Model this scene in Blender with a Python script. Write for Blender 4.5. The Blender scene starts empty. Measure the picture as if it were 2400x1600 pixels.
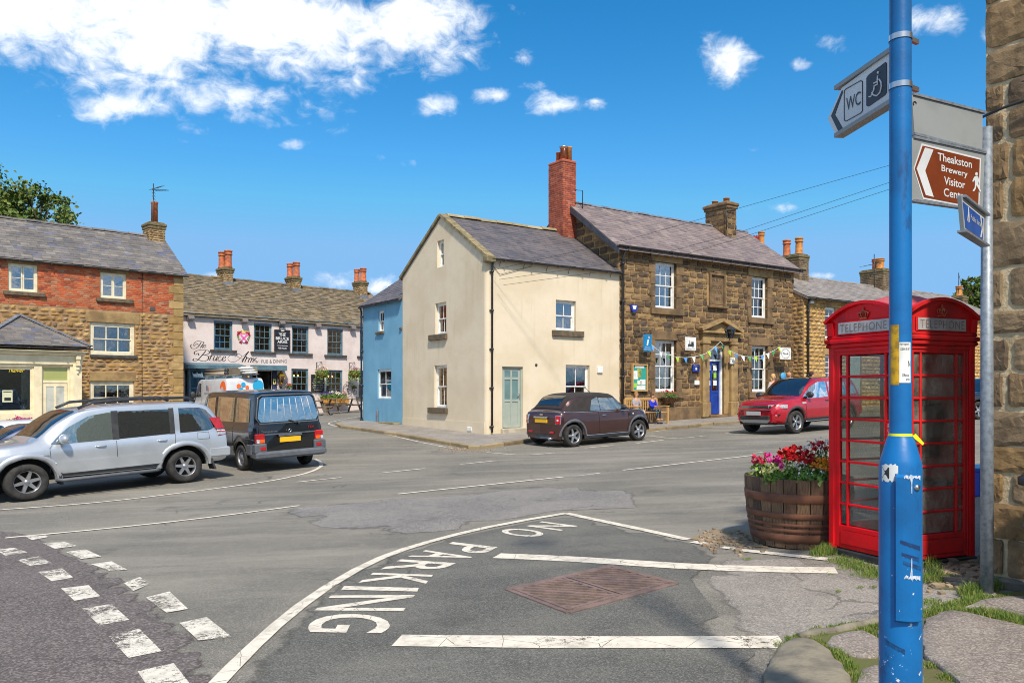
import bpy, math, random
from math import sin, cos, tan, pi, sqrt, atan2, exp, log, tanh, floor, radians
from mathutils import Vector, Matrix, noise
R_ = random.Random(11)
SC = bpy.context.scene
COL = SC.collection
F, HZ, CAMZ = 1918.0, 915.0, 1.745

# ---------------------------------------------------------------- camera, sky, sun, exposure
cam = bpy.data.cameras.new('camera'); camo = bpy.data.objects.new('camera', cam); COL.objects.link(camo)
cam.sensor_width = 36.0; cam.lens = 36.0 * F / 2400.0; cam.shift_y = (HZ - 800.0) / 2400.0
cam.clip_start = 0.1; cam.clip_end = 4000
camo.location = (0, 0, CAMZ); camo.rotation_euler = (pi / 2, 0, 0)
SC.camera = camo
SC.view_settings.view_transform = 'Standard'; SC.view_settings.look = 'None'
SC.view_settings.gamma = 1; SC.view_settings.use_curve_mapping = False
SC.view_settings.exposure = 0.46
SC.cycles.filter_width = 1.0; SC.cycles.use_denoising = True
SUN_AZ = Vector((0.19, -0.98)); SUN_EL = radians(50)
sd = Vector((SUN_AZ.x * cos(SUN_EL), SUN_AZ.y * cos(SUN_EL), sin(SUN_EL)))
sl = bpy.data.lights.new('sun', 'SUN'); so = bpy.data.objects.new('sun', sl); COL.objects.link(so)
sl.energy = 3.7; sl.angle = radians(4.0); sl.color = (1.0, 0.91, 0.78)
so.rotation_euler = sd.to_track_quat('Z', 'Y').to_euler()
W = bpy.data.worlds.new('World'); SC.world = W; W.use_nodes = True


class NT:
 def __init__(s, tree):
  s.t = tree; s.n = tree.nodes; s.l = tree.links

 def new(s, typ, **kw):
  n = s.n.new(typ)
  for k, v in kw.items():
   if k.startswith('i_'):
    s.put(n, k[2:], v)
   else:
    setattr(n, k, v)
  return n

 def put(s, n, key, v):
  key = int(key) if isinstance(key, str) and key.isdigit() else key
  inp = n.inputs[key]
  if hasattr(v, 'is_linked') or hasattr(v, 'links'):
   s.l.new(v, inp)
  else:
   inp.default_value = v

 def math(s, op, a, b=0.0, c=None, clamp=False):
  n = s.n.new('ShaderNodeMath'); n.operation = op; n.use_clamp = clamp
  s.put(n, 0, a); s.put(n, 1, b)
  if c is not None: s.put(n, 2, c)
  return n.outputs[0]

 def mix(s, f, a, b, blend='MIX'):
  n = s.n.new('ShaderNodeMix'); n.data_type = 'RGBA'; n.blend_type = blend
  s.put(n, 0, f); s.put(n, 6, a); s.put(n, 7, b)
  return n.outputs[2]

 def noise(s, vec, scale, detail=4, rough=0.55, dist=0.0):
  n = s.n.new('ShaderNodeTexNoise'); s.put(n, 'Vector', vec)
  n.inputs['Scale'].default_value = scale; n.inputs['Detail'].default_value = detail
  n.inputs['Roughness'].default_value = rough; n.inputs['Distortion'].default_value = dist
  return n.outputs[0]

 def ramp(s, f, stops, interp='LINEAR'):
  n = s.n.new('ShaderNodeValToRGB'); s.put(n, 0, f); cr = n.color_ramp; cr.interpolation = interp
  while len(cr.elements) < len(stops): cr.elements.new(0.5)
  for e, (p, c) in zip(cr.elements, stops):
   e.position = p; e.color = (*c, 1) if len(c) == 3 else c
  return n.outputs[0]

 def sstep(s, x, a, b):
  n = s.n.new('ShaderNodeMapRange'); n.interpolation_type = 'SMOOTHSTEP'
  s.put(n, 0, x); n.inputs[1].default_value = a; n.inputs[2].default_value = b
  return n.outputs[0]


def lin(c): c /= 255.0; return c / 12.92 if c <= 0.04045 else ((c + 0.055) / 1.055) ** 2.4
def S(r, g, b): return (lin(r), lin(g), lin(b))


def make_world():
 k = NT(W.node_tree); k.n.clear()
 out = k.new('ShaderNodeOutputWorld'); bg = k.new('ShaderNodeBackground'); bg.inputs[1].default_value = 0.12
 sky = k.new('ShaderNodeTexSky', sky_type='NISHITA', sun_disc=False, sun_elevation=SUN_EL,
    sun_rotation=atan2(SUN_AZ.x, SUN_AZ.y), altitude=100, air_density=1.0, dust_density=0.3, ozone_density=2.5)
 tc = k.new('ShaderNodeTexCoord'); d = tc.outputs['Generated']
 hs = k.new('ShaderNodeHueSaturation', i_Saturation=1.42, i_Hue=0.495, i_Value=1.04, i_Color=sky.outputs[0])
 g = k.new('ShaderNodeMix', data_type='RGBA', blend_type='DARKEN'); k.put(g, 0, 1.0); k.put(g, 6, hs.outputs[0]); g.inputs[7].default_value = (1.5, 3.2, 5.5, 1)
 sep = k.new('ShaderNodeSeparateXYZ'); k.put(sep, 0, d)
 yy = k.math('MAXIMUM', sep.outputs[1], 0.05)
 px = k.math('DIVIDE', sep.outputs[0], yy); pz = k.math('DIVIDE', sep.outputs[2], yy)
 front = k.sstep(sep.outputs[1], 0.3, 0.6)
 blobs = [(60, 40, 260, 150, 1), (330, 60, 420, 170, 1), (650, 70, 330, 180, 1), (950, 60, 260, 120, .86), (280, 250, 150, 60, .8), (550, 225, 190, 90, .84),
             (840, 170, 36, 50, .66), (1060, 130, 120, 80, .74), (1030, 245, 60, 42, .62), (1150, 222, 60, 28, .66), (1215, 135, 70, 30, .66),
             (1300, 236, 85, 34, .68), (1245, 200, 44, 20, .6), (1395, 246, 38, 18, .6), (1700, 130, 72, 74, .8), (1955, 100, 60, 40, .7), (1880, 150, 40, 22, .5),
             (2190, 50, 95, 50, .66), (2330, 80, 60, 50, .7), (790, 655, 110, 36, .6), (890, 670, 60, 30, .6), (1932, 646, 44, 13, .66), (1830, 486, 60, 22, .62),
             (690, 340, 50, 22, .45), (490, 306, 50, 24, .5), (970, 382, 44, 16, .45), (1760, 350, 34, 14, .48), (510, 645, 60, 14, .5), (890, 365, 44, 22, .34), (1755, 490, 60, 20, .4)]
 acc = None
 for (u, v, ru, rv, a) in blobs:
  dx = k.math('MULTIPLY_ADD', px, F / ru, -(u - 1200) / ru)
  dz = k.math('MULTIPLY_ADD', pz, F / rv, -(HZ - v) / rv)
  q = k.math('ADD', k.math('MULTIPLY', dx, dx), k.math('MULTIPLY', dz, dz))
  e = k.math('POWER', 2.718, k.math('MULTIPLY', q, -0.8))
  e = k.math('MULTIPLY', e, a + (0.06 if a < 0.7 else 0.0))
  acc = e if acc is None else k.math('MAXIMUM', acc, e)
 acc = k.math('MULTIPLY', acc, front)
 acc = k.math('MAXIMUM', acc, k.math('MULTIPLY_ADD', front, -0.52, 0.62))
 mp = k.new('ShaderNodeMapping'); k.put(mp, 0, d); mp.inputs['Scale'].default_value = (1, 1, 1.5)
 n1 = k.noise(mp.outputs[0], 9.0, 8, 0.6, 0.4)
 n2 = k.noise(mp.outputs[0], 34.0, 6, 0.62, 0.5)
 nn = k.math('ADD', k.math('MULTIPLY', n1, 0.62), k.math('MULTIPLY', n2, 0.5))
 dens = k.math('ADD', k.math('MULTIPLY', acc, 0.92), k.math('MULTIPLY_ADD', nn, 1.75, -1.36))
 m = k.sstep(dens, 0.0, 0.52)
 thick = k.sstep(dens, 0.12, 0.8)
 shade = k.noise(mp.outputs[0], 7.0, 5, 0.5)
 cc = k.ramp(k.math('MULTIPLY_ADD', thick, 0.75, k.math('MULTIPLY', shade, 0.35)), [(0.0, (4.6, 5.3, 6.3)), (0.35, (6.6, 6.9, 7.3)), (0.8, (7.3, 7.3, 7.3)), (1.0, (6.0, 6.1, 6.35))])
 col = k.mix(m, g.outputs[2], cc)
 k.put(bg, 0, col); k.l.new(bg.outputs[0], out.inputs[0])


make_world()

# ---------------------------------------------------------------- materials
MATS = {}


def mat(name, c=(.5, .5, .5), c2=None, scale=3.0, rough=0.7, bump=0.0, bscale=60.0, pal=None, metal=0.0, coat=0.0, spec=0.5,
  stain=None, stain_s=1.2, stain_a=0.5, detail=5, stretch=None, mixr=(0.38, 0.66), palvar=0.25, brough=0.6, streak=None):
 """general procedural surface: base colour (or palette picked per piece), soft large variation, stains and relief"""
 if name in MATS: return MATS[name]
 m = bpy.data.materials.new(name); m.use_nodes = True; k = NT(m.node_tree)
 b = k.n['Principled BSDF']
 geo = k.new('ShaderNodeNewGeometry'); pos = geo.outputs['Position']
 if stretch:
  tco = k.new('ShaderNodeTexCoord')
  mp = k.new('ShaderNodeMapping'); k.put(mp, 0, tco.outputs['Object']); mp.inputs['Scale'].default_value = stretch; pos = mp.outputs[0]
 if pal:
  oi = k.new('ShaderNodeObjectInfo')
  rr = k.math('FRACT', k.math('ADD', k.math('MULTIPLY', oi.outputs['Random'], 7.31), geo.outputs['Random Per Island']))
  n = len(pal)
  base = k.ramp(rr, [(i / max(1, n - 1) if n > 1 else 0, p) for i, p in enumerate(pal)])
  if c2 is None and palvar:
   nz = k.noise(pos, scale, detail)
   base = k.mix(k.math('MULTIPLY', k.sstep(nz, 0.35, 0.75), palvar * 2), base, k.mix(1.0, base, (0.45, 0.43, 0.4, 1), 'MULTIPLY'))
 else:
  base = None
 if c2 is not None:
  f = k.sstep(k.noise(pos, scale, detail), *mixr)
  base = k.mix(f, (*c, 1) if base is None else base, (*c2, 1))
 elif base is None:
  base = (*c, 1)
 if stain is not None:
  f = k.sstep(k.noise(pos, stain_s, 7, 0.65), 0.48, 0.72)
  base = k.mix(k.math('MULTIPLY', f, stain_a), base, (*stain, 1))
 if streak is not None:
  ms = k.new('ShaderNodeMapping'); k.put(ms, 0, pos); ms.inputs['Scale'].default_value = (2.6, 2.6, 0.22)
  f = k.math('MULTIPLY', k.sstep(k.noise(ms.outputs[0], 1.6, 7, 0.68), 0.5, 0.78), k.sstep(k.noise(pos, 0.55, 3), 0.38, 0.62))
  base = k.mix(k.math('MULTIPLY', f, streak[1]), base, (*streak[0], 1))
 k.put(b, 'Base Color', base)
 b.inputs['Roughness'].default_value = rough; b.inputs['Metallic'].default_value = metal
 b.inputs['Coat Weight'].default_value = coat; b.inputs['Coat Roughness'].default_value = 0.04
 b.inputs['Specular IOR Level'].default_value = spec
 if bump:
  bn = k.new('ShaderNodeBump', i_Strength=min(1.0, bump), i_Distance=0.012 * max(1.0, bump))
  k.put(bn, 'Height', k.noise(pos, bscale, 6, brough)); k.l.new(bn.outputs[0], b.inputs['Normal'])
 MATS[name] = m
 return m


def asphalt(name, c1, c2, speck, patch=0.35, fine=140.0, bump=0.6, streak=0.0, soft=False):
 m = bpy.data.materials.new(name); m.use_nodes = True; k = NT(m.node_tree); b = k.n['Principled BSDF']
 geo = k.new('ShaderNodeNewGeometry'); pos = geo.outputs['Position']
 mp = k.new('ShaderNodeMapping'); k.put(mp, 0, pos); mp.inputs['Rotation'].default_value = (0, 0, radians(-36)); mp.inputs['Scale'].default_value = (0.16, 1.0, 1.0)
 big = k.noise(pos, patch, 6, 0.6, 0.4)
 col = k.mix(k.sstep(big, 0.36, 0.64), (*c1, 1), (*c2, 1))
 if streak:
  st = k.noise(mp.outputs[0], 1.3, 6, 0.62, 0.2)
  col = k.mix(k.math('MULTIPLY', k.sstep(st, 0.42, 0.7), streak), col, (*[min(1, x * 1.75) for x in c2], 1))
  st2 = k.noise(mp.outputs[0], 2.9, 5, 0.6, 0.3)
  col = k.mix(k.math('MULTIPLY', k.sstep(st2, 0.5, 0.72), streak * 0.8), col, (*[x * 0.62 for x in c1], 1))
 mid = k.noise(pos, 5.5, 6, 0.7)
 col = k.mix(k.math('MULTIPLY', k.sstep(mid, 0.52, 0.75), 0.38), col, (*[x * 1.45 for x in c2], 1))
 vo = k.new('ShaderNodeTexVoronoi', i_Scale=fine); k.put(vo, 'Vector', pos)
 sp = k.new('ShaderNodeSeparateColor'); k.put(sp, 0, vo.outputs['Color'])
 agg = sp.outputs[0]
 col = k.mix(k.math('MULTIPLY', k.sstep(agg, 0.35, 1.0), 0.55), col, (*speck, 1))
 col = k.mix(k.math('MULTIPLY', k.sstep(sp.outputs[1], 0.6, 1.0), 0.5), col, (*[x * 0.35 for x in c1], 1))
 crk = k.new('ShaderNodeTexVoronoi', feature='DISTANCE_TO_EDGE', i_Scale=0.42)
 wob = k.new('ShaderNodeTexNoise', i_Scale=1.6, i_Detail=5.0); k.put(wob, 'Vector', pos)
 vm = k.new('ShaderNodeVectorMath', operation='MULTIPLY_ADD'); k.put(vm, 0, wob.outputs['Color']); vm.inputs[1].default_value = (0.9, 0.9, 0.0); k.put(vm, 2, pos)
 k.put(crk, 'Vector', vm.outputs[0])
 cm = k.math('MULTIPLY', k.math('LESS_THAN', crk.outputs['Distance'], 0.0045), k.sstep(k.noise(pos, 0.5, 2), 0.54, 0.6))
 col = k.mix(k.math('MULTIPLY', cm, 0.45), col, (0.02, 0.02, 0.02, 1))
 oil = k.noise(pos, 1.1, 3, 0.5)
 col = k.mix(k.math('MULTIPLY', k.sstep(oil, 0.62, 0.74), 0.35), col, (0.035, 0.033, 0.03, 1))
 k.put(b, 'Base Color', col); b.inputs['Roughness'].default_value = 0.86; b.inputs['Specular IOR Level'].default_value = 0.35
 bn = k.new('ShaderNodeBump', i_Strength=bump, i_Distance=0.006); k.put(bn, 'Height', agg); k.l.new(bn.outputs[0], b.inputs['Normal'])
 if soft:
  at = k.new('ShaderNodeAttribute', attribute_name='inner'); tr = k.new('ShaderNodeBsdfTransparent'); mx = k.new('ShaderNodeMixShader')
  e = k.math('ADD', at.outputs['Fac'], k.math('MULTIPLY_ADD', k.noise(pos, 3.2, 7, 0.7), 1.5, -0.85))
  k.put(mx, 0, k.sstep(e, 0.2, 0.6)); k.l.new(tr.outputs[0], mx.inputs[1]); k.l.new(b.outputs[0], mx.inputs[2]); k.l.new(mx.outputs[0], k.n['Material Output'].inputs[0])
 MATS[name] = m
 return m


def paint(name, c, wear, scale=18.0, crack=True):
 """road paint: real holes where worn through, cracks across"""
 m = bpy.data.materials.new(name); m.use_nodes = True; k = NT(m.node_tree); b = k.n['Principled BSDF']
 geo = k.new('ShaderNodeNewGeometry'); pos = geo.outputs['Position']
 n = k.noise(pos, scale, 8, 0.72); n2 = k.noise(pos, 110, 3, 0.7)
 nb = k.noise(pos, 2.2, 5, 0.65)
 t = k.math('ADD', k.math('MULTIPLY', n, 0.6), k.math('MULTIPLY', n2, 0.4))
 t = k.math('ADD', t, k.math('MULTIPLY', k.math('SUBTRACT', nb, 0.5), 0.5))
 a = k.sstep(t, wear - 0.02, wear + 0.02)
 if crack:
  vo = k.new('ShaderNodeTexVoronoi', feature='DISTANCE_TO_EDGE', i_Scale=3.2); k.put(vo, 'Vector', pos)
  a = k.math('MULTIPLY', a, k.sstep(k.math('ADD', vo.outputs['Distance'], k.math('MULTIPLY', n, 0.02)), 0.012, 0.017))
 base = k.mix(k.sstep(k.noise(pos, 7, 6, 0.7), 0.4, 0.75), (*c, 1), (*[x * 0.62 for x in c], 1))
 k.put(b, 'Base Color', base); b.inputs['Roughness'].default_value = 0.75
 tr = k.new('ShaderNodeBsdfTransparent'); mx = k.new('ShaderNodeMixShader')
 k.put(mx, 0, a); k.l.new(tr.outputs[0], mx.inputs[1]); k.l.new(b.outputs[0], mx.inputs[2])
 k.l.new(mx.outputs[0], k.n['Material Output'].inputs[0])
 MATS[name] = m
 return m


def glass(name, tint=(.75, .8, .8), refl=0.16, dark=None, rough=0.0):
 m = bpy.data.materials.new(name); m.use_nodes = True; k = NT(m.node_tree); k.n.remove(k.n['Principled BSDF'])
 geo = k.new('ShaderNodeNewGeometry')
 gl = k.new('ShaderNodeBsdfGlossy'); gl.inputs['Roughness'].default_value = rough
 bn = k.new('ShaderNodeBump', i_Strength=0.12, i_Distance=0.02); k.put(bn, 'Height', k.noise(geo.outputs['Position'], 2.2, 3)); k.l.new(bn.outputs[0], gl.inputs['Normal'])
 if dark is None:
  tr = k.new('ShaderNodeBsdfTransparent'); tr.inputs[0].default_value = (*tint, 1)
 else:
  tr = k.new('ShaderNodeBsdfDiffuse'); tr.inputs[0].default_value = (*dark, 1)
 fr = k.new('ShaderNodeLayerWeight', i_Blend=0.25)
 f = k.math('ADD', k.math('MULTIPLY', fr.outputs['Fresnel'], 0.8), refl, clamp=True)
 mx = k.new('ShaderNodeMixShader'); k.put(mx, 0, f); k.l.new(tr.outputs[0], mx.inputs[1]); k.l.new(gl.outputs[0], mx.inputs[2])
 k.l.new(mx.outputs[0], k.n['Material Output'].inputs[0])
 MATS[name] = m
 return m


def emit(name, c, st):
 m = bpy.data.materials.new(name); m.use_nodes = True; k = NT(m.node_tree); b = k.n['Principled BSDF']
 b.inputs['Base Color'].default_value = (*c, 1); b.inputs['Emission Color'].default_value = (*c, 1); b.inputs['Emission Strength'].default_value = st
 MATS[name] = m
 return m


# ---------------------------------------------------------------- mesh builder and objects
class MB:
 def __init__(s, M=None):
  s.v = []; s.f = []; s.mi = []; s.sm = []; s.M = M

 def add(s, vs, fs, m=0, smooth=False):
  o = len(s.v)
  s.v += [s.M @ Vector(p) for p in vs] if s.M is not None else [Vector(p) for p in vs]
  for f in fs:
   s.f.append([i + o for i in f]); s.mi.append(m); s.sm.append(smooth)

 def box(s, x0, x1, y0, y1, z0, z1, m=0):
  s.add([(x0, y0, z0), (x1, y0, z0), (x1, y1, z0), (x0, y1, z0), (x0, y0, z1), (x1, y0, z1), (x1, y1, z1), (x0, y1, z1)],
              [(0, 3, 2, 1), (4, 5, 6, 7), (0, 1, 5, 4), (1, 2, 6, 5), (2, 3, 7, 6), (3, 0, 4, 7)], m)

 def bbox(s, x0, x1, y0, y1, z0, z1, b=0.01, m=0):
  """box with its four long edges and its ends chamfered"""
  b = min(b, (x1 - x0) * .45, (y1 - y0) * .45, (z1 - z0) * .45)
  vs = []
  for z, q in ((z0, b), (z0 + b, 0), (z1 - b, 0), (z1, b)):
   X0, X1, Y0, Y1 = x0 + q, x1 - q, y0 + q, y1 - q
   vs += [(X0 + b, Y0, z), (X1 - b, Y0, z), (X1, Y0 + b, z), (X1, Y1 - b, z), (X1 - b, Y1, z), (X0 + b, Y1, z), (X0, Y1 - b, z), (X0, Y0 + b, z)]
  fs = [tuple(range(7, -1, -1)), tuple(range(24, 32))]
  for r in range(3):
   for i in range(8):
    fs.append((r * 8 + i, r * 8 + (i + 1) % 8, r * 8 + 8 + (i + 1) % 8, r * 8 + 8 + i))
  s.add(vs, fs, m)

 def obox(s, c, ax, ay, az, m=0):
  c, ax, ay, az = Vector(c), Vector(ax), Vector(ay), Vector(az)
  vs = [c + i * ax + j * ay + k * az for k in (-1, 1) for (i, j) in ((-1, -1), (1, -1), (1, 1), (-1, 1))]
  s.add(vs, [(0, 3, 2, 1), (4, 5, 6, 7), (0, 1, 5, 4), (1, 2, 6, 5), (2, 3, 7, 6), (3, 0, 4, 7)], m)

 def bar(s, a, b, w, h, up=(0, 0, 1), m=0):
  a, b = Vector(a), Vector(b); d = (b - a); l = d.length; d = d / l
  side = d.cross(Vector(up))
  if side.length < 1e-4: side = d.cross(Vector((1, 0, 0)))
  side.normalize(); u = side.cross(d)
  s.obox((a + b) / 2, d * l / 2, side * w / 2, u * h / 2, m)

 def quad(s, a, b, c, d, m=0): s.add([a, b, c, d], [(0, 1, 2, 3)], m)
 def poly(s, pts, m=0): s.add(pts, [tuple(range(len(pts)))], m)

 def prism(s, pts, off, m=0):
  """closed polygon swept by the vector off"""
  n = len(pts); o = Vector(off); p = [Vector(q) for q in pts]
  s.add(p + [q + o for q in p], [tuple(range(n))[::-1], tuple(range(n, 2 * n))] + [(i, (i + 1) % n, n + (i + 1) % n, n + i) for i in range(n)], m)

 def tube(s, pts, r, n=8, m=0, caps=True, closed=False, smooth=True):
  pts = [Vector(p) for p in pts]; k = len(pts)
  rs = r if isinstance(r, (list, tuple)) else [r] * k
  vs = []; up = None
  for i, p in enumerate(pts):
   a = pts[i - 1] if (i > 0 or closed) else p
   b = pts[(i + 1) % k] if (i < k - 1 or closed) else p
   d = (b - a).normalized()
   if up is None:
    up = d.orthogonal().normalized()
   else:
    up = (up - d * up.dot(d))
    up = up.normalized() if up.length > 1e-6 else d.orthogonal().normalized()
   sd_ = d.cross(up)
   for j in range(n):
    t = 2 * pi * j / n
    vs.append(p + rs[i] * (cos(t) * up + sin(t) * sd_))
  fs = []
  for i in range(k if closed else k - 1):
   for j in range(n):
    fs.append((i * n + j, i * n + (j + 1) % n, ((i + 1) % k) * n + (j + 1) % n, ((i + 1) % k) * n + j))
  if caps and not closed:
   fs.append(tuple(range(n))[::-1]); fs.append(tuple(range((k - 1) * n, k * n)))
  s.add(vs, fs, m, smooth)

 def lathe(s, prof, n=24, c=(0, 0, 0), m=0, axis='z', smooth=True, a0=0.0, a1=2 * pi, caps=True):
  c = Vector(c); vs = []; full = abs(a1 - a0 - 2 * pi) < 1e-6; nn = n if full else n + 1
  for (r, z) in prof:
   for j in range(nn):
    t = a0 + (a1 - a0) * j / n
    p = (r * cos(t), r * sin(t), z)
    if axis == 'y': p = (p[0], p[2], p[1])
    if axis == 'x': p = (p[2], p[0], p[1])
    vs.append(c + Vector(p))
  fs = []
  for i in range(len(prof) - 1):
   for j in range(n):
    fs.append((i * nn + j, i * nn + (j + 1) % nn, (i + 1) * nn + (j + 1) % nn, (i + 1) * nn + j))
  if caps and full:
   if prof[0][0] > 1e-5: fs.append(tuple(range(nn))[::-1])
   if prof[-1][0] > 1e-5: fs.append(tuple(range((len(prof) - 1) * nn, len(prof) * nn)))
  s.add(vs, fs, m, smooth)

 def ball(s, c, r, m=0, n=10, sc=(1, 1, 1)):
  c = Vector(c); vs = []; k = n // 2 + 1
  for i in range(k + 1):
   ph = pi * i / k
   for j in range(n):
    t = 2 * pi * j / n
    vs.append(c + Vector((r * sc[0] * sin(ph) * cos(t), r * sc[1] * sin(ph) * sin(t), r * sc[2] * cos(ph))))
  s.add(vs, [(i * n + j, (i + 1) * n + j, (i + 1) * n + (j + 1) % n, i * n + (j + 1) % n) for i in range(k) for j in range(n)], m, True)

 def mesh(s, name, mats):
  me = bpy.data.meshes.new(name)
  me.from_pydata([tuple(v) for v in s.v], [], s.f)
  for m in (mats if isinstance(mats, (list, tuple)) else [mats]): me.materials.append(m)
  if len(s.f):
   me.polygons.foreach_set('material_index', s.mi); me.polygons.foreach_set('use_smooth', s.sm)
  me.update()
  return me

 def build(s, name, mats, parent=None, **kw):
  return ob(name, s.mesh(name, mats), parent, **kw)


def ob(name, data, parent=None, label=None, cat=None, group=None, kind=None, mw=None):
 o = bpy.data.objects.new(name, data); COL.objects.link(o)
 if parent is not None: o.parent = parent
 if mw is not None: o.matrix_basis = mw
 if label: o['label'] = label
 if cat: o['category'] = cat
 if group: o['group'] = group
 if kind: o['kind'] = kind
 return o


def thing(name, label, cat, loc=(0, 0, 0), rz=0.0, group=None, M=None):
 o = ob(name, None, None, label, cat, group)
 o.empty_display_size = 0.2
 o.matrix_basis = M if M is not None else Matrix.Translation(Vector(loc)) @ Matrix.Rotation(rz, 4, 'Z')
 return o


def copy_tree(o, parent=None):
 c = o.copy(); COL.objects.link(c)
 if parent is not None: c.parent = parent
 for ch in list(o.children): copy_tree(ch, c)
 return c


def text2d(body, bold=0.0, shear=0.0, spacing=1.0):
 """glyph outlines of the built-in font as flat faces, box-normalised to 0..1"""
 cu = bpy.data.curves.new('lettering', 'FONT'); cu.body = body; cu.offset = bold; cu.shear = shear; cu.space_character = spacing
 cu.align_x = 'CENTER'; cu.space_line = 0.95; cu.resolution_u = 4
 o = bpy.data.objects.new('lettering', cu); COL.objects.link(o)
 bpy.context.view_layer.update()
 me = bpy.data.meshes.new_from_object(o.evaluated_get(bpy.context.evaluated_depsgraph_get()))
 vs = [(v.co.x, v.co.y) for v in me.vertices]; fs = [tuple(p.vertices) for p in me.polygons]
 bpy.data.objects.remove(o); bpy.data.curves.remove(cu); bpy.data.meshes.remove(me)
 x0 = min(p[0] for p in vs); x1 = max(p[0] for p in vs); y0 = min(p[1] for p in vs); y1 = max(p[1] for p in vs)
 asp = (x1 - x0) / (y1 - y0)
 return [((x - x0) / (x1 - x0), (y - y0) / (y1 - y0)) for x, y in vs], fs, asp


def put_text(mb, body, o, ex, ey, m=0, bold=0.0, shear=0.0, spacing=1.0):
 """text filling the parallelogram o, o+ex, o+ey"""
 vs, fs, a = text2d(body, bold, shear, spacing); o, ex, ey = Vector(o), Vector(ex), Vector(ey)
 mb.add([o + x * ex + y * ey for x, y in vs], fs, m)


def sm(a, b, x):
 t = min(1, max(0, (x - a) / (b - a))); return t * t * (3 - 2 * t)


def lerp(a, b, t): return a + (b - a) * t


def interp(pts, x):
 if x <= pts[0][0]: return pts[0][1]
 for (a, b), (c, d) in zip(pts, pts[1:]):
  if x <= c: return b + (d - b) * (x - a) / (c - a) if c > a else d
 return pts[-1][1]


# ---------------------------------------------------------------- the lie of the land
DIR = Vector((cos(radians(34.9)), sin(radians(34.9)))); NRM = Vector((-DIR.y, DIR.x))


def terrain(x, y):
 t = NRM.x * x + NRM.y * y
 z = 0.0381 * 70 * tanh(x / 70) + 0.0043 * 70 * tanh(y / 70)
 s_ = t - 18.0
 e = log(1 + exp(min(40, s_))) if s_ < 30 else s_
 e = 0.042 * 34 * tanh(e / 34) * (1 - 0.25 * sm(4, 13, -x))
 return z + e


def G(u, v, dz=0.0):
 """point of the ground seen at photograph pixel u, v"""
 kx = (u - 1200) / F; kz = (v - HZ) / F
 lo, hi = 0.5, 200.0
 for _ in range(60):
  m = (lo + hi) / 2
  if CAMZ - kz * m > terrain(kx * m, m) + dz: lo = m
  else: hi = m
 return Vector((kx * lo, lo, terrain(kx * lo, lo) + dz))


M_ROAD = asphalt('road_asphalt', S(99, 97, 90), S(125, 120, 110), S(174, 166, 152), 0.3, 150, 0.5, 0.5)
M_SIDE = asphalt('side_road_asphalt', S(90, 82, 79), S(102, 93, 90), S(162, 152, 145), 0.8, 70, 0.8, 0, True)
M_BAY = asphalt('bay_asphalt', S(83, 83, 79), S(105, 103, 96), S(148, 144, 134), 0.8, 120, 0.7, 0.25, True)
M_FOOT = asphalt('footway_asphalt', S(124, 118, 112), S(146, 139, 130), S(190, 182, 172), 1.2, 110, 0.6)
M_COARSE = asphalt('coarse_asphalt', S(112, 108, 105), S(132, 127, 121), S(184, 178, 170), 0.7, 80, 0.8, 0, True)
M_FPATCH = asphalt('old_asphalt', S(124, 118, 112), S(146, 139, 130), S(190, 182, 172), 1.2, 100, 0.7, 0, True)
M_PAINT = paint('road_paint', S(224, 214, 196), 0.385)
M_THIN = paint('thin_road_paint', S(220, 212, 196), 0.42, crack=False)
M_WORN = paint('worn_road_paint', S(222, 214, 198), 0.47, 26, False)
M_EARTH = mat('earth', S(112, 96, 74), S(88, 92, 52), 2.0, 0.95, 0.8, 40)


def sheet(name, x0, x1, y0, y1, step, dz, m, kind='structure'):
 mb = MB(); nx = max(1, int((x1 - x0) / step)); ny = max(1, int((y1 - y0) / step))
 vs = []
 for j in range(ny + 1):
  for i in range(nx + 1):
   x = lerp(x0, x1, i / nx); y = lerp(y0, y1, j / ny); vs.append((x, y, terrain(x, y) + dz))
 mb.add(vs, [(j * (nx + 1) + i, j * (nx + 1) + i + 1, (j + 1) * (nx + 1) + i + 1, (j + 1) * (nx + 1) + i) for j in range(ny) for i in range(nx)])
 return mb.build(name, m, kind=kind)


sheet('ground', -1500, 1500, -1500, 1500, 30, -0.9, M_EARTH)
sheet('earth_verge', -70, 110, -30, 110, 1.25, -0.06, M_EARTH)
sheet('road', -50, 62, -45, 60, 0.5, 0.0, M_ROAD)


def drape_poly(name, pts, dz, m, step=0.5, parent=None, kind='structure', skirt=0.0):
 """polygon of the ground filled with a grid that follows the land"""
 import bmesh
 bm = bmesh.new()
 vs = [bm.verts.new((p[0], p[1], 0)) for p in pts]
 f = bm.faces.new(vs); f.normal_update()
 if f.normal.z < 0: f.normal_flip()
 xs = [p[0] for p in pts]; ys = [p[1] for p in pts]
 for a, (lo, hi) in enumerate(((min(xs), max(xs)), (min(ys), max(ys)))):
  n = int((hi - lo) / step)
  for i in range(1, n + 1):
   co = [0, 0, 0]; no = [0, 0, 0]; co[a] = lo + i * step; no[a] = 1
   bmesh.ops.bisect_plane(bm, geom=bm.verts[:] + bm.edges[:] + bm.faces[:], plane_co=co, plane_no=no)
 if skirt:
  be = [e for e in bm.edges if len(e.link_faces) == 1]
  r = bmesh.ops.extrude_edge_only(bm, edges=be)
  for v in r['geom']:
   if isinstance(v, bmesh.types.BMVert): v.co.z = -skirt
 for v in bm.verts: v.co.z += terrain(v.co.x, v.co.y) + dz
 inner = [0.0 if v.is_boundary else 1.0 for v in bm.verts]
 me = bpy.data.meshes.new(name); bm.to_mesh(me); bm.free(); me.materials.append(m)
 me.attributes.new('inner', 'FLOAT', 'POINT').data.foreach_set('value', inner)
 return ob(name, me, parent, kind=kind)


def gp(l): return [G(u, v) for u, v in l]


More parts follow.
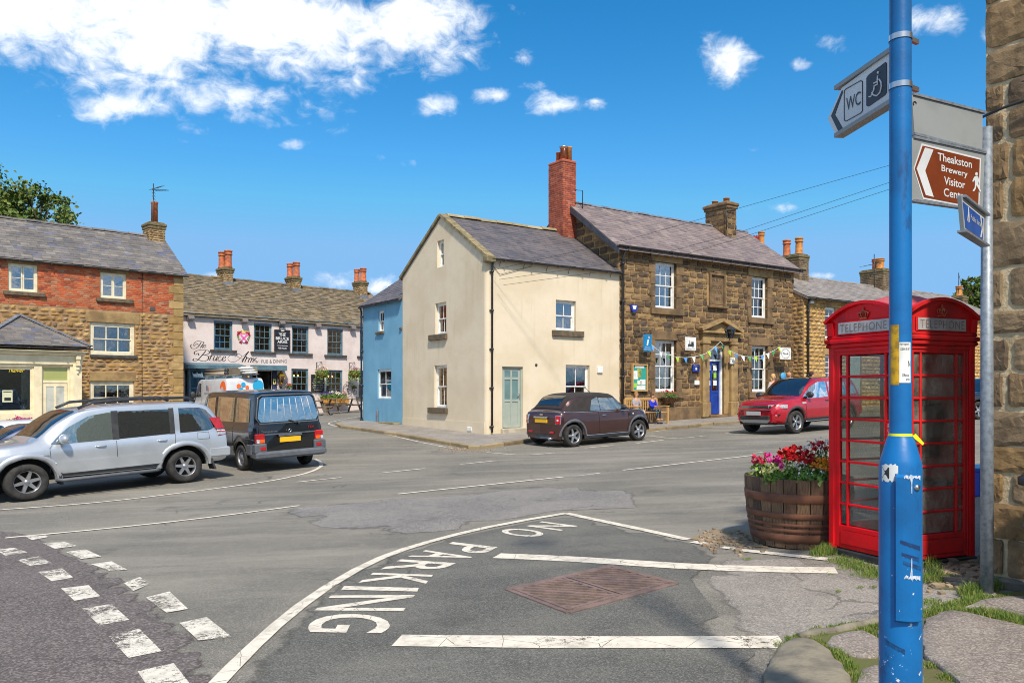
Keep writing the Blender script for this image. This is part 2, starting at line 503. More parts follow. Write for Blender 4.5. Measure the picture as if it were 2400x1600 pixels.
drape_poly('side_road', gp([(-420, 1226), (0, 1240), (73, 1254), (140, 1283), (213, 1317), (285, 1352), (339, 1394), (424, 1457), (506, 1560), (560, 1640), (640, 1800), (-900, 1800)]), 0.004, M_SIDE, 0.25)
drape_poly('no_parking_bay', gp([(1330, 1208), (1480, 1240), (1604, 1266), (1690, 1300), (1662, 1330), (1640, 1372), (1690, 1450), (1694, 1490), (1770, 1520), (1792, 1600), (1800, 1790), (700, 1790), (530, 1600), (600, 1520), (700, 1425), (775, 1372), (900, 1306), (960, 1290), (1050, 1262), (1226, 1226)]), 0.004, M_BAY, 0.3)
drape_poly('footway_patch', gp([(1700, 1301), (1960, 1316), (2090, 1330), (2320, 1370), (2420, 1420), (2420, 1800), (1812, 1800), (1800, 1600), (1778, 1518), (1700, 1490), (1697, 1450), (1648, 1372), (1668, 1332)]), 0.004, M_FPATCH, 0.3)
drape_poly('coarse_patch', gp([(640, 1192), (900, 1170), (1300, 1140), (1500, 1150), (1500, 1190), (1330, 1196), (1150, 1222), (1000, 1262), (900, 1250), (740, 1235)]), 0.004, M_COARSE, 0.6)


def marking(pts, w, m=M_PAINT, dz=0.009, world=False, name='road_marking'):
 P = pts if world else gp(pts)
 out = []
 for a, b in zip(P, P[1:]):
  n = max(1, int((b - a).length / 0.4)); out += [a.lerp(b, i / n) for i in range(n)]
 out.append(P[-1])
 for _ in range(2):
  out = [out[0]] + [(out[i - 1] + out[i] * 2 + out[i + 1]) / 4 for i in range(1, len(out) - 1)] + [out[-1]]
 L, Rr = [], []
 for i, p in enumerate(out):
  d = (out[min(i + 1, len(out) - 1)] - out[max(i - 1, 0)]); s_ = Vector((-d.y, d.x)).normalized() * (w / 2) * (1 + 0.07 * noise.noise(p * 2.3))
  for lst, q in ((L, s_), (Rr, -s_)):
   x, y = p.x + q.x, p.y + q.y; lst.append((x, y, terrain(x, y) + dz))
 mb = MB(); n = len(out)
 mb.add(L + Rr, [(i, n + i, n + i + 1, i + 1) for i in range(n - 1)])
 return mb.build(name, m, kind='structure')


marking([(500, 1612), (550, 1556), (592, 1519), (640, 1471), (690, 1428), (764, 1372), (839, 1332), (898, 1301), (949, 1286), (988, 1277), (1047, 1256), (1136, 1235), (1226, 1219), (1328, 1203)], 0.115)
marking([(1326, 1203), (1410, 1222), (1481, 1235), (1553, 1252), (1612, 1265)], 0.115)
marking([(1624, 1270), (1664, 1277)], 0.12, M_THIN)
marking([(1692, 1283), (1724, 1287)], 0.1, M_WORN)
marking([(1731, 1289), (1803, 1297), (1870, 1304), (1945, 1312)], 0.12, M_THIN)
marking([(1164, 1303), (1368, 1311), (1580, 1328), (1708, 1335), (1878, 1336), (1960, 1338)], 0.24)
marking([(930, 1502), (1100, 1504), (1400, 1507), (1600, 1506), (1834, 1506)], 0.26)
marking([(-60, 1199), (0, 1195), (238, 1178), (476, 1149), (640, 1127), (722, 1109), (755, 1094), (760, 1086), (750, 1080), (738, 1076)], 0.09)
marking([(12, 1261), (200, 1244), (408, 1223), (560, 1204), (702, 1185)], 0.085)
marking([(932, 1158), (1280, 1122), (1319, 1118)], 0.09)
marking([(1460, 1102), (1767, 1067)], 0.09)
for l in ([(694, 1130), (800, 1119)], [(897, 1108), (996, 1098)], [(1079, 1088), (1162, 1080)], [(1701, 1015), (1746, 1011)], [(1371, 1050), (1437, 1044)], [(1492, 1039), (1555, 1031)]):
 marking(l, 0.09, M_THIN)
for l in ([(1141, 1060), (1235, 1068), (1301, 1061)], [(1521, 1021), (1581, 1029), (1655, 1021)], [(1528, 1012), (1617, 1000), (1728, 992)], [(863, 1011), (912, 1019), (980, 1035), (1064, 1052)],
          [(847, 975), (792, 985), (767, 992), (781, 998), (828, 1005)], [(1356, 1115), (1405, 1109)], [(1767, 1062), (1790, 1059)], [(2020, 1050), (2100, 1040)]):
 marking(l, 0.08, M_WORN)


def quad_mark(q, m, letter=None, bold=0.012):
 """quad of road paint, or one letter stretched into it; corners run bottom-left, bottom-right, top-right, top-left of the letter"""
 P = [G(*c) for c in q]

 def bl(x, y):
  p = P[0] * (1 - x) * (1 - y) + P[1] * x * (1 - y) + P[2] * x * y + P[3] * (1 - x) * y
  return (p.x, p.y, terrain(p.x, p.y) + 0.009)
 mb = MB()
 if letter:
  vs, fs, a = text2d(letter, bold); mb.add([bl(x, y) for x, y in vs], fs)
 else:
  n = 6; mb.add([bl(i / n, j / n) for j in range(n + 1) for i in range(n + 1)], [(j * (n + 1) + i, j * (n + 1) + i + 1, (j + 1) * (n + 1) + i + 1, (j + 1) * (n + 1) + i) for j in range(n) for i in range(n)])
 return mb.build('road_letter' if letter else 'give_way_block', m, kind='structure')


for ch, q in (('N', ((1950, 143), (1828, 180), (2095, 217), (2232, 179))), ('O', ((1672, 191), (1600, 238), (1925, 276), (1990, 222))),
              ('P', ((1245, 306), (1130, 360), (1490, 404), (1600, 346))), ('A', ((1035, 370), (893, 422), (1325, 452), (1460, 404))),
              ('R', ((838, 442), (678, 522), (1110, 546), (1274, 472))), ('K', ((622, 548), (503, 628), (1028, 645), (1092, 565))),
              ('I', ((392, 653), (368, 682), (968, 697), (980, 668))), ('N', ((290, 728), (158, 846), (858, 852), (950, 724))),
              ('G', ((190, 868), (70, 1015), (742, 1030), (766, 882)))):
 quad_mark([(690 + x / 3.36, 1180 + y / 3.36) for x, y in q], M_PAINT, ch)
for i, q in enumerate((((240, 155), (440, 145), (470, 160), (310, 190)), ((415, 222), (620, 205), (745, 248), (530, 275)), ((635, 305), (830, 282), (980, 350), (785, 375)),
          ((880, 425), (1080, 397), (1230, 478), (1060, 490)), ((1200, 610), (1350, 548), (1465, 610), (1290, 685)), ((1408, 748), (1640, 690), (1820, 860), (1610, 895)),
          ((1735, 995), (2000, 938), (2240, 1130), (1920, 1165)), ((-40, 285), (140, 265), (270, 310), (50, 342)), ((170, 385), (370, 348), (505, 415), (290, 440)),
          ((370, 500), (600, 465), (710, 555), (500, 590)), ((590, 660), (855, 628), (970, 735), (720, 780)), ((795, 855), (1080, 812), (1250, 965), (960, 1020)),
          ((1045, 1120), (1350, 1052), (1565, 1270), (1240, 1335)), ((1330, 1465), (1680, 1385), (1880, 1640), (1480, 1690)))):
 quad_mark([(x / 4.127, 1220 + y / 4.127) for x, y in q], M_WORN)

# ---------------------------------------------------------------- building kit
M_MORTAR = mat('lime_mortar', S(196, 172, 128), S(168, 146, 108), 5, 0.9, 0.7, 60)
M_WHITE = mat('white_paint', S(236, 236, 232), S(214, 214, 208), 6, 0.45)
M_CREAMP = mat('cream_paint', S(232, 222, 192), S(214, 202, 170), 4, 0.5, 0.1, 30)
M_BLUEP = mat('blue_grey_paint', S(98, 128, 140), S(80, 108, 122), 5, 0.5)
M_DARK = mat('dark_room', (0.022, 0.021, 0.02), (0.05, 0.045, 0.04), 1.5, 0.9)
M_CURT = mat('curtain_cloth', S(206, 202, 194), S(176, 172, 164), 8, 0.9)
M_BLACK = mat('black_paint', (0.022, 0.023, 0.026), (0.04, 0.04, 0.04), 10, 0.42)
M_LEAD = mat('lead_sheet', S(122, 128, 136), S(96, 102, 112), 6, 0.5, 0.25, 20)
M_GLASS = glass('window_glass', (.72, .76, .76), 0.2)
M_REFLECT = glass('reflective_window_glass', (.62, .66, .68), 0.34)  # darker tint and stronger reflection than the plain window glass
M_TERRA = mat('terracotta', S(200, 116, 70), S(162, 84, 52), 7, 0.75, 0.3, 40, stain=S(70, 50, 40), stain_a=0.5)
M_BUFFPOT = mat('buff_clay', S(202, 138, 70), S(168, 106, 52), 7, 0.75, 0.3, 40)
M_SILL = mat('stone_sill', S(112, 96, 74), S(84, 74, 60), 6, 0.85, 0.5, 50)
M_DSILL = mat('dark_sill', S(64, 62, 60), S(84, 80, 74), 6, 0.8, 0.3, 50)
M_DRESS = mat('dressed_stone', S(166, 138, 92), S(134, 108, 72), 2.4, 0.85, 0.5, 45, stain=S(84, 68, 48), stain_a=0.55, stain_s=1.7)
M_DRESSD = mat('dressed_dark_stone', S(132, 106, 74), S(100, 80, 56), 2.4, 0.85, 0.5, 45, stain=S(66, 54, 42), stain_a=0.6, stain_s=1.7)


class Fac:
 """one wall plane: a runs to the right along it, d goes into the building, h up"""

 def __init__(s, Mw, M):
  s.Mw = Mw; s.M = M; s.T = Mw @ M; s.I = s.T.inverted()

 def px(s, u, v, d=0.0):
  o = s.I @ Vector((0, 0, CAMZ)); r = s.I.to_3x3() @ Vector(((u - 1200) / F, 1.0, -(v - HZ) / F))
  t = (d - o.y) / r.y; p = o + r * t
  return p.x, p.z

 def rect(s, u0, u1, vt, vb, d=0.0):
  um = (u0 + u1) / 2
  return (s.px(u0, vt, d)[0], s.px(u1, vt, d)[0], s.px(um, vb, d)[1], s.px(um, vt, d)[1])


def clip(poly, hp):
 (A, B, c) = hp; out = []
 for i, p in enumerate(poly):
  q = poly[(i + 1) % len(poly)]; sp = A * p[0] + B * p[1] - c; sq = A * q[0] + B * q[1] - c
  if sp <= 1e-9: out.append(p)
  if (sp < -1e-9 and sq > 1e-9) or (sp > 1e-9 and sq < -1e-9):
   t = sp / (sp - sq); out.append((p[0] + (q[0] - p[0]) * t, p[1] + (q[1] - p[1]) * t))
 return out


def wall(mb, a0, a1, h0, h1, holes=(), rd=0.12, hps=(), d=0.0, m=0, mr=None, step=2.0):
 xs = sorted({a0, a1, *[max(a0, min(a1, x)) for r in holes for x in r[:2]]}); hs = sorted({h0, h1, *[max(h0, min(h1, x)) for r in holes for x in r[2:]]})
 for x0, x1 in zip(xs, xs[1:]):
  for z0, z1 in zip(hs, hs[1:]):
   if x1 - x0 < 1e-5 or z1 - z0 < 1e-5: continue
   cx, cz = (x0 + x1) / 2, (z0 + z1) / 2
   if any(r[0] < cx < r[1] and r[2] < cz < r[3] for r in holes): continue
   p = [(x0, z0), (x1, z0), (x1, z1), (x0, z1)]
   for hp in hps:
    p = clip(p, hp)
    if len(p) < 3: break
   if len(p) >= 3: mb.add([(x, d, z) for x, z in p], [tuple(range(len(p)))], m)
 q = m if mr is None else mr
 for (x0, x1, z0, z1) in holes:
  e = d + rd
  mb.quad((x0, d, z0), (x0, d, z1), (x0, e, z1), (x0, e, z0), q); mb.quad((x1, d, z1), (x1, d, z0), (x1, e, z0), (x1, e, z1), q)
  mb.quad((x0, d, z1), (x1, d, z1), (x1, e, z1), (x0, e, z1), q); mb.quad((x1, d, z0), (x0, d, z0), (x0, e, z0), (x1, e, z0), q)


def window(root, fac, r, cols=2, rows=(2, 2), fm=None, rd=0.1, fw=0.055, bar=0.024, gm=None, curtain=None, room=0.7, kind='sash', boxes=True, glow=None, split=0.5):
 fm = fm or M_WHITE; gm = gm or M_GLASS
 a0, a1, h0, h1 = r; mb = MB(fac.M); e = rd + 0.09
 mb.box(a0, a0 + fw, rd, e, h0, h1); mb.box(a1 - fw, a1, rd, e, h0, h1); mb.box(a0 + fw, a1 - fw, rd, e, h1 - fw, h1); mb.box(a0 + fw, a1 - fw, rd - 0.02, e, h0, h0 + fw)
 A0, A1, H0, H1 = a0 + fw, a1 - fw, h0 + fw, h1 - fw
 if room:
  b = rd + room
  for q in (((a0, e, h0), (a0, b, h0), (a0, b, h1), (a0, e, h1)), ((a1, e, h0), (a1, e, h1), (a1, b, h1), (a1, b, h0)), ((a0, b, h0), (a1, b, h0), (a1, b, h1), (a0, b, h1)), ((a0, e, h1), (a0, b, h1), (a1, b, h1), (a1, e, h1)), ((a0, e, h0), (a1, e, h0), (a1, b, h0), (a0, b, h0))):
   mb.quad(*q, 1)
 panes = []; st = 0.04 if kind == 'sash' else 0.05
 hm = H0 + (H1 - H0) * split
 if kind == 'sash':
  parts = [(A0, A1, hm - 0.02, H1, rd + 0.012, rows[0]), (A0, A1, H0, hm + 0.02, rd + 0.045, rows[1])]
 else:
  w = (A1 - A0) / 2; parts = [(A0, A0 + w - 0.004, H0, H1, rd + 0.012, rows[0]), (A0 + w + 0.004, A1, H0, H1, rd + 0.012, rows[0])]
 for (x0, x1, z0, z1, d, nr) in parts:
  mb.box(x0, x0 + st, d, d + 0.03, z0, z1); mb.box(x1 - st, x1, d, d + 0.03, z0, z1); mb.box(x0 + st, x1 - st, d, d + 0.03, z0, z0 + st); mb.box(x0 + st, x1 - st, d, d + 0.03, z1 - st, z1)
  X0, X1, Z0, Z1 = x0 + st, x1 - st, z0 + st, z1 - st
  nc = cols if kind == 'sash' else 1
  for i in range(1, nc): x = lerp(X0, X1, i / nc); mb.box(x - bar / 2, x + bar / 2, d + 0.002, d + 0.028, Z0, Z1)
  for j in range(1, nr):
   z = lerp(Z0, Z1, j / nr)
   for i in range(nc):
    mb.box(lerp(X0, X1, i / nc) + bar / 2, lerp(X0, X1, (i + 1) / nc) - bar / 2, d + 0.004, d + 0.026, z - bar / 2, z + bar / 2)
  for i in range(nc):
   for j in range(nr):
    panes.append((lerp(X0, X1, i / nc), lerp(X0, X1, (i + 1) / nc), lerp(Z0, Z1, j / nr), lerp(Z0, Z1, (j + 1) / nr), d + 0.012))
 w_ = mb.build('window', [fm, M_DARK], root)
 for (x0, x1, z0, z1, d) in panes:
  p = MB(fac.M); p.box(x0, x1, d, d + 0.005, z0, z1); p.build('pane', gm, w_)
 if curtain:
  for (c0, c1, k0, k1) in curtain:
   c = MB(fac.M); n = max(6, int((c1 - c0) * (a1 - a0) * 30)); vs = []
   for i in range(n + 1):
    x = lerp(A0, A1, lerp(c0, c1, i / n)); y = rd + 0.16 + 0.025 * sin(i * 1.9) + 0.01 * sin(i * 0.7)
    vs += [(x, y, lerp(H0, H1, k0)), (x, y, lerp(H0, H1, k1))]
   c.add(vs, [(2 * i, 2 * i + 2, 2 * i + 3, 2 * i + 1) for i in range(n)], 0, True); c.build('curtain', M_CURT, w_)
 if glow:
  for (ga, gh, gr) in glow:
   g = MB(fac.M); g.ball((lerp(A0, A1, ga), rd + 0.35, lerp(H0, H1, gh)), gr, 0, 8); g.build('lamp', emit('lit_lamp', (1.0, 0.5, 0.14), 6) if 'lit_lamp' not in MATS else MATS['lit_lamp'], w_)
 return w_


def block(root, fac, name, r, d0, d1, m, b=0.012, label=None):
 mb = MB(fac.M); mb.bbox(r[0], r[1], d0, d1, r[2], r[3], b); return mb.build(name, m, root, label=label)


def unit_stone(seed, rough, nx=4, nz=3, edge=0.45, inset=0.06):
 rr = random.Random(seed); mb = MB(); vs = []
 for j in range(nz):
  for i in range(nx):
   x = i / (nx - 1) - 0.5; z = j / (nz - 1) - 0.5; rim = i in (0, nx - 1) or j in (0, nz - 1)
   d = -(edge + rr.uniform(-.1, .1)) if rim else -(1 - rough * rr.random())
   corner = i in (0, nx - 1) and j in (0, nz - 1)
   k = (1 - inset * rr.uniform(0.6, 1.6)) if corner else 1 - inset * 0.5 * rr.random()
   vs.append((x * k + (0 if rim else rr.uniform(-.05, .05)), d, z * k + (0 if rim else rr.uniform(-.06, .06))))
 fs = [(j * nx + i, j * nx + i + 1, (j + 1) * nx + i + 1, (j + 1) * nx + i) for j in range(nz - 1) for i in range(nx - 1)]
 ring = [i for i in range(nx)] + [j * nx + nx - 1 for j in range(1, nz)] + [(nz - 1) * nx + i for i in range(nx - 2, -1, -1)] + [j * nx for j in range(nz - 2, 0, -1)]
 o = len(vs)
 for i in ring: vs.append((vs[i][0] * 1.0, 0.3, vs[i][2] * 1.0))
 n = len(ring)
 fs += [(ring[(i + 1) % n], ring[i], o + i, o + (i + 1) % n) for i in range(n)]
 mb.add(vs, fs); return mb


ROCK = [unit_stone(i, 0.5) for i in range(7)]
ROUND = [unit_stone(20 + i, 0.35, 4, 4, 0.15, 0.26) for i in range(7)]
BRICK = [unit_stone(40 + i, 0.1, 3, 3, 0.75, 0.03) for i in range(3)]
_UM = {}


def unit_mesh(u, m, name):
 k = (id(u), m.name)
 if k not in _UM: _UM[k] = u.mesh(name, m)
 return _UM[k]


def lay(root, fac, items, units, m, name, nobj=300, seed=1):
 """items: (a, h, w, hh, depth, tilt) centred pieces; the nearest ones become objects of their own, the rest one joined part"""
 rr = random.Random(seed); cp = Vector((0, 0, CAMZ))
 items = sorted(items, key=lambda t: -(t[2] * t[3]) ** 0.5 / ((fac.T @ Vector((t[0], 0, t[1]))) - cp).length)
 rest = MB()
 for i, (a, h, w, hh, dp, tl) in enumerate(items):
  u = rr.choice(units); M = fac.M @ Matrix.Translation((a, 0, h)) @ Matrix.Rotation(tl, 4, 'Y') @ Matrix.Diagonal((w * rr.choice((1, 1, -1)), dp, hh, 1))
  if M.determinant() < 0: M = M @ Matrix.Diagonal((-1, 1, 1, 1))
  if i < nobj:
   ob(name, unit_mesh(u, m, name), root, mw=M)
  else:
   rest.M = M; rest.add(u.v, u.f)
 rest.M = None
 if rest.v: rest.build(name + 's_far', m, root, kind='stuff').name = {'brick': 'brickwork', 'stone': 'stonework', 'slate': 'slating'}.get(name, name)


def courses(a0, a1, h0, h1, ch, wr, joint, dp, rr, holes=(), hps=(), wob=0.0, minw=0.05, bond=None):
 """coursed masonry: pieces cut round the openings and clipped to the sloping edges"""
 out = []; h = h0; row = 0
 while h < h1 - 0.02:
  c = rr.uniform(*ch) if isinstance(ch, tuple) else ch
  if h + c > h1: c = h1 - h
  cuts = [(a0, a1)]
  for (x0, x1, z0, z1) in holes:
   if z0 < h + c * 0.6 and z1 > h + c * 0.4:
    nc = []
    for (p, q) in cuts:
     if x1 <= p or x0 >= q: nc.append((p, q))
     else:
      if x0 > p: nc.append((p, x0))
      if x1 < q: nc.append((x1, q))
    cuts = nc
  for (A, B, cc) in hps:
   if abs(A) < 1e-6: continue
   lim = (cc - B * (h + c * 0.6)) / A
   cuts = [((p, min(q, lim)) if A > 0 else (max(p, lim), q)) for p, q in cuts]
  for (p, q) in cuts:
   x = p - (rr.random() * 0.6 * (wr[0] if bond is None else bond) if p == a0 and bond is None else ((row % 2) * bond / 2 if bond else 0))
   while x < q - 0.01:
    w = rr.uniform(*wr) if bond is None else bond
    x0, x1 = max(p, x), min(q, x + w)
    if q - x1 < minw: x1 = q
    if x1 - x0 > minw * 0.7:
     ww = x1 - x0 - joint; hh = c - joint
     if ww > 0.02 and hh > 0.015:
      out.append(((x0 + x1) / 2, h + c / 2 + rr.uniform(-wob, wob), ww * (1 - 0.06 * rr.random() * (wob > 0)), hh * (1 - 0.25 * rr.random() * (wob > 0)), dp * rr.uniform(0.6, 1.25), rr.uniform(-wob, wob) * 1.2))
    x = x1 if x1 == q else x + w
  h += c; row += 1
 return out


SLATE = []
for _i in range(4):
 _r = random.Random(70 + _i); _m = MB()
 _j = [_r.uniform(-.05, .05) for _ in range(3)]
 _m.add([(-.49, _j[0], 0), (0, _j[1] * .6, 0), (.49, _j[2], 0), (.49, 1, 0), (-.49, 1, 0), (-.49, _j[0], 1), (0, _j[1] * .6, 1), (.49, _j[2], 1), (.49, 1, 1), (-.49, 1, 1)],
           [(4, 3, 2, 1, 0), (5, 6, 7, 8, 9), (0, 1, 6, 5), (1, 2, 7, 6), (2, 3, 8, 7), (4, 0, 5, 9)])
 SLATE.append(_m)


def slates(root, Mw, P0, ex, es, L, Sl, w, g, th, m, nobj=300, keep=None, seed=3, lift=0.0, grow=0.0):
 """slate courses up a slope: P0 eave-left corner, ex along the eave, es up the slope; all in the root's frame"""
 P0, ex, es = Vector(P0), Vector(ex).normalized(), Vector(es).normalized(); en = ex.cross(es).normalized()
 rr = random.Random(seed); its = []; s = 0.0; row = 0
 while s < Sl - 0.03:
  gg = g * (1 - grow * s / Sl); ww = w * (1 - grow * s / Sl); x = -(row % 2) * ww / 2
  while x < L - 0.02:
   q = ww * rr.uniform(0.86, 1.14); x0, x1 = max(0, x), min(L, x + q)
   if x1 - x0 > 0.05:
    l = min(gg * 1.45, Sl - s + 0.03)
    if keep is None or keep((x0 + x1) / 2, s + gg / 2):
     its.append((x0, x1, s + rr.uniform(-.12, .12) * gg * (0.5 if th < .012 else 1), l, th * rr.uniform(.8, 1.3)))
   x += q
  s += gg; row += 1
 cp = Vector((0, 0, CAMZ)); key = lambda t: (Mw @ (P0 + ex * (t[0] + t[1]) / 2 + es * t[2]) - cp).length
 its.sort(key=key); rest = MB()
 for i, (x0, x1, s, l, t) in enumerate(its):
  tl = 1.25 * th / max(l, 0.05); e2 = (es - en * tl).normalized(); n2 = ex.cross(e2).normalized()
  o = P0 + ex * (x0 + x1) / 2 + es * s + en * (lift + 1.35 * th + rr.uniform(0, .25) * th)
  W_ = x1 - x0
  M = Matrix(((ex.x * W_, e2.x * l, n2.x * t, o.x), (ex.y * W_, e2.y * l, n2.y * t, o.y), (ex.z * W_, e2.z * l, n2.z * t, o.z), (0, 0, 0, 1)))
  u = rr.choice(SLATE)
  if i < nobj: ob('slate', unit_mesh(u, m, 'slate'), root, mw=M)
  else:
   rest.M = M; rest.add(u.v, u.f)
 rest.M = None
 if rest.v: rest.build('slating', m, root, kind='stuff')


def pot(mb, c, r, h, m=0, bands=True, crown=False):
 x, y, z = c
 pr = [(r * 1.12, 0), (r * 1.1, h * .08), (r, h * .12), (r * .92, h * .7), (r * .94, h * .74), (r * 1.16, h * .76), (r * 1.16, h * .8), (r * .98, h * .82), (r * .98, h * .9), (r * 1.14, h * .92), (r * 1.12, h), (r * .8, h), (r * .78, h * .6)]
 if not bands: pr = [(r, 0), (r * .92, h * .9), (r * 1.08, h * .93), (r * 1.08, h), (r * .8, h), (r * .78, h * .6)]
 mb.lathe([(a, z + b) for a, b in pr], 14, (x, y, 0), m)
 if crown:
  for i in range(8):
   t = 2 * pi * i / 8; mb.obox((x + r * cos(t), y + r * sin(t), z + h * 1.05), (.03, 0, 0), (0, .03, 0), (0, 0, h * .09), m)


def stack(root, Mw, x0, x1, y0, y1, h0, h1, m, mcap, units, ch, wr, joint, dp, mm, name='stone', pots=(), nobj=60, cap=0.08, seed=5, flash=None, corb=True, bond=None):
 """chimney as a part: core, cap and pots; the masonry of its two near faces laid piece by piece"""
 mb = MB(); mb.box(x0 + .012, x1 - .012, y0 + .012, y1 - .012, h0, h1)
 ch_o = mb.build('chimney', mm, root)
 rr = random.Random(seed)
 for (M, L) in ((Matrix.Translation((x0, y0, 0)), x1 - x0), (Matrix.Translation((x0, y1, 0)) @ Matrix.Rotation(-pi / 2, 4, 'Z'), y1 - y0)):
  f = Fac(Mw, M)
  lay(ch_o, f, courses(0.0, L, h0, h1, ch, wr, joint, dp, rr, minw=0.04, bond=bond, wob=0.006 if bond is None else 0), units, m, name, nobj, seed)
 c = MB()
 if corb:
  c.bbox(x0 - cap * .55, x1 + cap * .55, y0 - cap * .55, y1 + cap * .55, h1 - .02, h1 + .1, .02)
  c.bbox(x0 - cap, x1 + cap, y0 - cap, y1 + cap, h1 + .1, h1 + .24, .03); ht = h1 + .24
  c.bbox(x0 + .02, x1 - .02, y0 + .02, y1 - .02, ht, ht + .06, .03)
 else:
  c.bbox(x0 - cap, x1 + cap, y0 - cap, y1 + cap, h1, h1 + .12, .03); ht = h1 + .1
 c.build('chimney_cap', mcap, ch_o)
 for (px_, py_, r, h, m_, kw) in pots:
  p = MB(); pot(p, (px_, py_, ht + .02), r, h, 0, **kw); p.build('chimney_pot', m_, ch_o)
 if flash is not None:
  fl = MB(); fl.bbox(x0 - .03, x1 + .03, y0 - .03, y0 + .02, flash, flash + .22, .008); fl.build('flashing', M_LEAD, ch_o)
 return ch_o


def gutter(root, fac, a0, a1, h, d, m, r=0.06, name='gutter'):
 mb = MB(fac.M); n = 8
 vs = []
 for x in (a0, a1):
  for j in range(n + 1):
   t = pi + pi * j / n; vs.append((x, d - r + r * cos(t), h + r * sin(t)))
  for j in range(n, -1, -1):
   t = pi + pi * j / n; vs.append((x, d - r + .8 * r * cos(t), h + .8 * r * sin(t)))
 k = 2 * n + 2
 mb.add(vs, [(i, (i + 1) % k, k + (i + 1) % k, k + i) for i in range(k)] + [tuple(range(k))[::-1], tuple(range(k, 2 * k))], 0, False)
 x = a0 + .5
 while x < a1:
  mb.box(x - .02, x + .02, d - 2 * r - .01, d, h - r * 1.15, h - r * .2); x += 1.1
 return mb.build(name, m, root)


def pipe(root, fac, pts, m, r=0.038, name='downpipe', col=1.3):
 mb = MB(fac.M); mb.tube(pts, r, 10)
 a, b = Vector(pts[-2]), Vector(pts[-1]); L = (b - a).length; n = max(1, int(L / col))
 for i in range(n + 1):
  p = a.lerp(b, (i + .15) / (n + .3)); mb.lathe([(r * 1.5, -.03), (r * 1.5, .03)], 10, p); mb.box(p.x - r * 2.2, p.x + r * 2.2, p.y + r * .4, p.y + r * 1.6, p.z - .02, p.z + .02)
 return mb.build(name, m, root)


def gable_shell(root, fac, a0, a1, dep, hb, he, hr, m, holes_side=None, roofm=None, over=0.15, ov_e=0.2, name='wall', left=True):
 """side, back and far walls and the two bare roof slopes under the slates"""
 mb = MB(fac.M); k = dep / 2
 sides = ((a0, 1), (a1, 0)) if left else ((a1, 0),)
 for x, fl in sides:
  p = [(x, 0, hb), (x, dep, hb), (x, dep, he), (x, k, hr), (x, 0, he)]
  mb.poly(p[::-1] if fl else p)
 mb.quad((a1, dep, hb), (a0, dep, hb), (a0, dep, he), (a1, dep, he))
 mb.build('side_wall', m, root)
 sl = (hr - he) / k; r = MB(fac.M)
 for y0, z0, y1 in ((-ov_e, he - ov_e * sl, k), (dep + ov_e, he - ov_e * sl, k)):
  r.prism([(a0 - over, y0, z0), (a1 + over, y0, z0), (a1 + over, y1, hr), (a0 - over, y1, hr)], (0, 0, 0.07))
 return r.build('roof', roofm, root)


def ridge_tiles(root, fac, a0, a1, d, h, m, L=0.45, r=0.13):
 n = max(1, int((a1 - a0) / L)); l = (a1 - a0) / n
 t = MB(); vs = []
 for x in (0, l - .012):
  for j in range(7):
   q = pi * j / 6; vs.append((x, -r * cos(q), r * .75 * sin(q)))
 t.add(vs, [(j, j + 1, 7 + j + 1, 7 + j) for j in range(6)] + [tuple(range(7))[::-1], tuple(range(7, 14))], 0, False)
 me = t.mesh('ridge_tile', m)
 for i in range(n):
  ob('ridge_tile', me, root, mw=fac.M @ Matrix.Translation((a0 + i * l, d, h + .012 * sin(i * 2.3))) @ Matrix.Rotation(.012 * sin(i * 5.1), 4, 'Y'))


def frame(name, label, cat, u, Y, ang, group=None, dz=0.0):
 x = (u - 1200) / F * Y
 M = Matrix.Translation((x, Y, terrain(x, Y) + dz)) @ Matrix.Rotation(radians(ang), 4, 'Z')
 t = thing(name, label, cat, M=M, group=group)
 return t, M, Fac(M, Matrix.Identity(4))


ID = Matrix.Identity(4)
# ---------------------------------------------------------------- brick and rubble house, left
M_SLATE1 = mat('old_blue_slate', pal=[S(110, 106, 102), S(128, 122, 116), S(98, 96, 96), S(140, 132, 122), S(116, 110, 106), S(104, 100, 100), S(124, 116, 108), S(100, 104, 124)], rough=0.65, bump=0.3, bscale=25, scale=1.6, palvar=0.25)
M_BRICK = mat('red_brick', pal=[S(192, 92, 54), S(206, 108, 64), S(168, 78, 50), S(198, 98, 56), S(178, 120, 86), S(210, 122, 78), S(152, 70, 50), S(186, 142, 110), S(200, 104, 60)], rough=0.85, bump=0.5, bscale=60, scale=2.0, palvar=0.3)
M_RUBBLE = mat('rubble_stone', pal=[S(182, 146, 86), S(160, 128, 78), S(196, 158, 92), S(136, 112, 76), S(172, 130, 66), S(188, 160, 112), S(124, 106, 80), S(178, 138, 74)], rough=0.9, bump=0.8, bscale=40, scale=3.0, palvar=0.35)
M_MORTB = mat('weathered_mortar', S(172, 140, 104), S(148, 114, 82), 3, 0.95, 0.8, 60)

bh, bM, bf = frame('brick_house', 'old three storey house of red brick over golden rubble stone with grey slate roof', 'house', 429, 35.5, 44)
HE = bf.px(429, 642)[1]; HRD = bf.px(337, 556, 2.6)[1]
BW = [bf.rect(19, 88, 619, 684), bf.rect(235, 296, 640, 700)]
BS = bf.rect(211, 315.5, 757, 832); BS2 = bf.rect(211, 314, 893, 970)
BWL = [(-13.3, -12.0, BS[2], BS[3])]
hb_ = bf.px(280, 728)[1]
holes = BW + [BS, BS2]
w_ = MB(bf.M); wall(w_, -13, 0, -0.6, HE, holes, 0.1); w_.build('wall', M_MORTB, bh)
roof = gable_shell(bh, bf, -13, 0, 5.2, -0.6, HE, HRD, M_MORTB, roofm=M_SLATE1)
rr = random.Random(4)
qh = [(-0.42 - 0.2 * (i % 2), 0.02, -0.5 + i * 0.33, -0.5 + (i + 1) * 0.33) for i in range(int((HE + 0.5) / 0.33))]
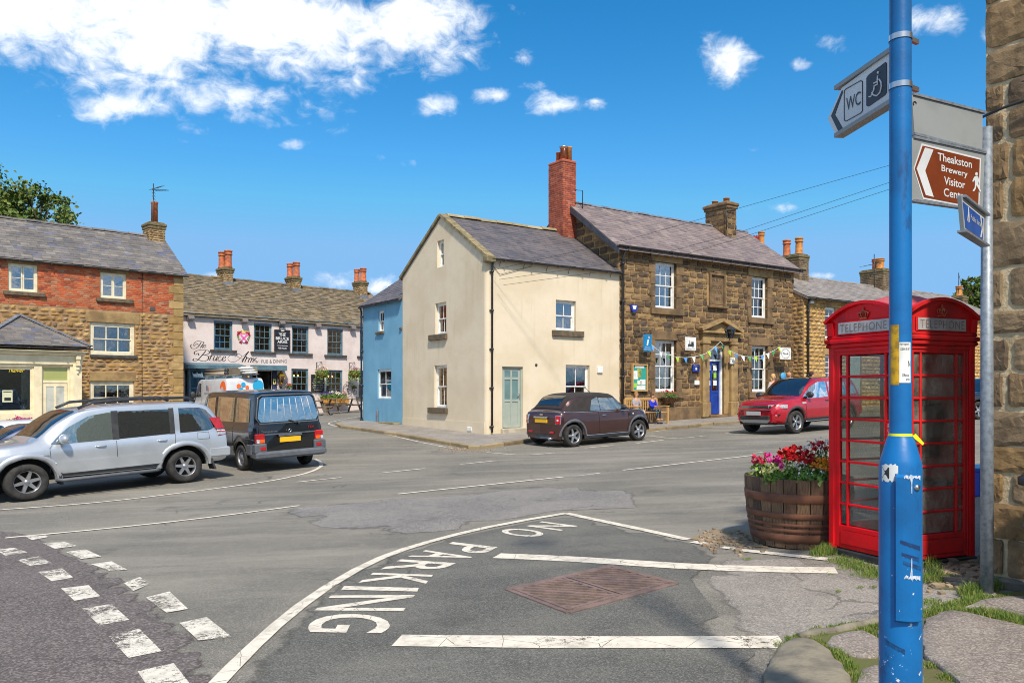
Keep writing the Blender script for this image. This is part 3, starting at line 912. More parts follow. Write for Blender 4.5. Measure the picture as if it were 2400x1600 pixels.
lint = [(BS[0] - .14, BS[1] + .2, BS[3], BS[3] + .44), (BS2[0] - .02, BS2[1] + .05, BS2[3], BS2[3] + .38)] + [(b[0] - .08, b[1] + .08, b[3], b[3] + .14) for b in BW]
sills_ = [(b[0] - .16, b[1] + .26, b[2] - .15, b[2]) for b in BW] + [(BS[0], BS[1] + .1, BS[2] - .12, BS[2])]
cut = holes + qh + lint + sills_
lay(bh, bf, courses(-7.3, 0, hb_, HE - .02, 0.076, (0.2, 0.24), 0.012, 0.018, rr, cut, bond=0.232), BRICK, M_BRICK, 'brick', 300, 8)
lay(bh, bf, courses(-7.3, 0, 0.2, hb_, (0.08, 0.23), (0.14, 0.5), 0.02, 0.05, rr, cut, wob=0.024), ROUND, M_RUBBLE, 'stone', 300, 9)
lay(bh, bf, [((q[0] + q[1]) / 2, (q[2] + q[3]) / 2, q[1] - q[0] - .02, q[3] - q[2] - .02, .035, 0) for q in qh], BRICK, mat('quoin_stone', pal=[S(176, 146, 92), S(150, 124, 80), S(186, 156, 104), S(160, 128, 76)], rough=.9, bump=.6, bscale=30, palvar=.3), 'quoin', 60, 2)
for l in lint: block(bh, bf, 'lintel', l, -0.03, 0.1, M_DRESS)
for s_ in sills_[:2]: block(bh, bf, 'sill', s_, -0.12, 0.12, M_SILL)
block(bh, bf, 'sill', sills_[2], -0.09, 0.12, M_DSILL)
for b in BW: window(bh, bf, b, 1, (2, 2), M_CREAMP, 0.05, 0.07, kind='casement', gm=M_REFLECT, curtain=[(0, .2, 0, 1), (.82, 1, 0, 1)])
window(bh, bf, BS, 3, (1, 1), M_CREAMP, 0.06, 0.12, 0.04, curtain=[(0, 1, 0, .42), (.86, 1, .4, 1)])
window(bh, bf, BS2, 3, (1, 1), M_CREAMP, 0.06, 0.12, 0.04, curtain=[(.78, 1, .3, 1)])
slp = Vector((0, 2.6, HRD - HE)); sl_ = slp.normalized(); e0 = -0.24
slates(bh, bM, Vector((-8.4, 0, HE + .07)) + sl_ * e0, (1, 0, 0), slp, 8.55, slp.length - e0 - .06, 0.34, 0.2, 0.012, M_SLATE1, 300)
ridge_tiles(bh, bf, -8.4, 0.1, 2.6, HRD + .05, M_SLATE1, .5)
gutter(bh, bf, -9, 0.16, HE - .1, -0.13, M_BLACK)
ca, ch0 = bf.px(361, 575, 2.6); ct = bf.px(361, 527, 2.6)[1]
M_CHIM = mat('chimney_stone', pal=[S(176, 152, 106), S(150, 126, 88), S(190, 168, 122), S(128, 108, 78), S(160, 132, 84)], rough=.9, bump=.7, bscale=40, palvar=.35)
M_CAP = mat('mossy_cap', S(124, 108, 78), S(92, 86, 58), 9, .95, .9, 30)
stack(bh, bM, ca - .36, ca + .36, 2.2, 3.0, HRD - .7, ct - .22, M_CHIM, M_CAP, ROUND, (.09, .13), (.16, .3), .016, .03, M_MORTB, pots=[(ca + .02, 2.6, .15, 1.0, M_TERRA, {'bands': False})], nobj=70, flash=HRD - .55, cap=.06)
pp = bf.px(333, 660)
cb = MB(bf.M); cb.tube([(pp[0], -.03, HE - .1), (pp[0] - .02, -.035, 3.3), (pp[0], -.03, .6)], .012, 5); cb.build('cable', M_BLACK, bh)
vb = bf.rect(351, 364, 719, 730); block(bh, bf, 'vent', vb, -.02, .02, M_DSILL)

# shop front built out from the brick house
M_SHOP = mat('shop_cream_paint', S(236, 222, 186), S(218, 204, 168), 3, .5, .1, 20)
sh = thing('small_shop', 'cream painted single storey shop front with hipped slate roof before the brick house', 'shop', M=bM @ Matrix.Translation((-6.5, -3.0, 0)))
sM = bM @ Matrix.Translation((-6.5, -3.0, 0)); sf = Fac(sM, ID)
sz = terrain(*(sM @ Vector((0, 0, 0))).xy) - sM.translation.z
sa = sf.px(191, 850)[0]; se = sf.px(223, 815)[1]
tz = sf.px(150, 856)[1]; fz = sf.px(150, 833)[1]
DW = sf.rect(4, 80, 858, 968); DO = sf.rect(98, 164, 857, 1010); DO = (DO[0], DO[1], sz + .05, DO[3])
sb = MB(); wall(sb, -sa, sa, sz - .2, fz, [(DW[0] - 1.2, DW[1], DW[2], DW[3]), DO], .12)
for x in (-sa, sa): sb.quad((x, 0, sz - .2), (x, 3, sz - .2), (x, 3, fz), (x, 0, fz))
sb.build('wall', M_SHOP, sh)
fb = MB(); fb.bbox(-sa - .03, sa + .03, -.06, .1, tz + .02, fz, .015); fb.bbox(-sa - .1, sa + .1, -.14, .1, fz, fz + .09, .02); fb.bbox(-sa - .16, sa + .16, -.22, .1, fz + .09, fz + .16, .02); fb.build('fascia', M_SHOP, sh)
pr = sf.rect(170, 191, 850, 900)
pb = MB(); pb.bbox(pr[0], pr[1], -.07, .05, sz - .2, tz + .03, .012); pb.bbox(pr[0] - .03, pr[1] + .03, -.1, .06, sz - .2, sz + .3, .015); pb.build('pilaster', M_SHOP, sh)
kb = MB(); kc = (pr[0] + pr[1]) / 2
for i, (w, z0, z1, d) in enumerate(((.16, 0, .16, .17), (.13, -.14, 0, .14), (.15, -.22, -.14, .16), (.1, -.36, -.22, .11), (.06, -.5, -.36, .07))):
 kb.bbox(kc - w / 2, kc + w / 2, -d - .06, -.06, fz - .02 + z0 - .14, fz - .02 + z1 - .14, .02)
kb.build('corbel', M_SHOP, sh)
apx = sf.px(40, 741, 2.0)[1]; R0 = Vector((-sa - .26, -.26, se)); HWD = sa + .26
rb = MB(); A_ = (0, HWD, apx)
rb.add([(-HWD, -.26, se), (HWD, -.26, se), A_, (HWD, 3, se), (-HWD, 3, se), (0, 3, apx)], [(0, 1, 2), (1, 3, 5, 2), (4, 0, 2, 5)]); rb.add([(-HWD, -.26, se - .05), (HWD, -.26, se - .05), (HWD, 3, se - .05), (-HWD, 3, se - .05)], [(0, 1, 2, 3)]); rb.build('roof', M_SLATE1, sh)
es_ = Vector((0, HWD + .26, apx - se)); LS = es_.length
slates(sh, sM, (-HWD, -.26, se), (1, 0, 0), es_, 2 * HWD, LS, .3, .17, .01, M_SLATE1, 200, keep=lambda x, s: HWD * s / LS - .02 < x < 2 * HWD - HWD * s / LS + .02, seed=17)
for sx in (-1, 1):
 hb = MB(); hb.bar((sx * HWD, -.26, se + .05), (0, HWD, apx + .06), .17, .035); hb.build('hip_roll', M_LEAD, sh)
gutter(sh, sf, -HWD, HWD, se - .04, -.3, M_BLACK, .06)
di = MB(); di.box(DO[0], DO[1], .1, .16, DO[3] - .06, DO[3]); ld = DO; tr_ = sf.px(130, 893, .1)[1]; dt = sf.px(130, 897, .1)[1]
di.box(DO[0], DO[0] + .06, .08, .16, DO[2], DO[3] - .06); di.box(DO[1] - .06, DO[1], .08, .16, DO[2], DO[3] - .06); di.box(DO[0] + .06, DO[1] - .06, .08, .16, dt, tr_ + .03)
dfr = di.build('door_frame', M_SHOP, sh)
tg = MB(); tg.box(DO[0] + .06, DO[1] - .06, .115, .12, tr_ + .03, DO[3] - .06); tg.build('transom_pane', mat('green_blind', S(178, 176, 104), S(160, 164, 96), 1.2, .4, coat=.6), dfr)
dd = MB(); x0, x1 = DO[0] + .07, DO[1] - .07; xm = (x0 + x1) / 2; pz0, pz1 = sf.px(130, 966, .1)[1], sf.px(130, 905, .1)[1]
for a, b in ((x0, x0 + .09), (xm - .04, xm + .04), (x1 - .09, x1)): dd.box(a, b, .1, .14, DO[2], dt)
for a, b in ((x0 + .09, xm - .04), (xm + .04, x1 - .09)):
 dd.box(a, b, .1, .14, pz1, dt); dd.box(a, b, .1, .14, pz0 - .3, pz0); dd.box(a, b, .115, .14, DO[2], pz0 - .3)
door = dd.build('door', M_SHOP, sh)
for a, b in ((x0 + .09, xm - .04), (xm + .04, x1 - .09)):
 q = MB(); q.box(a, b, .118, .124, pz0, pz1); q.build('pane', mat('netted_glass', S(196, 196, 184), S(170, 172, 164), 3, .3, coat=.7), door)
lb = MB(); lb.bbox(xm - .13, xm + .13, .085, .1, pz0 - .2, pz0 - .13, .008); lb.build('letterbox', M_DSILL, door)
window(sh, sf, (DW[0] - 1.2, DW[1], DW[2], DW[3]), 1, (1, 1), M_SHOP, .06, .06, .03, kind='casement', room=1.2, curtain=[(.86, 1.0, 0, 1)])
ps = sf.rect(5, 29, 914, 942, .1); po = MB(); po.box(ps[0], ps[1], .078, .082, ps[2], ps[3]); po.box(ps[0] + .03, ps[1] - .03, .074, .077, ps[3] - .07, ps[3] - .045, 1); po.box(ps[0] + .06, ps[1] - .05, .074, .077, ps[2] + .05, ps[2] + .16, 1); po.build('poster', [mat('poster_paper', S(206, 208, 172), None), M_BLACK], sh)
tx = sf.rect(20, 57, 862, 872, .1); tm = MB(); put_text(tm, 'Naiver', (tx[0], .07, tx[2]), (tx[1] - tx[0], 0, 0), (0, 0, tx[3] - tx[2]), shear=.4); tm.build('lettering', mat('yellow_lettering', S(226, 196, 60), None), sh)

# ---------------------------------------------------------------- pink pub
M_PINK = mat('pink_render', S(226, 212, 206), S(214, 198, 192), 1.1, .85, .35, 6, streak=(S(176, 160, 150), .5), stain=S(180, 162, 150), stain_a=.35, stain_s=.7)
M_STSL = mat('stone_slate', pal=[S(136, 120, 96), S(112, 100, 80), S(152, 136, 112), S(96, 88, 74), S(126, 112, 86), S(142, 124, 94), S(106, 96, 82)], rough=.9, bump=.8, bscale=26, scale=3, palvar=.35)
pub, pM, pf = frame('pub', 'long pale pink rendered pub with mossy stone slate roof and blue painted windows', 'pub', 522, 42, 45)
PH = pf.px(522, 738)[1]; PHR = pf.px(560, 660, 2.7)[1]
PU = [pf.rect(501, 545, 752, 820), pf.rect(595, 637, 758, 824), pf.rect(684, 723.5, 764, 828), pf.rect(767, 804, 770, 832)]
PU.append((PU[3][0] + 2.2, PU[3][1] + 2.2, PU[3][2], PU[3][3]))
PL = [pf.rect(683, 723, 864, 934), pf.rect(764, 803, 867, 930)]; PL.append((PL[1][0] + 2.2, PL[1][1] + 2.2, PL[1][2], PL[1][3]))
pg = terrain(*(pM @ Vector((7, -.5, 0))).xy) - pM.translation.z
PD = pf.rect(590, 638, 869, 960); PD = (PD[0], PD[1], pg - .1, PD[3])
PB = (pf.px(434, 900)[0], pf.px(551, 900)[0], pf.px(500, 934)[1], pf.px(500, 866)[1])
pw = MB(); wall(pw, -6, 11, -1.2, PH, PU + PL + [PD, PB], .12); pw.build('wall', M_PINK, pub)
gable_shell(pub, pf, -6, 11, 5.4, -1.2, PH, PHR, M_PINK, roofm=M_STSL)
for i, r in enumerate(PU): window(pub, pf, r, 3, (2, 2), M_BLUEP, .06, .075, .028, curtain=[[], [(0, .28, 0, .48)], [(.8, 1, 0, 1)], [(.5, 1, 0, 1)], []][i] or None)
for i, r in enumerate(PL): window(pub, pf, r, 3, (2, 2), M_BLUEP, .06, .075, .028, glow=[(.35, .8, .05), (.62, .8, .05)] if i < 2 else None)
for r in PU + PL[:3]: block(pub, pf, 'sill', (r[0] - .2, r[1] + .2, r[2] - .12, r[2]), -.12, .1, M_DSILL)
slp = Vector((0, 2.7, PHR - PH)); sl_ = slp.normalized()
slates(pub, pM, Vector((-2.6, 0, PH + .07)) - sl_ * .22, (1, 0, 0), slp, 12.6, slp.length + .14, .36, .2, .03, M_STSL, 300, seed=23, grow=.35)
ridge_tiles(pub, pf, -3, 11, 2.7, PHR + .06, M_STSL, .6, .14)
gb = MB(); gb.bbox(-3, 11.1, -.17, -.02, PH - .1, PH + .04, .02); gb.bbox(-3, 11.1, -.05, 0, PH - .2, PH - .1, .01); gb.build('gutter', M_BLUEP, pub)
for i, (u0, u1, vt) in enumerate(((511, 547, 629), (671, 707, 650), (829, 863, 661))):
 a, h1 = pf.px((u0 + u1) / 2, vt, 2.5)
 hh = [1.12, 1.0, .98][i]
 stack(pub, pM, a - .26, a + .3, 2.2, 3.0, PHR - .5, h1 - .24, M_CHIM, M_CAP, ROUND, (.09, .13), (.14, .3), .014, .028, M_MORTB,
          pots=[(a - .06, 2.85, .17, hh * .82, M_TERRA, {}), (a + .1, 2.4, .19, hh * .86, M_TERRA, {})], nobj=40, flash=PHR - .36, seed=30 + i, cap=.07)
# bay window with open top lights
bw = MB(); a0, a1, z0, z1 = PB; dpt = -.55
for x in (a0, lerp(a0, a1, .33), lerp(a0, a1, .66), a1): bw.box(x - .05, x + .05, dpt, dpt + .1, z0 - .1, z1)
zt_ = lerp(z0, z1, .72)
for q in ((z0 - .1, z0 + .02), (zt_ - .03, zt_ + .03), (z1 - .07, z1), (lerp(z0, z1, .36) - .02, lerp(z0, z1, .36) + .02)): bw.box(a0, a1, dpt + .012, dpt + .09, *q)
for i in range(3):
 x = lerp(a0, a1, (i + .5) / 3); bw.box(x - .02, x + .02, dpt + .02, dpt + .07, z0, z1)
for x in (a0, a1): bw.box(x - .04, x + .04, dpt + .1, 0.02, z0 - .1, z0); bw.box(x - .04, x + .04, dpt + .1, .02, z1 - .06, z1); bw.box(x - .03, x + .03, -.32, -.27, z0, z1 - .06)
bw.box(a0 - .06, a1 + .06, dpt - .04, .02, pg - .4, z0 - .1, 1)
bay = bw.build('bay_window', [M_BLUEP, M_PINK, M_DARK], pub)
for i in range(6):
 for (h0, h1) in ((z0 + .02, lerp(z0, z1, .36) - .02), (lerp(z0, z1, .36) + .02, zt_ - .03), (zt_ + .03, z1 - .07)):
  p = MB(); p.box(lerp(a0, a1, i / 6) + .05, lerp(a0, a1, (i + 1) / 6) - .03, dpt + .045, dpt + .05, h0, h1); p.build('pane', M_GLASS, bay)
cp_ = MB(); cp_.prism([(a0 - .2, dpt - .25, z1 + .02), (a0 - .2, dpt - .25, z1 + .2), (a0 - .2, 0, z1 + .34), (a0 - .2, 0, z1 + .02)], (a1 - a0 + .4, 0, 0)); cp_.build('canopy', M_BLUEP, pub)
for x in (lerp(a0, a1, .02), lerp(a0, a1, .8)):
 cs = MB(Matrix.Translation((x, dpt, z1 - .06)) @ Matrix.Rotation(-.55, 4, 'X')); w = .52
 for q in ((0, .04), (w / 2 - .02, w / 2 + .02), (w - .04, w)): cs.box(*q, -.03, 0, -.42, 0)
 cs.box(.04, w - .04, -.028, -.002, -.42, -.37); cs.box(.04, w - .04, -.028, -.002, -.04, 0); cs.box(.04, w - .04, -.016, -.012, -.37, -.04, 1)
 cs.build('top_light', [M_BLUEP, M_REFLECT], pub)
dk = MB(); dk.bbox(PD[0] - .1, PD[1] + .62, -.5, 0, PD[3] + .02, PD[3] + .3, .02); dk.build('porch_canopy', M_BLUEP, pub)
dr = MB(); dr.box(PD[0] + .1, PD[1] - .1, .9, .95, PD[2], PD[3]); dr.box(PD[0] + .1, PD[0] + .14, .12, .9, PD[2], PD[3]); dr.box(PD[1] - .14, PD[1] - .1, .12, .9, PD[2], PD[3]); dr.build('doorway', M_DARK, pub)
jb = MB(); jb.box(PD[1], PD[1] + .24, -.06, .02, PD[2], PD[3] + .02); jb.box(PD[0] - .14, PD[0], -.06, .02, PD[2], PD[3] + .02); jb.build('door_jamb', mat('navy_paint', S(48, 58, 78), None, rough=.5), pub)
nz_ = pf.rect(640, 646.5, 888, 900, -.06); nb = MB(); nb.box(nz_[0], nz_[1], -.075, -.062, nz_[2], nz_[3]); nb.box(nz_[0] + .04, nz_[1] - .04, -.079, -.076, nz_[2] + .06, nz_[3] - .06, 1); nb.box(nz_[0], nz_[1], -.075, -.062, nz_[2] - .3, nz_[2] - .12, 2); nb.build('rating_plate', [mat('pale_yellow', S(232, 222, 130), None), M_BLACK, mat('plate_blue', S(52, 70, 140), None)], pub)
# lettering painted on the wall: pen strokes with thick and thin
def pen(mb, fac, pts, w0, w1, ang=0.9, d=-0.006, n=8):
 P = [Vector(p) for p in pts]; out = []
 for i in range(len(P) - 1):
  a = P[max(i - 1, 0)]; b = P[i]; c = P[i + 1]; e = P[min(i + 2, len(P) - 1)]
  for j in range(n):
   t = j / n; out.append(.5 * ((2 * b) + (c - a) * t + (2 * a - 5 * b + 4 * c - e) * t * t + (3 * b - a - 3 * c + e) * t ** 3))
 out.append(P[-1]); L = []; Rr = []
 for i, p in enumerate(out):
  dd_ = (out[min(i + 1, len(out) - 1)] - out[max(i - 1, 0)]); dd_ = dd_.normalized() if dd_.length > 0 else Vector((1, 0))
  th = abs(sin(atan2(-dd_.y, dd_.x) - ang + pi / 2 - .35)); w = lerp(w0, w1, abs(dd_.y) ** 2.2) * .5
  nrm = Vector((-dd_.y, dd_.x)) * w; L.append(p + nrm); Rr.append(p - nrm)
 q = [fac.px(x, y) for x, y in L] + [fac.px(x, y) for x, y in Rr]; k = len(L)
 mb.add([(a, d, h) for a, h in q], [(i, i + 1, k + i + 1, k + i) for i in range(k - 1)])
sx_ = lambda l: [(430 + x / 8.711, 780 + y / 8.711) for x, y in l]
lt = MB(); n_p = 0; M_INK = mat('sign_black', (.03, .025, .022), None)
for l, a, b in (([(300, 255), (290, 225), (250, 230), (215, 265), (215, 215), (270, 170), (340, 165), (425, 190)], .7, 2.0), ([(365, 180), (330, 240), (290, 290), (230, 320), (170, 310), (145, 265), (165, 230)], .7, 3.0),
          ([(420, 190), (345, 305)], 1.5, 2.6), ([(345, 300), (375, 255), (405, 245), (385, 300), (400, 300)], .8, 2.2), ([(415, 280), (455, 262), (450, 240), (425, 250), (412, 290), (435, 302), (462, 285)], .7, 2.0),
          ([(315, 460), (300, 415), (250, 440), (220, 420), (235, 380), (320, 350), (430, 345), (515, 365), (520, 415), (450, 445), (385, 452)], .9, 3.6), ([(455, 365), (400, 430), (330, 510), (270, 565), (210, 570), (195, 545), (225, 522), (300, 545), (380, 572)], 1.0, 4.2),
          ([(385, 452), (470, 455), (515, 495), (490, 550), (420, 575), (340, 565)], .9, 3.8), ([(530, 470), (572, 455), (560, 480), (530, 560)], .9, 3.2), ([(545, 510), (590, 460), (615, 465)], .8, 2.4),
          ([(635, 470), (605, 545), (630, 565), (670, 520)], .9, 3.2), ([(695, 470), (665, 560), (690, 560)], .9, 3.2), ([(765, 490), (745, 475), (710, 510), (705, 555), (740, 570), (785, 540)], .9, 3.0),
          ([(800, 530), (855, 505), (850, 478), (815, 490), (790, 545), (820, 575), (865, 545)], .9, 3.0),
          ([(1055, 490), (1050, 455), (980, 450), (915, 490), (915, 550), (975, 590), (1065, 580), (1180, 500), (1330, 378)], .7, 1.2), ([(1330, 378), (1270, 460), (1195, 590)], 1.6, 5.0), ([(1225, 535), (1140, 505), (1080, 460), (1100, 425), (1160, 440), (1190, 475)], .7, 1.3),
          ([(1270, 490), (1290, 495), (1250, 595)], .9, 3.4), ([(1262, 560), (1310, 505), (1330, 510)], .8, 2.6), ([(1345, 515), (1315, 600)], .9, 3.2), ([(1328, 560), (1370, 510), (1395, 520), (1365, 600)], .8, 3.2), ([(1375, 565), (1420, 515), (1440, 525), (1415, 590), (1435, 600)], .8, 3.2),
          ([(1490, 500), (1450, 560), (1490, 575), (1500, 605), (1450, 600)], .9, 3.0), ([(1500, 605), (1530, 565)], .6, .9)):
 pen(lt, pf, sx_(l), a * .85, b * .72); n_p += 1
 if n_p in (5, 14, 19): lt.build('lettering', M_INK, pub); lt = MB()
o_ = pf.px(612.5, 851); x_ = pf.px(672, 850); y_ = pf.px(612.5, 843)
lt.build('lettering', M_INK, pub); lt = MB()
put_text(lt, 'PUB & DINING', (o_[0], -.006, o_[1]), (x_[0] - o_[0], 0, x_[1] - o_[1]), (y_[0] - o_[0], 0, y_[1] - o_[1]), bold=-.008)
lt.build('lettering', M_INK, pub)

# ---------------------------------------------------------------- cream corner house
M_CRM = mat('cream_render', S(224, 208, 181), S(214, 197, 168), .8, .8, .6, 3.2, stain=S(196, 180, 140), stain_a=.4, stain_s=.6, brough=.5, streak=(S(176, 160, 126), .5))
M_SLATE2 = mat('dark_slate', pal=[S(92, 88, 92), S(104, 98, 100), S(84, 82, 88), S(114, 106, 104), S(98, 92, 94), S(108, 100, 100)], rough=.6, bump=.25, bscale=25, scale=1.6, palvar=.2)
crm, cM, cf = frame('cream_house', 'cream rendered corner house with gable, pale green door and white sash windows', 'house', 1140, 26.2, 34.9, dz=0.06)
CD = 5.8; cg = Fac(cM, Matrix.Translation((0, CD, 0)) @ Matrix.Rotation(-pi / 2, 4, 'Z'))
CHE = cf.px(1142, 604)[1]; CHR = cg.px(1031, 510)[1]
CWF = [cf.rect(1303, 1350, 704, 775), cf.rect(1326, 1382, 855, 955)]; CDO = cf.rect(1177, 1226, 859, 1003)
CWG = [cg.rect(1024.6, 1040.5, 563, 626), cg.rect(1020, 1046, 709, 783), cg.rect(1018, 1047, 855.5, 955)]
CL = 5.72; rd_ = .16
cw = MB(); wall(cw, .14, CL, -.8, CHE, CWF + [CDO], rd_)
sl2 = (CHR - CHE) / (CD / 2)
cw.M = cg.M; wall(cw, 0, CD - .14, -.8, CHR, CWG, rd_, hps=[(-sl2, 1, CHE), (sl2, 1, CHE + sl2 * CD)])
cw.M = None
cw.lathe([(.14, -.8), (.14, CHE)], 6, (.14, .14, 0), a0=pi, a1=1.5 * pi, caps=False)
cw.quad((CL, CD, -.8), (0, CD, -.8), (0, CD, CHE), (CL, CD, CHE)); cw.build('wall', M_CRM, crm)
rb = MB(); k = CD / 2
for y0, y1 in ((-.12, k), (CD + .12, k)): rb.prism([(-.02, y0, CHE - .12 * sl2), (CL, y0, CHE - .12 * sl2), (CL, y1, CHR), (-.02, y1, CHR)], (0, 0, .07))
rb.build('roof', M_SLATE2, crm)
slp = Vector((0, k, CHR - CHE)); sl_ = slp.normalized()
slates(crm, cM, Vector((.2, 0, CHE + .07)) - sl_ * .17, (1, 0, 0), slp, CL - .2, slp.length + .1, .3, .19, .009, M_SLATE2, 300, seed=41)
M_COPE = mat('coping_stone', S(148, 132, 96), S(112, 104, 76), 5, .9, .7, 30)
for i in range(9):
 for sy in (0, 1):
  t0, t1 = i / 9, (i + 1) / 9 - .006; q = []
  for t in (t0, t1):
   y = lerp(-.14, k, t); q.append((y if not sy else CD - y, CHE - .14 * sl2 + (CHR + .14 * sl2 - CHE) * t * 1.0 + .07))
  mb = MB(); mb.bar((.07, q[0][0], q[0][1] + .02), (.07, q[1][0], q[1][1] + .02), .3, .09); mb.build('coping_stone', M_COPE, crm)
mb = MB(); mb.bbox(-.1, .26, -.2, .08, CHE - .16, CHE + .06, .03); mb.build('kneeler', M_COPE, crm)
ridge_tiles(crm, cf, .2, CL, k, CHR + .05, mat('stone_ridge', pal=[S(176, 158, 116), S(150, 136, 100), S(188, 170, 130)], rough=.9, bump=.5, bscale=30), .62, .15)
for i, r in enumerate(CWF): window(crm, cf, r, 2, (1, 1), M_WHITE, rd_ - .04, .06, .028, gm=M_REFLECT if i == 0 else M_GLASS)
for i, r in enumerate(CWG): window(crm, cg, r, 2, (1, 1), M_WHITE, rd_ - .06, .06, .026, gm=M_REFLECT if i == 2 else M_GLASS, curtain=[(0, 1, 0, .5)] if i == 1 else None)
block(crm, cf, 'sill', (CWF[0][0] - .18, CWF[0][1] + .3, CWF[0][2] - .2, CWF[0][2]), -.1, .15, M_SILL)
for r in CWG[1:]: block(crm, cg, 'sill', (r[0] - .34, r[1] + .08, r[2] - .2, r[2]), -.1, .1, M_SILL)
M_SAGE = mat('sage_green_paint', S(164, 172, 160), S(154, 162, 150), 3, .45)
db = MB(); x0, x1, z0, z1 = CDO; xm = (x0 + x1) / 2; zr = [z0 + .02, z0 + .12, lerp(z0, z1, .43), lerp(z0, z1, .47), lerp(z0, z1, .79), lerp(z0, z1, .83), z1 - .14, z1 - .06]
for a, b in ((x0, x0 + .06), (x1 - .06, x1)): db.box(a, b, .06, .14, z0, z1)
db.box(x0 + .06, x1 - .06, .06, .14, z1 - .06, z1)
for a, b in ((x0 + .065, x0 + .15), (xm - .035, xm + .035), (x1 - .15, x1 - .065)): db.box(a, b, .085, .13, z0 + .02, z1 - .062)
for a, b in ((x0 + .15, xm - .035), (xm + .035, x1 - .15)):
 for i in (0, 2, 4, 6): db.box(a, b, .087, .128, zr[i], zr[i + 1] if i < 6 else z1 - .062)
 db.box(a, b, .105, .125, zr[1], zr[2])
door = db.build('door', M_SAGE, crm)
for a, b in ((x0 + .15, xm - .035), (xm + .035, x1 - .15)):
 for i in (3, 5): q = MB(); q.box(a, b, .104, .112, zr[i], zr[i + 1]); q.build('pane', mat('frosted_glass', S(96, 124, 124), S(110, 138, 136), 2, .2, coat=.6), door)
hn = MB(); hn.bbox(x1 - .12, x1 - .085, .06, .085, lerp(z0, z1, .47), lerp(z0, z1, .56), .006); hn.tube([(x1 - .1, .05, lerp(z0, z1, .53)), (x1 - .2, .045, lerp(z0, z1, .53))], .012, 6); hn.build('handle', mat('steel', (.55, .55, .56), None, rough=.3, metal=1), door)
block(crm, cf, 'doorstep', (x0 - .06, x1 + .1, z0 - .2, z0 - .002), -.12, .1, mat('pale_step', S(186, 176, 156), S(160, 150, 132), 4, .9))
a_ = cf.px(1151, 700)[0]
gutter(crm, cf, .1, CL, CHE - .03, -.1, M_BLACK, .055)
pipe(crm, cf, [(a_, -.16, CHE - .1), (a_, -.07, CHE - .25), (a_, -.06, .1)], M_BLACK, .034)
vz = cf.px(1256.5, 855); mb = MB(); mb.lathe([(.05, -.015), (.05, .01)], 12, (vz[0], 0, vz[1]), axis='y'); mb.build('vent', M_DSILL, crm)
mz = cf.rect(1399, 1411, 859, 874); block(crm, cf, 'meter_box', mz, -.06, .02, M_WHITE)
mz = cg.rect(1096, 1106, 1000, 1010); block(crm, cg, 'socket', mz, -.03, .01, M_WHITE)
hk = MB()
for i in range(6):
 x = .5 + i * .95; hk.tube([(x, -.1, CHE - .08), (x, -.03, CHE - .16), (x, -.03, CHE - .24)], .008, 4)
hk.tube([(.15, -.02, CHE - .15), (.5, -.03, CHE - .5), (.9, -.03, CHE - .38), (1.8, -.03, CHE - .12)], .008, 4); hk.build('cable', M_BLACK, crm)
pl = MB(cg.M); pl.box(0, CD - .1, -.012, .02, -.8, .42); pl.build('plinth', M_CRM, crm)

# ---------------------------------------------------------------- blue house
M_SKYB = mat('sky_blue_render', S(118, 172, 200), S(108, 162, 192), .9, .8, .5, 4, stain=S(98, 148, 176), stain_a=.3, streak=(S(92, 132, 152), .5))
x, y = (cM @ Vector((0, CD, 0))).xy
bl = thing('blue_house', 'narrow sky blue rendered house with small white sash windows beside cream gable', 'house', M=Matrix.Translation((x, y, terrain(x, y) + .06)) @ Matrix.Rotation(radians(34.9), 4, 'Z'))
blM = bl.matrix_basis.copy(); BLW = 3.55; lf = Fac(blM, Matrix.Translation((0, BLW, 0)) @ Matrix.Rotation(-pi / 2, 4, 'Z'))
LHE = lf.px(850, 717)[1]; W1 = lf.rect(886.6, 900, 728, 777); W2 = lf.rect(885, 917, 865, 934)
lw = MB(lf.M); wall(lw, 0, BLW - .004, -1, LHE, [W1, W2], .1); lw.M = None
D6 = 6.0; lr = LHE + 2.0
lw.poly([(0, BLW, -1), (0, BLW, LHE), (D6 / 2, BLW, lr), (D6, BLW, LHE), (D6, BLW, -1)]); lw.build('wall', M_SKYB, bl)
rb = MB()
for x0_, x1_ in ((-.14, D6 / 2), (D6 + .14, D6 / 2)): rb.prism([(x0_, BLW + .1, LHE - .09), (x0_, .01, LHE - .09), (x1_, .01, lr), (x1_, BLW + .1, lr)], (0, 0, .07))
rb.build('roof', M_SLATE2, bl)
slp = Vector((D6 / 2, 0, lr - LHE)); sl_ = slp.normalized()
slates(bl, blM, Vector((0, BLW + .1, LHE + .07)) - sl_ * .18, (0, -1, 0), slp, BLW + .08, slp.length + .1, .3, .2, .009, M_SLATE2, 150, seed=43)
window(bl, lf, W1, 2, (1, 1), M_WHITE, .05, .045, .02); window(bl, lf, W2, 2, (1, 1), M_WHITE, .05, .055, .024, curtain=[(.4, 1, 0, 1)])
block(bl, lf, 'sill', (W1[0] - .14, W1[1] + .04, W1[2] - .1, W1[2]), -.08, .08, M_SILL)
gutter(bl, lf, -.08, BLW, LHE - .06, -.1, mat('navy_gutter', S(44, 54, 70), None, rough=.4), .05)
pipe(bl, lf, [(-.0, -.12, LHE - .1), (-.02, -.06, LHE - .25), (-.02, -.06, -.1)], MATS['navy_gutter'], .04)
block(bl, lf, 'boundary_post', (1.42, 1.52, -.3, .55), -.1, -.02, M_LEAD)
ws = lf.px(944, 700); block(bl, lf, 'doorstep', (BLW - 1.5, BLW - .1, -.3, .1), -.32, 0, M_COPE)
block(bl, lf, 'sill', (BLW - .2, BLW - .02, W1[2] - .03, W1[2] + .05), -.06, .02, M_SILL)

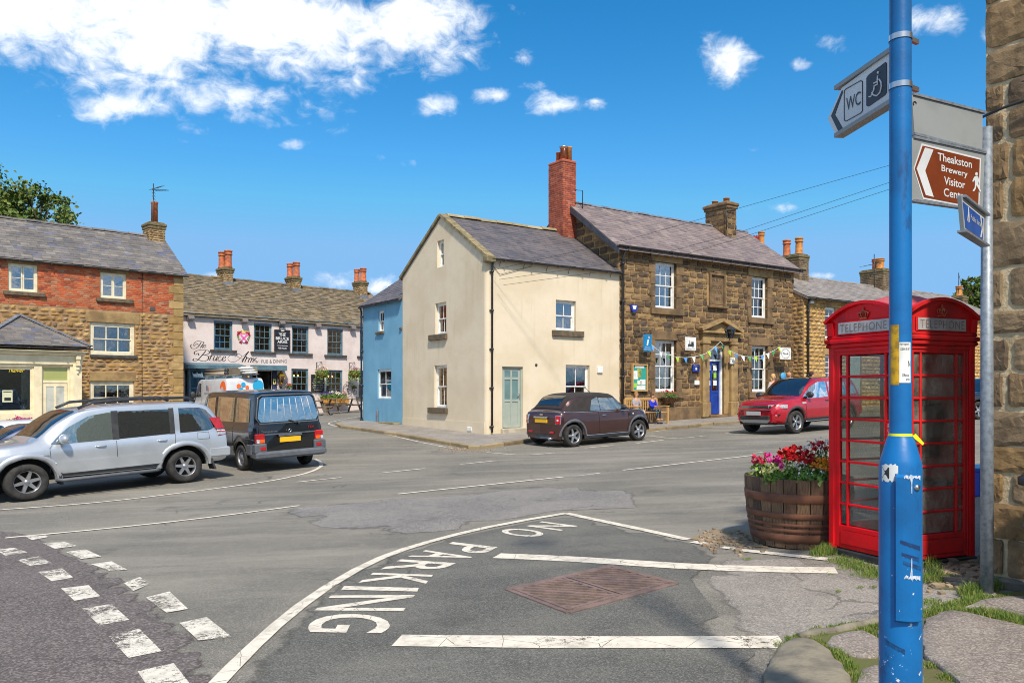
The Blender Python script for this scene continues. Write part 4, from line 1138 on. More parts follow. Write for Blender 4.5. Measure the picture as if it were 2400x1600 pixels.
# ---------------------------------------------------------------- pavement round the corner
KB = gp([(788, 997), (800, 1003), (874, 1013), (961, 1027), (1059, 1044), (1100, 1052), (1126, 1053), (1180, 1045), (1239, 1037), (1330, 1027)])
KB = [Vector((p.x, p.y)) for p in KB]
KB += [KB[-1] + DIR * t for t in (3.2, 5.4)]
e_ = G(1671, 996); f_ = G(1731, 992); KB += [Vector((e_.x, e_.y)), Vector((f_.x, f_.y)), Vector((f_.x, f_.y)) + DIR * 12, Vector((f_.x, f_.y)) + DIR * 12 + NRM * 9]
bk = (cM @ Vector((2, 9.6, 0))).xy
pv = drape_poly('pavement', [tuple(p) for p in KB] + [tuple(bk), tuple((blM @ Vector((.2, BLW + .3, 0))).xy), tuple((blM @ Vector((-.5, BLW + .9, 0))).xy)], 0.1, M_FOOT, .6, skirt=.16)
M_KERB = mat('kerb_stone', pal=[S(150, 132, 98), S(128, 112, 84), S(164, 146, 112), S(140, 124, 98)], rough=.9, bump=.6, bscale=30, palvar=.3)
L_ = 0
for a, b in zip(KB[:-2], KB[1:-1]):
 n = max(1, round((b - a).length / .95)); nn_ = Vector((-(b - a).y, (b - a).x)).normalized()
 for i in range(n):
  p, q = a.lerp(b, (i + .01) / n), a.lerp(b, (i + .985) / n); zp, zq = terrain(*p), terrain(*q); mb = MB()
  j = .01 * sin(L_ * 3.1); L_ += 1
  vs = []
  for (c, z) in ((p, zp), (q, zq)):
   for (o, h) in ((-.03, -.05), (-.03, .085), (-.012, .106), (.13, .107), (.13, -.05)): vs.append((c.x + nn_.x * (o + j), c.y + nn_.y * (o + j), z + h + j * .4))
  mb.add(vs, [(0, 1, 6, 5), (1, 2, 7, 6), (2, 3, 8, 7), (3, 4, 9, 8), (0, 4, 3, 2, 1), (5, 6, 7, 8, 9)]); mb.build('kerb_stone', M_KERB, pv)

# ---------------------------------------------------------------- stone police station
M_STN = mat('dark_gritstone', pal=[S(130, 104, 74), S(110, 88, 64), S(148, 119, 82), S(92, 75, 58), S(122, 96, 66), S(166, 135, 92), S(102, 85, 68), S(82, 69, 58), S(114, 90, 64)], rough=.92, bump=1.0, bscale=22, scale=4.5, palvar=.4)
M_STMORT = mat('golden_mortar', S(172, 140, 92), S(138, 112, 76), 4, .95, .7, 50)
M_PURP = mat('purple_slate', pal=[S(126, 112, 110), S(140, 124, 120), S(114, 102, 102), S(150, 134, 126), S(132, 118, 114), S(122, 106, 104)], rough=.65, bump=.25, bscale=25, scale=1.2, palvar=.2)
M_RBRICK = mat('orange_red_brick', pal=[S(168, 86, 64), S(184, 102, 76), S(152, 76, 58), S(176, 94, 68), S(142, 72, 58), S(192, 116, 90)], rough=.85, bump=.4, bscale=60, scale=2, palvar=.25)
o_ = Vector((3.85, 29.46)); stM = Matrix.Translation((o_.x, o_.y, terrain(*o_) + .06)) @ Matrix.Rotation(radians(34.9), 4, 'Z')
st = thing('police_station', 'dark gritstone two storey former police station with purple slate roof and blue door', 'building', M=stM)
tf = Fac(stM, ID); SL = tf.px(1860, 800)[0]; SD = 5.5; SH = tf.px(1475, 578)[1]; SHR = tf.px(1355, 482, SD / 2)[1]
SW = [tf.rect(1534.6, 1584.5, 615, 723), tf.rect(1760, 1798, 649, 745), tf.rect(1534.6, 1584.5, 797, 918), tf.rect(1761, 1799, 810, 918)]
SDO = tf.rect(1656.5, 1697, 816, 968); SDO = (SDO[0], SDO[1], SDO[2] - .05, SDO[3])
SG = tf.px(1680, 972)[1]
sw = MB(); wall(sw, 0, SL, -1, SH, SW + [SDO], .16); sw.build('wall', M_STMORT, st)
gable_shell(st, tf, 0, SL, SD, -1, SH, SHR, M_STMORT, roofm=M_PURP, over=.3, ov_e=.3)
DSR = (tf.px(1640, 850)[0], tf.px(1723, 850)[0], SDO[2], tf.px(1690, 775)[1])
tab = tf.rect(1661, 1698, 641, 717)
jm = [(r[0] - .22, r[0], r[2], r[3]) for r in SW] + [(r[1], r[1] + .3, r[2], r[3]) for r in SW]
li = [(r[0] - .22, r[1] + .32, r[3], min(r[3] + .34, SH - .02)) for r in SW]; si = [(r[0] - .24, r[1] + .34, r[2] - .24, r[2]) for r in SW]
rr = random.Random(12)
qn = [(0.0, .36 + .2 * (i % 2), SG - .3 + i * .3, SG - .3 + (i + 1) * .3) for i in range(24) if SG - .3 + (i + 1) * .3 < SH]
cut = SW + [SDO, DSR, (tab[0] - .1, tab[1] + .1, tab[2] - .12, tab[3] + .1)] + jm + li + si
its = courses(0, SL, SG + .35, SH - .02, (.2, .25), (.26, .54), .026, .06, rr, cut, wob=.006)
lay(st, tf, its, ROCK, M_STN, 'stone', 300, 15)
g2 = Fac(stM, Matrix.Translation((0, SD, 0)) @ Matrix.Rotation(-pi / 2, 4, 'Z')); gs = (SHR - SH) / (SD / 2)
gi = courses(0, SD, 4.3, SHR - .1, (.27, .3), (.4, .66), .04, .06, rr, [(SD - 3.4, SD - 2.45, 0, 20)], hps=[(-gs, 1, SH), (gs, 1, SH + gs * SD)], wob=.004)
rest = MB()
for (a, h, w, hh, dp, tl) in gi: rest.M = g2.M @ Matrix.Translation((a, 0, h)) @ Matrix.Diagonal((w, dp, hh, 1)); u = rr.choice(ROCK); rest.add(u.v, u.f)
rest.M = None; rest.build('gable_stonework', M_STN, st, kind='stuff')
for i, r in enumerate(SW):
 hc = (r[3] - r[2]) / 4
 for k_ in range(4):
  block(st, tf, 'jamb_stone', (r[0] - .22 - .1 * (k_ % 2), r[0], r[2] + k_ * hc, r[2] + (k_ + 1) * hc - .012), -.05, .12, M_DRESSD)
  block(st, tf, 'jamb_stone', (r[1], r[1] + .3 + .1 * (k_ % 2), r[2] + k_ * hc, r[2] + (k_ + 1) * hc - .012), -.05, .12, M_DRESSD)
 block(st, tf, 'lintel', li[i], -.055, .12, M_DRESS if i < 2 else M_DRESSD); block(st, tf, 'sill', si[i], -.12, .12, M_DRESSD)
 window(st, tf, r, 3, (2, 2), M_WHITE, .12, .07, .028, gm=M_REFLECT if i == 0 else M_GLASS, curtain=[[(0, .7, .02, 1)], None, [(0, 1, .78, 1)], [(0, 1, .78, 1)]][i])
for i, r in enumerate((SW[2], SW[3])):
 for (x, z) in ((.18, .2), (.5, .2), (.82, .2), (.18, .42), (.5, .42), (.82, .42))[:6 if i == 0 else 2]:
  p = MB(); a = lerp(r[0], r[1], x); h = lerp(r[2], r[3], z); p.box(a - .1, a + .1, .22, .225, h - .14, h + .12); p.build('notice', M_WHITE, st)
for x0, x1 in ((0, DSR[0]), (DSR[1], SL + .02)): block(st, tf, 'plinth', (x0, x1, SG - .6, SG + .36), -.1, .02, M_DRESSD, .03)
slp = Vector((0, SD / 2, SHR - SH)); sl_ = slp.normalized()
slates(st, stM, Vector((-.3, 0, SH + .08)) - sl_ * .36, (1, 0, 0), slp, SL + .6, slp.length + .3, .32, .19, .009, M_PURP, 300, seed=51)
ridge_tiles(st, tf, -.3, SL + .3, SD / 2, SHR + .05, M_LEAD, .6, .12)
M_BARGE = mat('barge_paint', S(52, 56, 66), S(66, 70, 78), 5, .6)
for y0, y1 in ((-.34, SD / 2), (SD + .34, SD / 2)):
 b_ = MB(); h0 = SH - .34 * gs; b_.prism([(-.33, y0, h0 - .14), (-.33, y0, h0 + .07), (-.33, y1, SHR + .07), (-.33, y1, SHR - .16)], (.035, 0, 0)); b_.build('bargeboard', M_BARGE, st)
fb = MB(); fb.box(-.3, SL + .3, -.14, -.1, SH - .16, SH + .0); fb.build('eaves_board', M_BARGE, st)
gutter(st, tf, -.34, SL + .34, SH - .05, -.26, M_BLACK, .065)
pipe(st, tf, [(.06, -.3, SH - .1), (.1, -.12, SH - .45), (.1, -.1, SG - .1)], M_BLACK, .045)
stack(st, stM, -.66, -.02, 2.4, 3.3, 2.5, tf.px(1316, 378, 2.4)[1], M_RBRICK, M_RBRICK, BRICK, .079, (.2, .24), .011, .014, mat('brick_mortar', S(158, 120, 98), None, rough=.9), name='brick', nobj=220, bond=.225, cap=.02, corb=False, pots=[(-.34, 3.05, .12, .42, M_TERRA, {'bands': False}), (-.42, 2.66, .14, .5, M_TERRA, {'bands': False}), (-.2, 2.62, .12, .55, M_BUFFPOT, {'bands': False})], seed=61)
hz = tf.px(1321, 343, 2.6)[1]; cw_ = MB(); cw_.lathe([(.02, hz - .06), (.16, hz - .04), (.17, hz), (.02, hz + .05)], 12, (-.42, 2.66, 0));
for t in range(3): q = 2 * pi * t / 3; cw_.tube([(-.42 + .13 * cos(q), 2.66 + .13 * sin(q), hz - .35), (-.42 + .13 * cos(q), 2.66 + .13 * sin(q), hz - .03)], .01, 4)
cw_.build('chimney_cowl', mat('steel', (.55, .55, .56)), st)
for zz, dx in ((-1.0, .0), (-1.5, .04)):
 b_ = MB(); z = tf.px(1316, 378, 2.4)[1] + zz; b_.tube([(-.1, 2.38, z), (.22, 2.3, z), (.22, 2.3, z - .8 * (zz > -1.2))], .018, 5); b_.build('bracket', M_BLACK, st)
fl = MB(); fl.bbox(-.75, .05, 2.34, 2.4, 4.2, 4.5, .01); fl.build('flashing', M_LEAD, st)
ct = tf.px(1704, 470, 1.9)[1]
stack(st, stM, 8.0, 8.6, 1.85, 3.1, SHR - .9, ct - .3, M_STN, M_DRESSD, ROCK, (.2, .26), (.26, .5), .025, .04, M_STMORT, nobj=60, cap=.1, seed=63, flash=SHR - .75, pots=[(8.3, 2.15, .14, .22, M_BUFFPOT, {'bands': False}), (8.3, 2.8, .14, .2, M_BUFFPOT, {'bands': False})])
# door surround with pediment
ds = MB(); pw0 = (tf.px(1641.6, 850)[0], tf.px(1656.5, 850)[0]); pw1 = (tf.px(1708, 850)[0], tf.px(1722.5, 850)[0]); ctop = tf.px(1690, 801)[1]; phb = tf.px(1690, 778)[1]; papx = tf.px(1688, 751)[1]
for (a, b) in (pw0, pw1):
 p = MB(); p.bbox(a, b, -.16, .1, SDO[2] + .5, ctop, .02); p.bbox(a - .05, b + .05, -.2, .1, SDO[2] - .1, SDO[2] + .5, .03); p.bbox(a - .04, b + .04, -.2, .1, ctop - .12, ctop, .02); p.build('pilaster', M_DRESS, st)
ds.bbox(pw0[0] - .02, pw1[1] + .02, -.15, .1, ctop, phb - .1, .015); ds.bbox(pw0[0] - .14, pw1[1] + .14, -.28, .1, phb - .1, phb, .03); pc = (pw0[0] + pw1[1]) / 2
ds.prism([(pw0[0] - .1, -.12, phb), (pw1[1] + .1, -.12, phb), (pc, -.12, papx - .1)], (0, .2, 0))
for s_ in (-1, 1): ds.bar((pc + s_ * (pw1[1] - pc + .2), -.1, phb + .04), (pc, -.1, papx), .4, .12)
ds.bbox(pw0[1], SDO[0], -.02, .14, SDO[2], ctop, .01); ds.bbox(SDO[1], pw1[0], -.02, .14, SDO[2], ctop, .01); ds.build('pediment', M_DRESS, st)
M_BDOOR = mat('royal_blue_paint', S(28, 66, 158), S(22, 54, 136), 3, .4)
dz_ = tf.px(1677, 846)[1]; df = MB(); df.box(SDO[0], SDO[0] + .05, .1, .2, SDO[2], SDO[3]); df.box(SDO[1] - .1, SDO[1], .1, .2, SDO[2], SDO[3]); df.box(SDO[0] + .05, SDO[1] - .1, .1, .2, dz_, dz_ + .07); df.box(SDO[0] + .05, SDO[1] - .1, .1, .2, SDO[3] - .05, SDO[3])
df.box(SDO[0], SDO[1], 1.2, 1.25, SDO[2], SDO[3], 1); df.box(SDO[0] - .01, SDO[0], .2, 1.2, SDO[2], SDO[3], 1); df.box(SDO[1], SDO[1] + .01, .2, 1.2, SDO[2], SDO[3], 1); dfo = df.build('door_frame', [M_WHITE, M_DARK], st)
tp = MB(); tp.box(SDO[0] + .05, SDO[1] - .1, .14, .145, dz_ + .07, SDO[3] - .05); tp.build('transom_pane', M_GLASS, dfo)
xa, xb = SDO[0] + .05, SDO[1] - .1; xm = lerp(xa, xb, .42)
for i, (a, b, d) in enumerate(((xa, xm, .12), (xm + .01, xb, .17))):
 p = MB(); zz = SDO[2] + .02; hm = lerp(zz, dz_, .42)
 p.box(a, a + .07, d, d + .05, zz, dz_); p.box(b - .07, b, d, d + .05, zz, dz_)
 for q in ((zz, zz + .2), (hm - .05, hm + .05), (dz_ - .1, dz_)): p.box(a + .07, b - .07, d, d + .05, *q)
 p.box(a + .07, b - .07, d + .015, d + .04, zz + .2, hm - .05, 0)
 dr = p.build('door', M_BDOOR, st); g = MB(); g.box(a + .07, b - .07, d + .02, d + .026, hm + .05, dz_ - .1); g.build('pane', M_GLASS, dr)
 for (z, w) in ((hm + .25, .2), (hm + .55, .16), (hm + .85, .22)):
  n_ = MB(); n_.box((a + b) / 2 - w / 2, (a + b) / 2 + w / 2, d - .004, d, z, z + .2); n_.build('notice', M_WHITE if z != hm + .55 else mat('lime_paper', S(150, 200, 70), None), dr)
block(st, tf, 'doorstep', (SDO[0] - .1, SDO[1] + .1, SDO[2] - .25, SDO[2] - .01), -.3, .3, M_DRESSD)
tb = MB(); tb.box(tab[0] + .08, tab[1] - .08, -.02, .05, tab[2] + .06, tab[3] - .08); tb.bbox(tab[0], tab[0] + .09, -.1, .05, tab[2], tab[3], .02); tb.bbox(tab[1] - .09, tab[1], -.1, .05, tab[2], tab[3], .02); tb.bbox(tab[0] + .09, tab[1] - .09, -.1, .05, tab[3] - .1, tab[3], .02); tb.bbox(tab[0] - .1, tab[1] + .1, -.16, .05, tab[2] - .1, tab[2], .02); tb.bbox(tab[0] + .25, tab[1] - .25, -.09, .05, tab[3], tab[3] + .08, .02)
tbo = tb.build('date_tablet', M_DRESSD, st); tl = MB(); w0, w1 = tab[0] + .2, tab[1] - .2
for tx_, z in (('N.R.Y.', .74), ('POLICE', .52), ('STATION', .37), ('1881', .16)):
 zz = lerp(tab[2], tab[3], z); put_text(tl, tx_, (w0 if len(tx_) > 4 else w0 + .12, -.025, zz), (w1 - w0 - (0 if len(tx_) > 4 else .24), 0, 0), (0, 0, .14))
tl.build('lettering', mat('cut_letters', S(62, 48, 36), None), tbo)

# ---------------------------------------------------------------- golden stone cottages beyond, chimneys of hidden houses
M_GOLD = mat('golden_rubble', pal=[S(206, 164, 96), S(188, 148, 84), S(216, 178, 112), S(170, 132, 78), S(198, 152, 80), S(212, 184, 130)], rough=.9, bump=.8, bscale=40, scale=3, palvar=.3)
M_GREYS = mat('grey_slate', pal=[S(142, 134, 128), S(156, 146, 138), S(128, 122, 120), S(148, 138, 126), S(136, 130, 128)], rough=.7, bump=.3, bscale=25, scale=1.4, palvar=.2)
p_ = Vector((12.4, 34.8)); ctM = Matrix.Translation((p_.x, p_.y, terrain(*p_) + .05)) @ Matrix.Rotation(radians(34.9), 4, 'Z')
ct_ = thing('cottage_row', 'row of golden rubble stone cottages with grey slate roof beyond the police station', 'house', M=ctM); kf = Fac(ctM, ID)
KH = kf.px(1900, 697)[1]; KHR = kf.px(1960, 664, 2.6)[1]; KL = 17.0
KW = [kf.rect(1934, 1958, 720, 793), kf.rect(1934, 1958, 832, 890)]; sx = 2.9
KW += [(r[0] + s_, r[1] + s_, r[2], r[3]) for s_ in (4.2, 8.4, 12.2) for r in KW[:2]]
kd = (KW[1][1] + 1.1, KW[1][1] + 2.0, -.1, KW[1][3] + .1); kd2 = (kd[0] + 8.0, kd[1] + 8.0, kd[2] + .3, kd[3])
kw = MB(); wall(kw, 0, KL, -1.5, KH, KW + [kd, kd2], .12); kw.build('wall', M_STMORT, ct_)
gable_shell(ct_, kf, 0, KL, 5.2, -1.5, KH, KHR, M_MORTB, roofm=M_GREYS, over=.05)
ki = courses(0, KL, -.1, KH - .02, (.13, .2), (.18, .45), .02, .05, rr, KW + [kd, kd2] + [(r[0] - .1, r[1] + .1, r[3], r[3] + .28) for r in KW], wob=.014)
lay(ct_, kf, ki, ROUND, M_GOLD, 'stone', 200, 17)
k2 = Fac(ctM, Matrix.Translation((0, 5.2, 0)) @ Matrix.Rotation(-pi / 2, 4, 'Z'))
lay(ct_, k2, courses(3.6, 5.2, 0, KH, (.13, .2), (.2, .45), .02, .05, rr, wob=.012), ROUND, M_RUBBLE, 'stone', 60, 18)
for r in KW:
 window(ct_, kf, r, 2, (2, 2), M_WHITE, .06, .06, .026, curtain=[(0, .25, 0, 1), (.75, 1, 0, 1)]); block(ct_, kf, 'lintel', (r[0] - .1, r[1] + .1, r[3], r[3] + .28), -.04, .1, M_DRESS); block(ct_, kf, 'sill', (r[0] - .1, r[1] + .1, r[2] - .12, r[2]), -.08, .1, M_DRESS)
for q in (kd, kd2): block(ct_, kf, 'door', q, .06, .1, M_SAGE)
slp = Vector((0, 2.6, KHR - KH)); sl_ = slp.normalized()
slates(ct_, ctM, Vector((-.05, 0, KH + .08)) - sl_ * .25, (1, 0, 0), slp, KL, slp.length + .16, .36, .2, .014, M_GREYS, 200, seed=71)
ridge_tiles(ct_, kf, -.05, KL, 2.6, KHR + .05, M_GREYS, .6, .13)
ks = MB(); ks.bbox(.3, KL, -.1, 0, KH - .18, KH - .02, .02); ks.build('eaves_course', M_DRESS, ct_)
gutter(ct_, kf, 0, KL, KH - .06, -.2, M_BLACK, .055); pipe(ct_, kf, [(.16, -.2, KH - .1), (.2, -.09, KH - .4), (.2, -.08, 0)], M_BLACK, .05)
block(ct_, kf, 'alarm_box', kf.rect(1894, 1904, 700, 711), -.1, .02, M_WHITE)
M_CHB = mat('grey_chimney_stone', pal=[S(120, 104, 82), S(136, 118, 92), S(100, 88, 72), S(150, 132, 104)], rough=.9, bump=.6, bscale=40)
a0 = kf.px(1874, 650, 2.2)[0]; c1 = kf.px(1860, 598, 2.2)[1]
stack(ct_, ctM, a0 - .3, a0 + .42, 2.0, 3.3, KHR - .9, c1 - .2, M_CHB, M_CAP, BRICK, (.08, .1), (.18, .3), .014, .02, M_MORTB, nobj=60, cap=.05, seed=73, pots=[(a0 + .1, 2.3, .17, .82, M_BUFFPOT, {}), (a0 + .06, 2.95, .17, .8, M_TERRA, {})])
a0 = kf.px(2062, 650, 2.2)[0]; c1 = kf.px(2070, 636, 2.2)[1]
stack(ct_, ctM, a0, a0 + .75, 2.0, 3.3, KHR - .6, c1 - .15, M_CHB, M_CAP, BRICK, (.08, .1), (.18, .3), .014, .02, M_MORTB, nobj=40, cap=.05, seed=74, pots=[(a0 + .2, 2.3, .2, .55, M_BUFFPOT, {}), (a0 + .5, 2.7, .2, .6, M_TERRA, {})])
a0 = kf.px(2250, 690, 2.6)[0]; c1 = kf.px(2250, 701, 2.6)[1]
stack(ct_, ctM, a0 - .3, a0 + .3, 2.3, 3.0, KHR - .4, c1 - .1, M_CHB, M_CAP, BRICK, (.08, .1), (.18, .3), .014, .02, M_MORTB, nobj=20, cap=.05, seed=75, pots=[(a0, 2.65, .18, .6, M_BUFFPOT, {})])
q = stM @ Vector((11.6, 9, 0)); hM = Matrix.Translation((q.x, q.y, q.z)) @ Matrix.Rotation(radians(34.9), 4, 'Z')
hh = thing('rear_house', 'house mostly hidden behind the police station, only its chimney showing over the roof', 'house', M=hM); hf = Fac(hM, ID)
a0 = hf.px(1784, 590, 2.5)[0]; ht = hf.px(1784, 582, 2.3)[1]
hwm = MB(); wall(hwm, -2, 7, -1, ht - 3.0, (), .1); hwm.build('wall', M_MORTB, hh); gable_shell(hh, hf, -2, 7, 5, -1, ht - 3.0, ht - 1.2, M_MORTB, roofm=M_GREYS)
stack(hh, hM, a0 - .45, a0 + .3, 2.2, 3.0, ht - 1.8, ht, M_CHB, M_CAP, BRICK, (.08, .1), (.18, .3), .014, .02, M_MORTB, nobj=40, cap=.06, seed=77, corb=False, pots=[(a0 - .38, 2.6, .17, .62, mat('red_clay', S(170, 50, 44), None, rough=.7), {'crown': True}), (a0 + .02, 2.5, .19, .98, M_BUFFPOT, {})])

# ---------------------------------------------------------------- near stone building on the right
c_ = Vector((3.835, 6.62)); rM = Matrix.Translation((c_.x, c_.y, terrain(*c_))) @ Matrix.Rotation(radians(34.9), 4, 'Z')
rb_ = thing('stone_building', 'corner of brown sandstone building with wide lime mortar joints behind the steel sign post', 'building', M=rM)
rf = Fac(rM, Matrix.Rotation(-pi / 2, 4, 'Z'))
M_NEAR = mat('brown_sandstone', pal=[S(142, 116, 82), S(126, 104, 78), S(156, 124, 80), S(112, 94, 74), S(150, 128, 98), S(134, 106, 72)], rough=.92, bump=1.0, bscale=9, scale=7, palvar=.45, brough=.72)
M_NMORT = mat('pale_lime_mortar', S(204, 186, 152), S(180, 160, 126), 9, .95, 1.0, 30, stain=S(140, 122, 96), stain_a=.4, stain_s=3)
nw = MB(rf.M); vs = []; n_ = 60
for j in range(n_ + 1):
 for i in range(7):
  h = -.4 + 5.7 * j / n_; a = [0, .12, .3, .8, 2, 5, 9][i]; vs.append((a + (.015 * noise.noise(Vector((h * 3, 0, 1))) if i == 0 else 0), .012 * noise.noise(Vector((a * 4, h * 4, 0))), h))
nw.add(vs, [(j * 7 + i, j * 7 + i + 1, j * 7 + i + 8, j * 7 + i + 7) for j in range(n_) for i in range(6)], 0, True); nw.M = None
nw.quad((0, 0, -.4), (9, 0, -.4), (9, 0, 5.3), (0, 0, 5.3)); nw.quad((0, 0, 5.3), (9, 0, 5.3), (9, -9, 5.3), (0, -9, 5.3)); nw.build('wall', M_NMORT, rb_)
NS = [unit_stone(90 + i, .3, 9, 8, .45, .1) for i in range(6)]
for u in NS:
 for p in u.v: p.x += .035 * noise.noise(p * 3.1); p.z += .05 * noise.noise(p * 2.7 + Vector((5, 0, 0)))
rr = random.Random(31); hs = [.02, .2]; its = []
for v0, v1 in ((1262, 1346), (1178, 1260), (1106, 1176), (1046, 1104), (962, 1044), (874, 952), (796, 868), (728, 782), (632, 718), (520, 624), (424, 512), (336, 420), (264, 330), (196, 256), (114, 192), (4, 110), (-80, 0)):
 h0, h1 = rf.px(2345, v1)[1], rf.px(2345, v0)[1]; x = .0; first = True
 w = rr.choice((.13, .17, .3, .36)) if first else rr.uniform(.2, .4)
 while x < 5.5:
  its.append((x + w / 2, (h0 + h1) / 2, w, (h1 - h0) * rr.uniform(.92, 1.03), .024, rr.uniform(-.02, .02))); x += w + rr.uniform(.03, .07); w = rr.uniform(.16, .42)
lay(rb_, rf, its, NS, M_NEAR, 'stone', 300, 33)
pl = MB(rf.M); pl.bbox(-.02, 6, -.06, .05, -.3, rf.px(2350, 1352)[1], .02); pl.build('plinth', mat('rough_plinth', S(122, 112, 98), S(96, 90, 82), 8, .95, 1.0, 25), rb_)
cbm = MB(rf.M); q0 = rf.px(2310, 276); q1 = rf.px(2400, 243); cbm.tube([(q0[0] - .02, -.03, q0[1]), (lerp(q0[0], q1[0], .5), -.075, lerp(q0[1], q1[1], .45)), (q1[0], -.07, q1[1]), (q1[0] + 1.2, -.07, q1[1] + .1)], .011, 6); cbm.build('cable', M_BLACK, rb_)

# ---------------------------------------------------------------- vehicles
M_TYRE = mat('tyre_rubber', (.022, .021, .02), (.045, .042, .038), 9, .85, .3, 60)
M_ALLOY = mat('alloy', (.52, .52, .53), (.42, .42, .43), 12, .35, metal=.85)
M_TRIM = mat('black_trim', (.03, .03, .032), (.05, .05, .05), 8, .6, .15, 90)
M_GTRIM = mat('grey_trim', S(92, 96, 102), S(80, 84, 90), 8, .6, .15, 90)
M_UNDER = mat('underbody', (.012, .012, .012), None, rough=.9)
M_TINT = glass('tinted_car_glass', refl=.26, dark=(.012, .013, .014), rough=.02)
M_CLEAR = glass('green_car_glass', refl=.36, dark=(.10, .125, .115), rough=.02)
M_RED = mat('red_lens', S(190, 16, 22), S(150, 10, 16), 14, .15, coat=1)
M_LENS = mat('clear_lens', S(214, 216, 218), S(150, 154, 160), 22, .12, coat=1)
M_ORANGE = mat('orange_lens', S(230, 96, 30), None, rough=.15, coat=1)
M_PLATEY = mat('yellow_plate', S(240, 182, 24), None, rough=.5)
M_PLATEW = mat('grey_plate', S(178, 178, 178), None, rough=.5)
M_CHROME = mat('chrome', (.8, .8, .8), None, rough=.12, metal=1)


def car_paint(name, c, metal=.35, flake=True, rough=.32):
 m = mat(name, c, [x * .86 for x in c], 1.6, rough, metal=metal, coat=1.0, stain=[min(1, x * .9 + .004) for x in c], stain_a=.25)
 return m


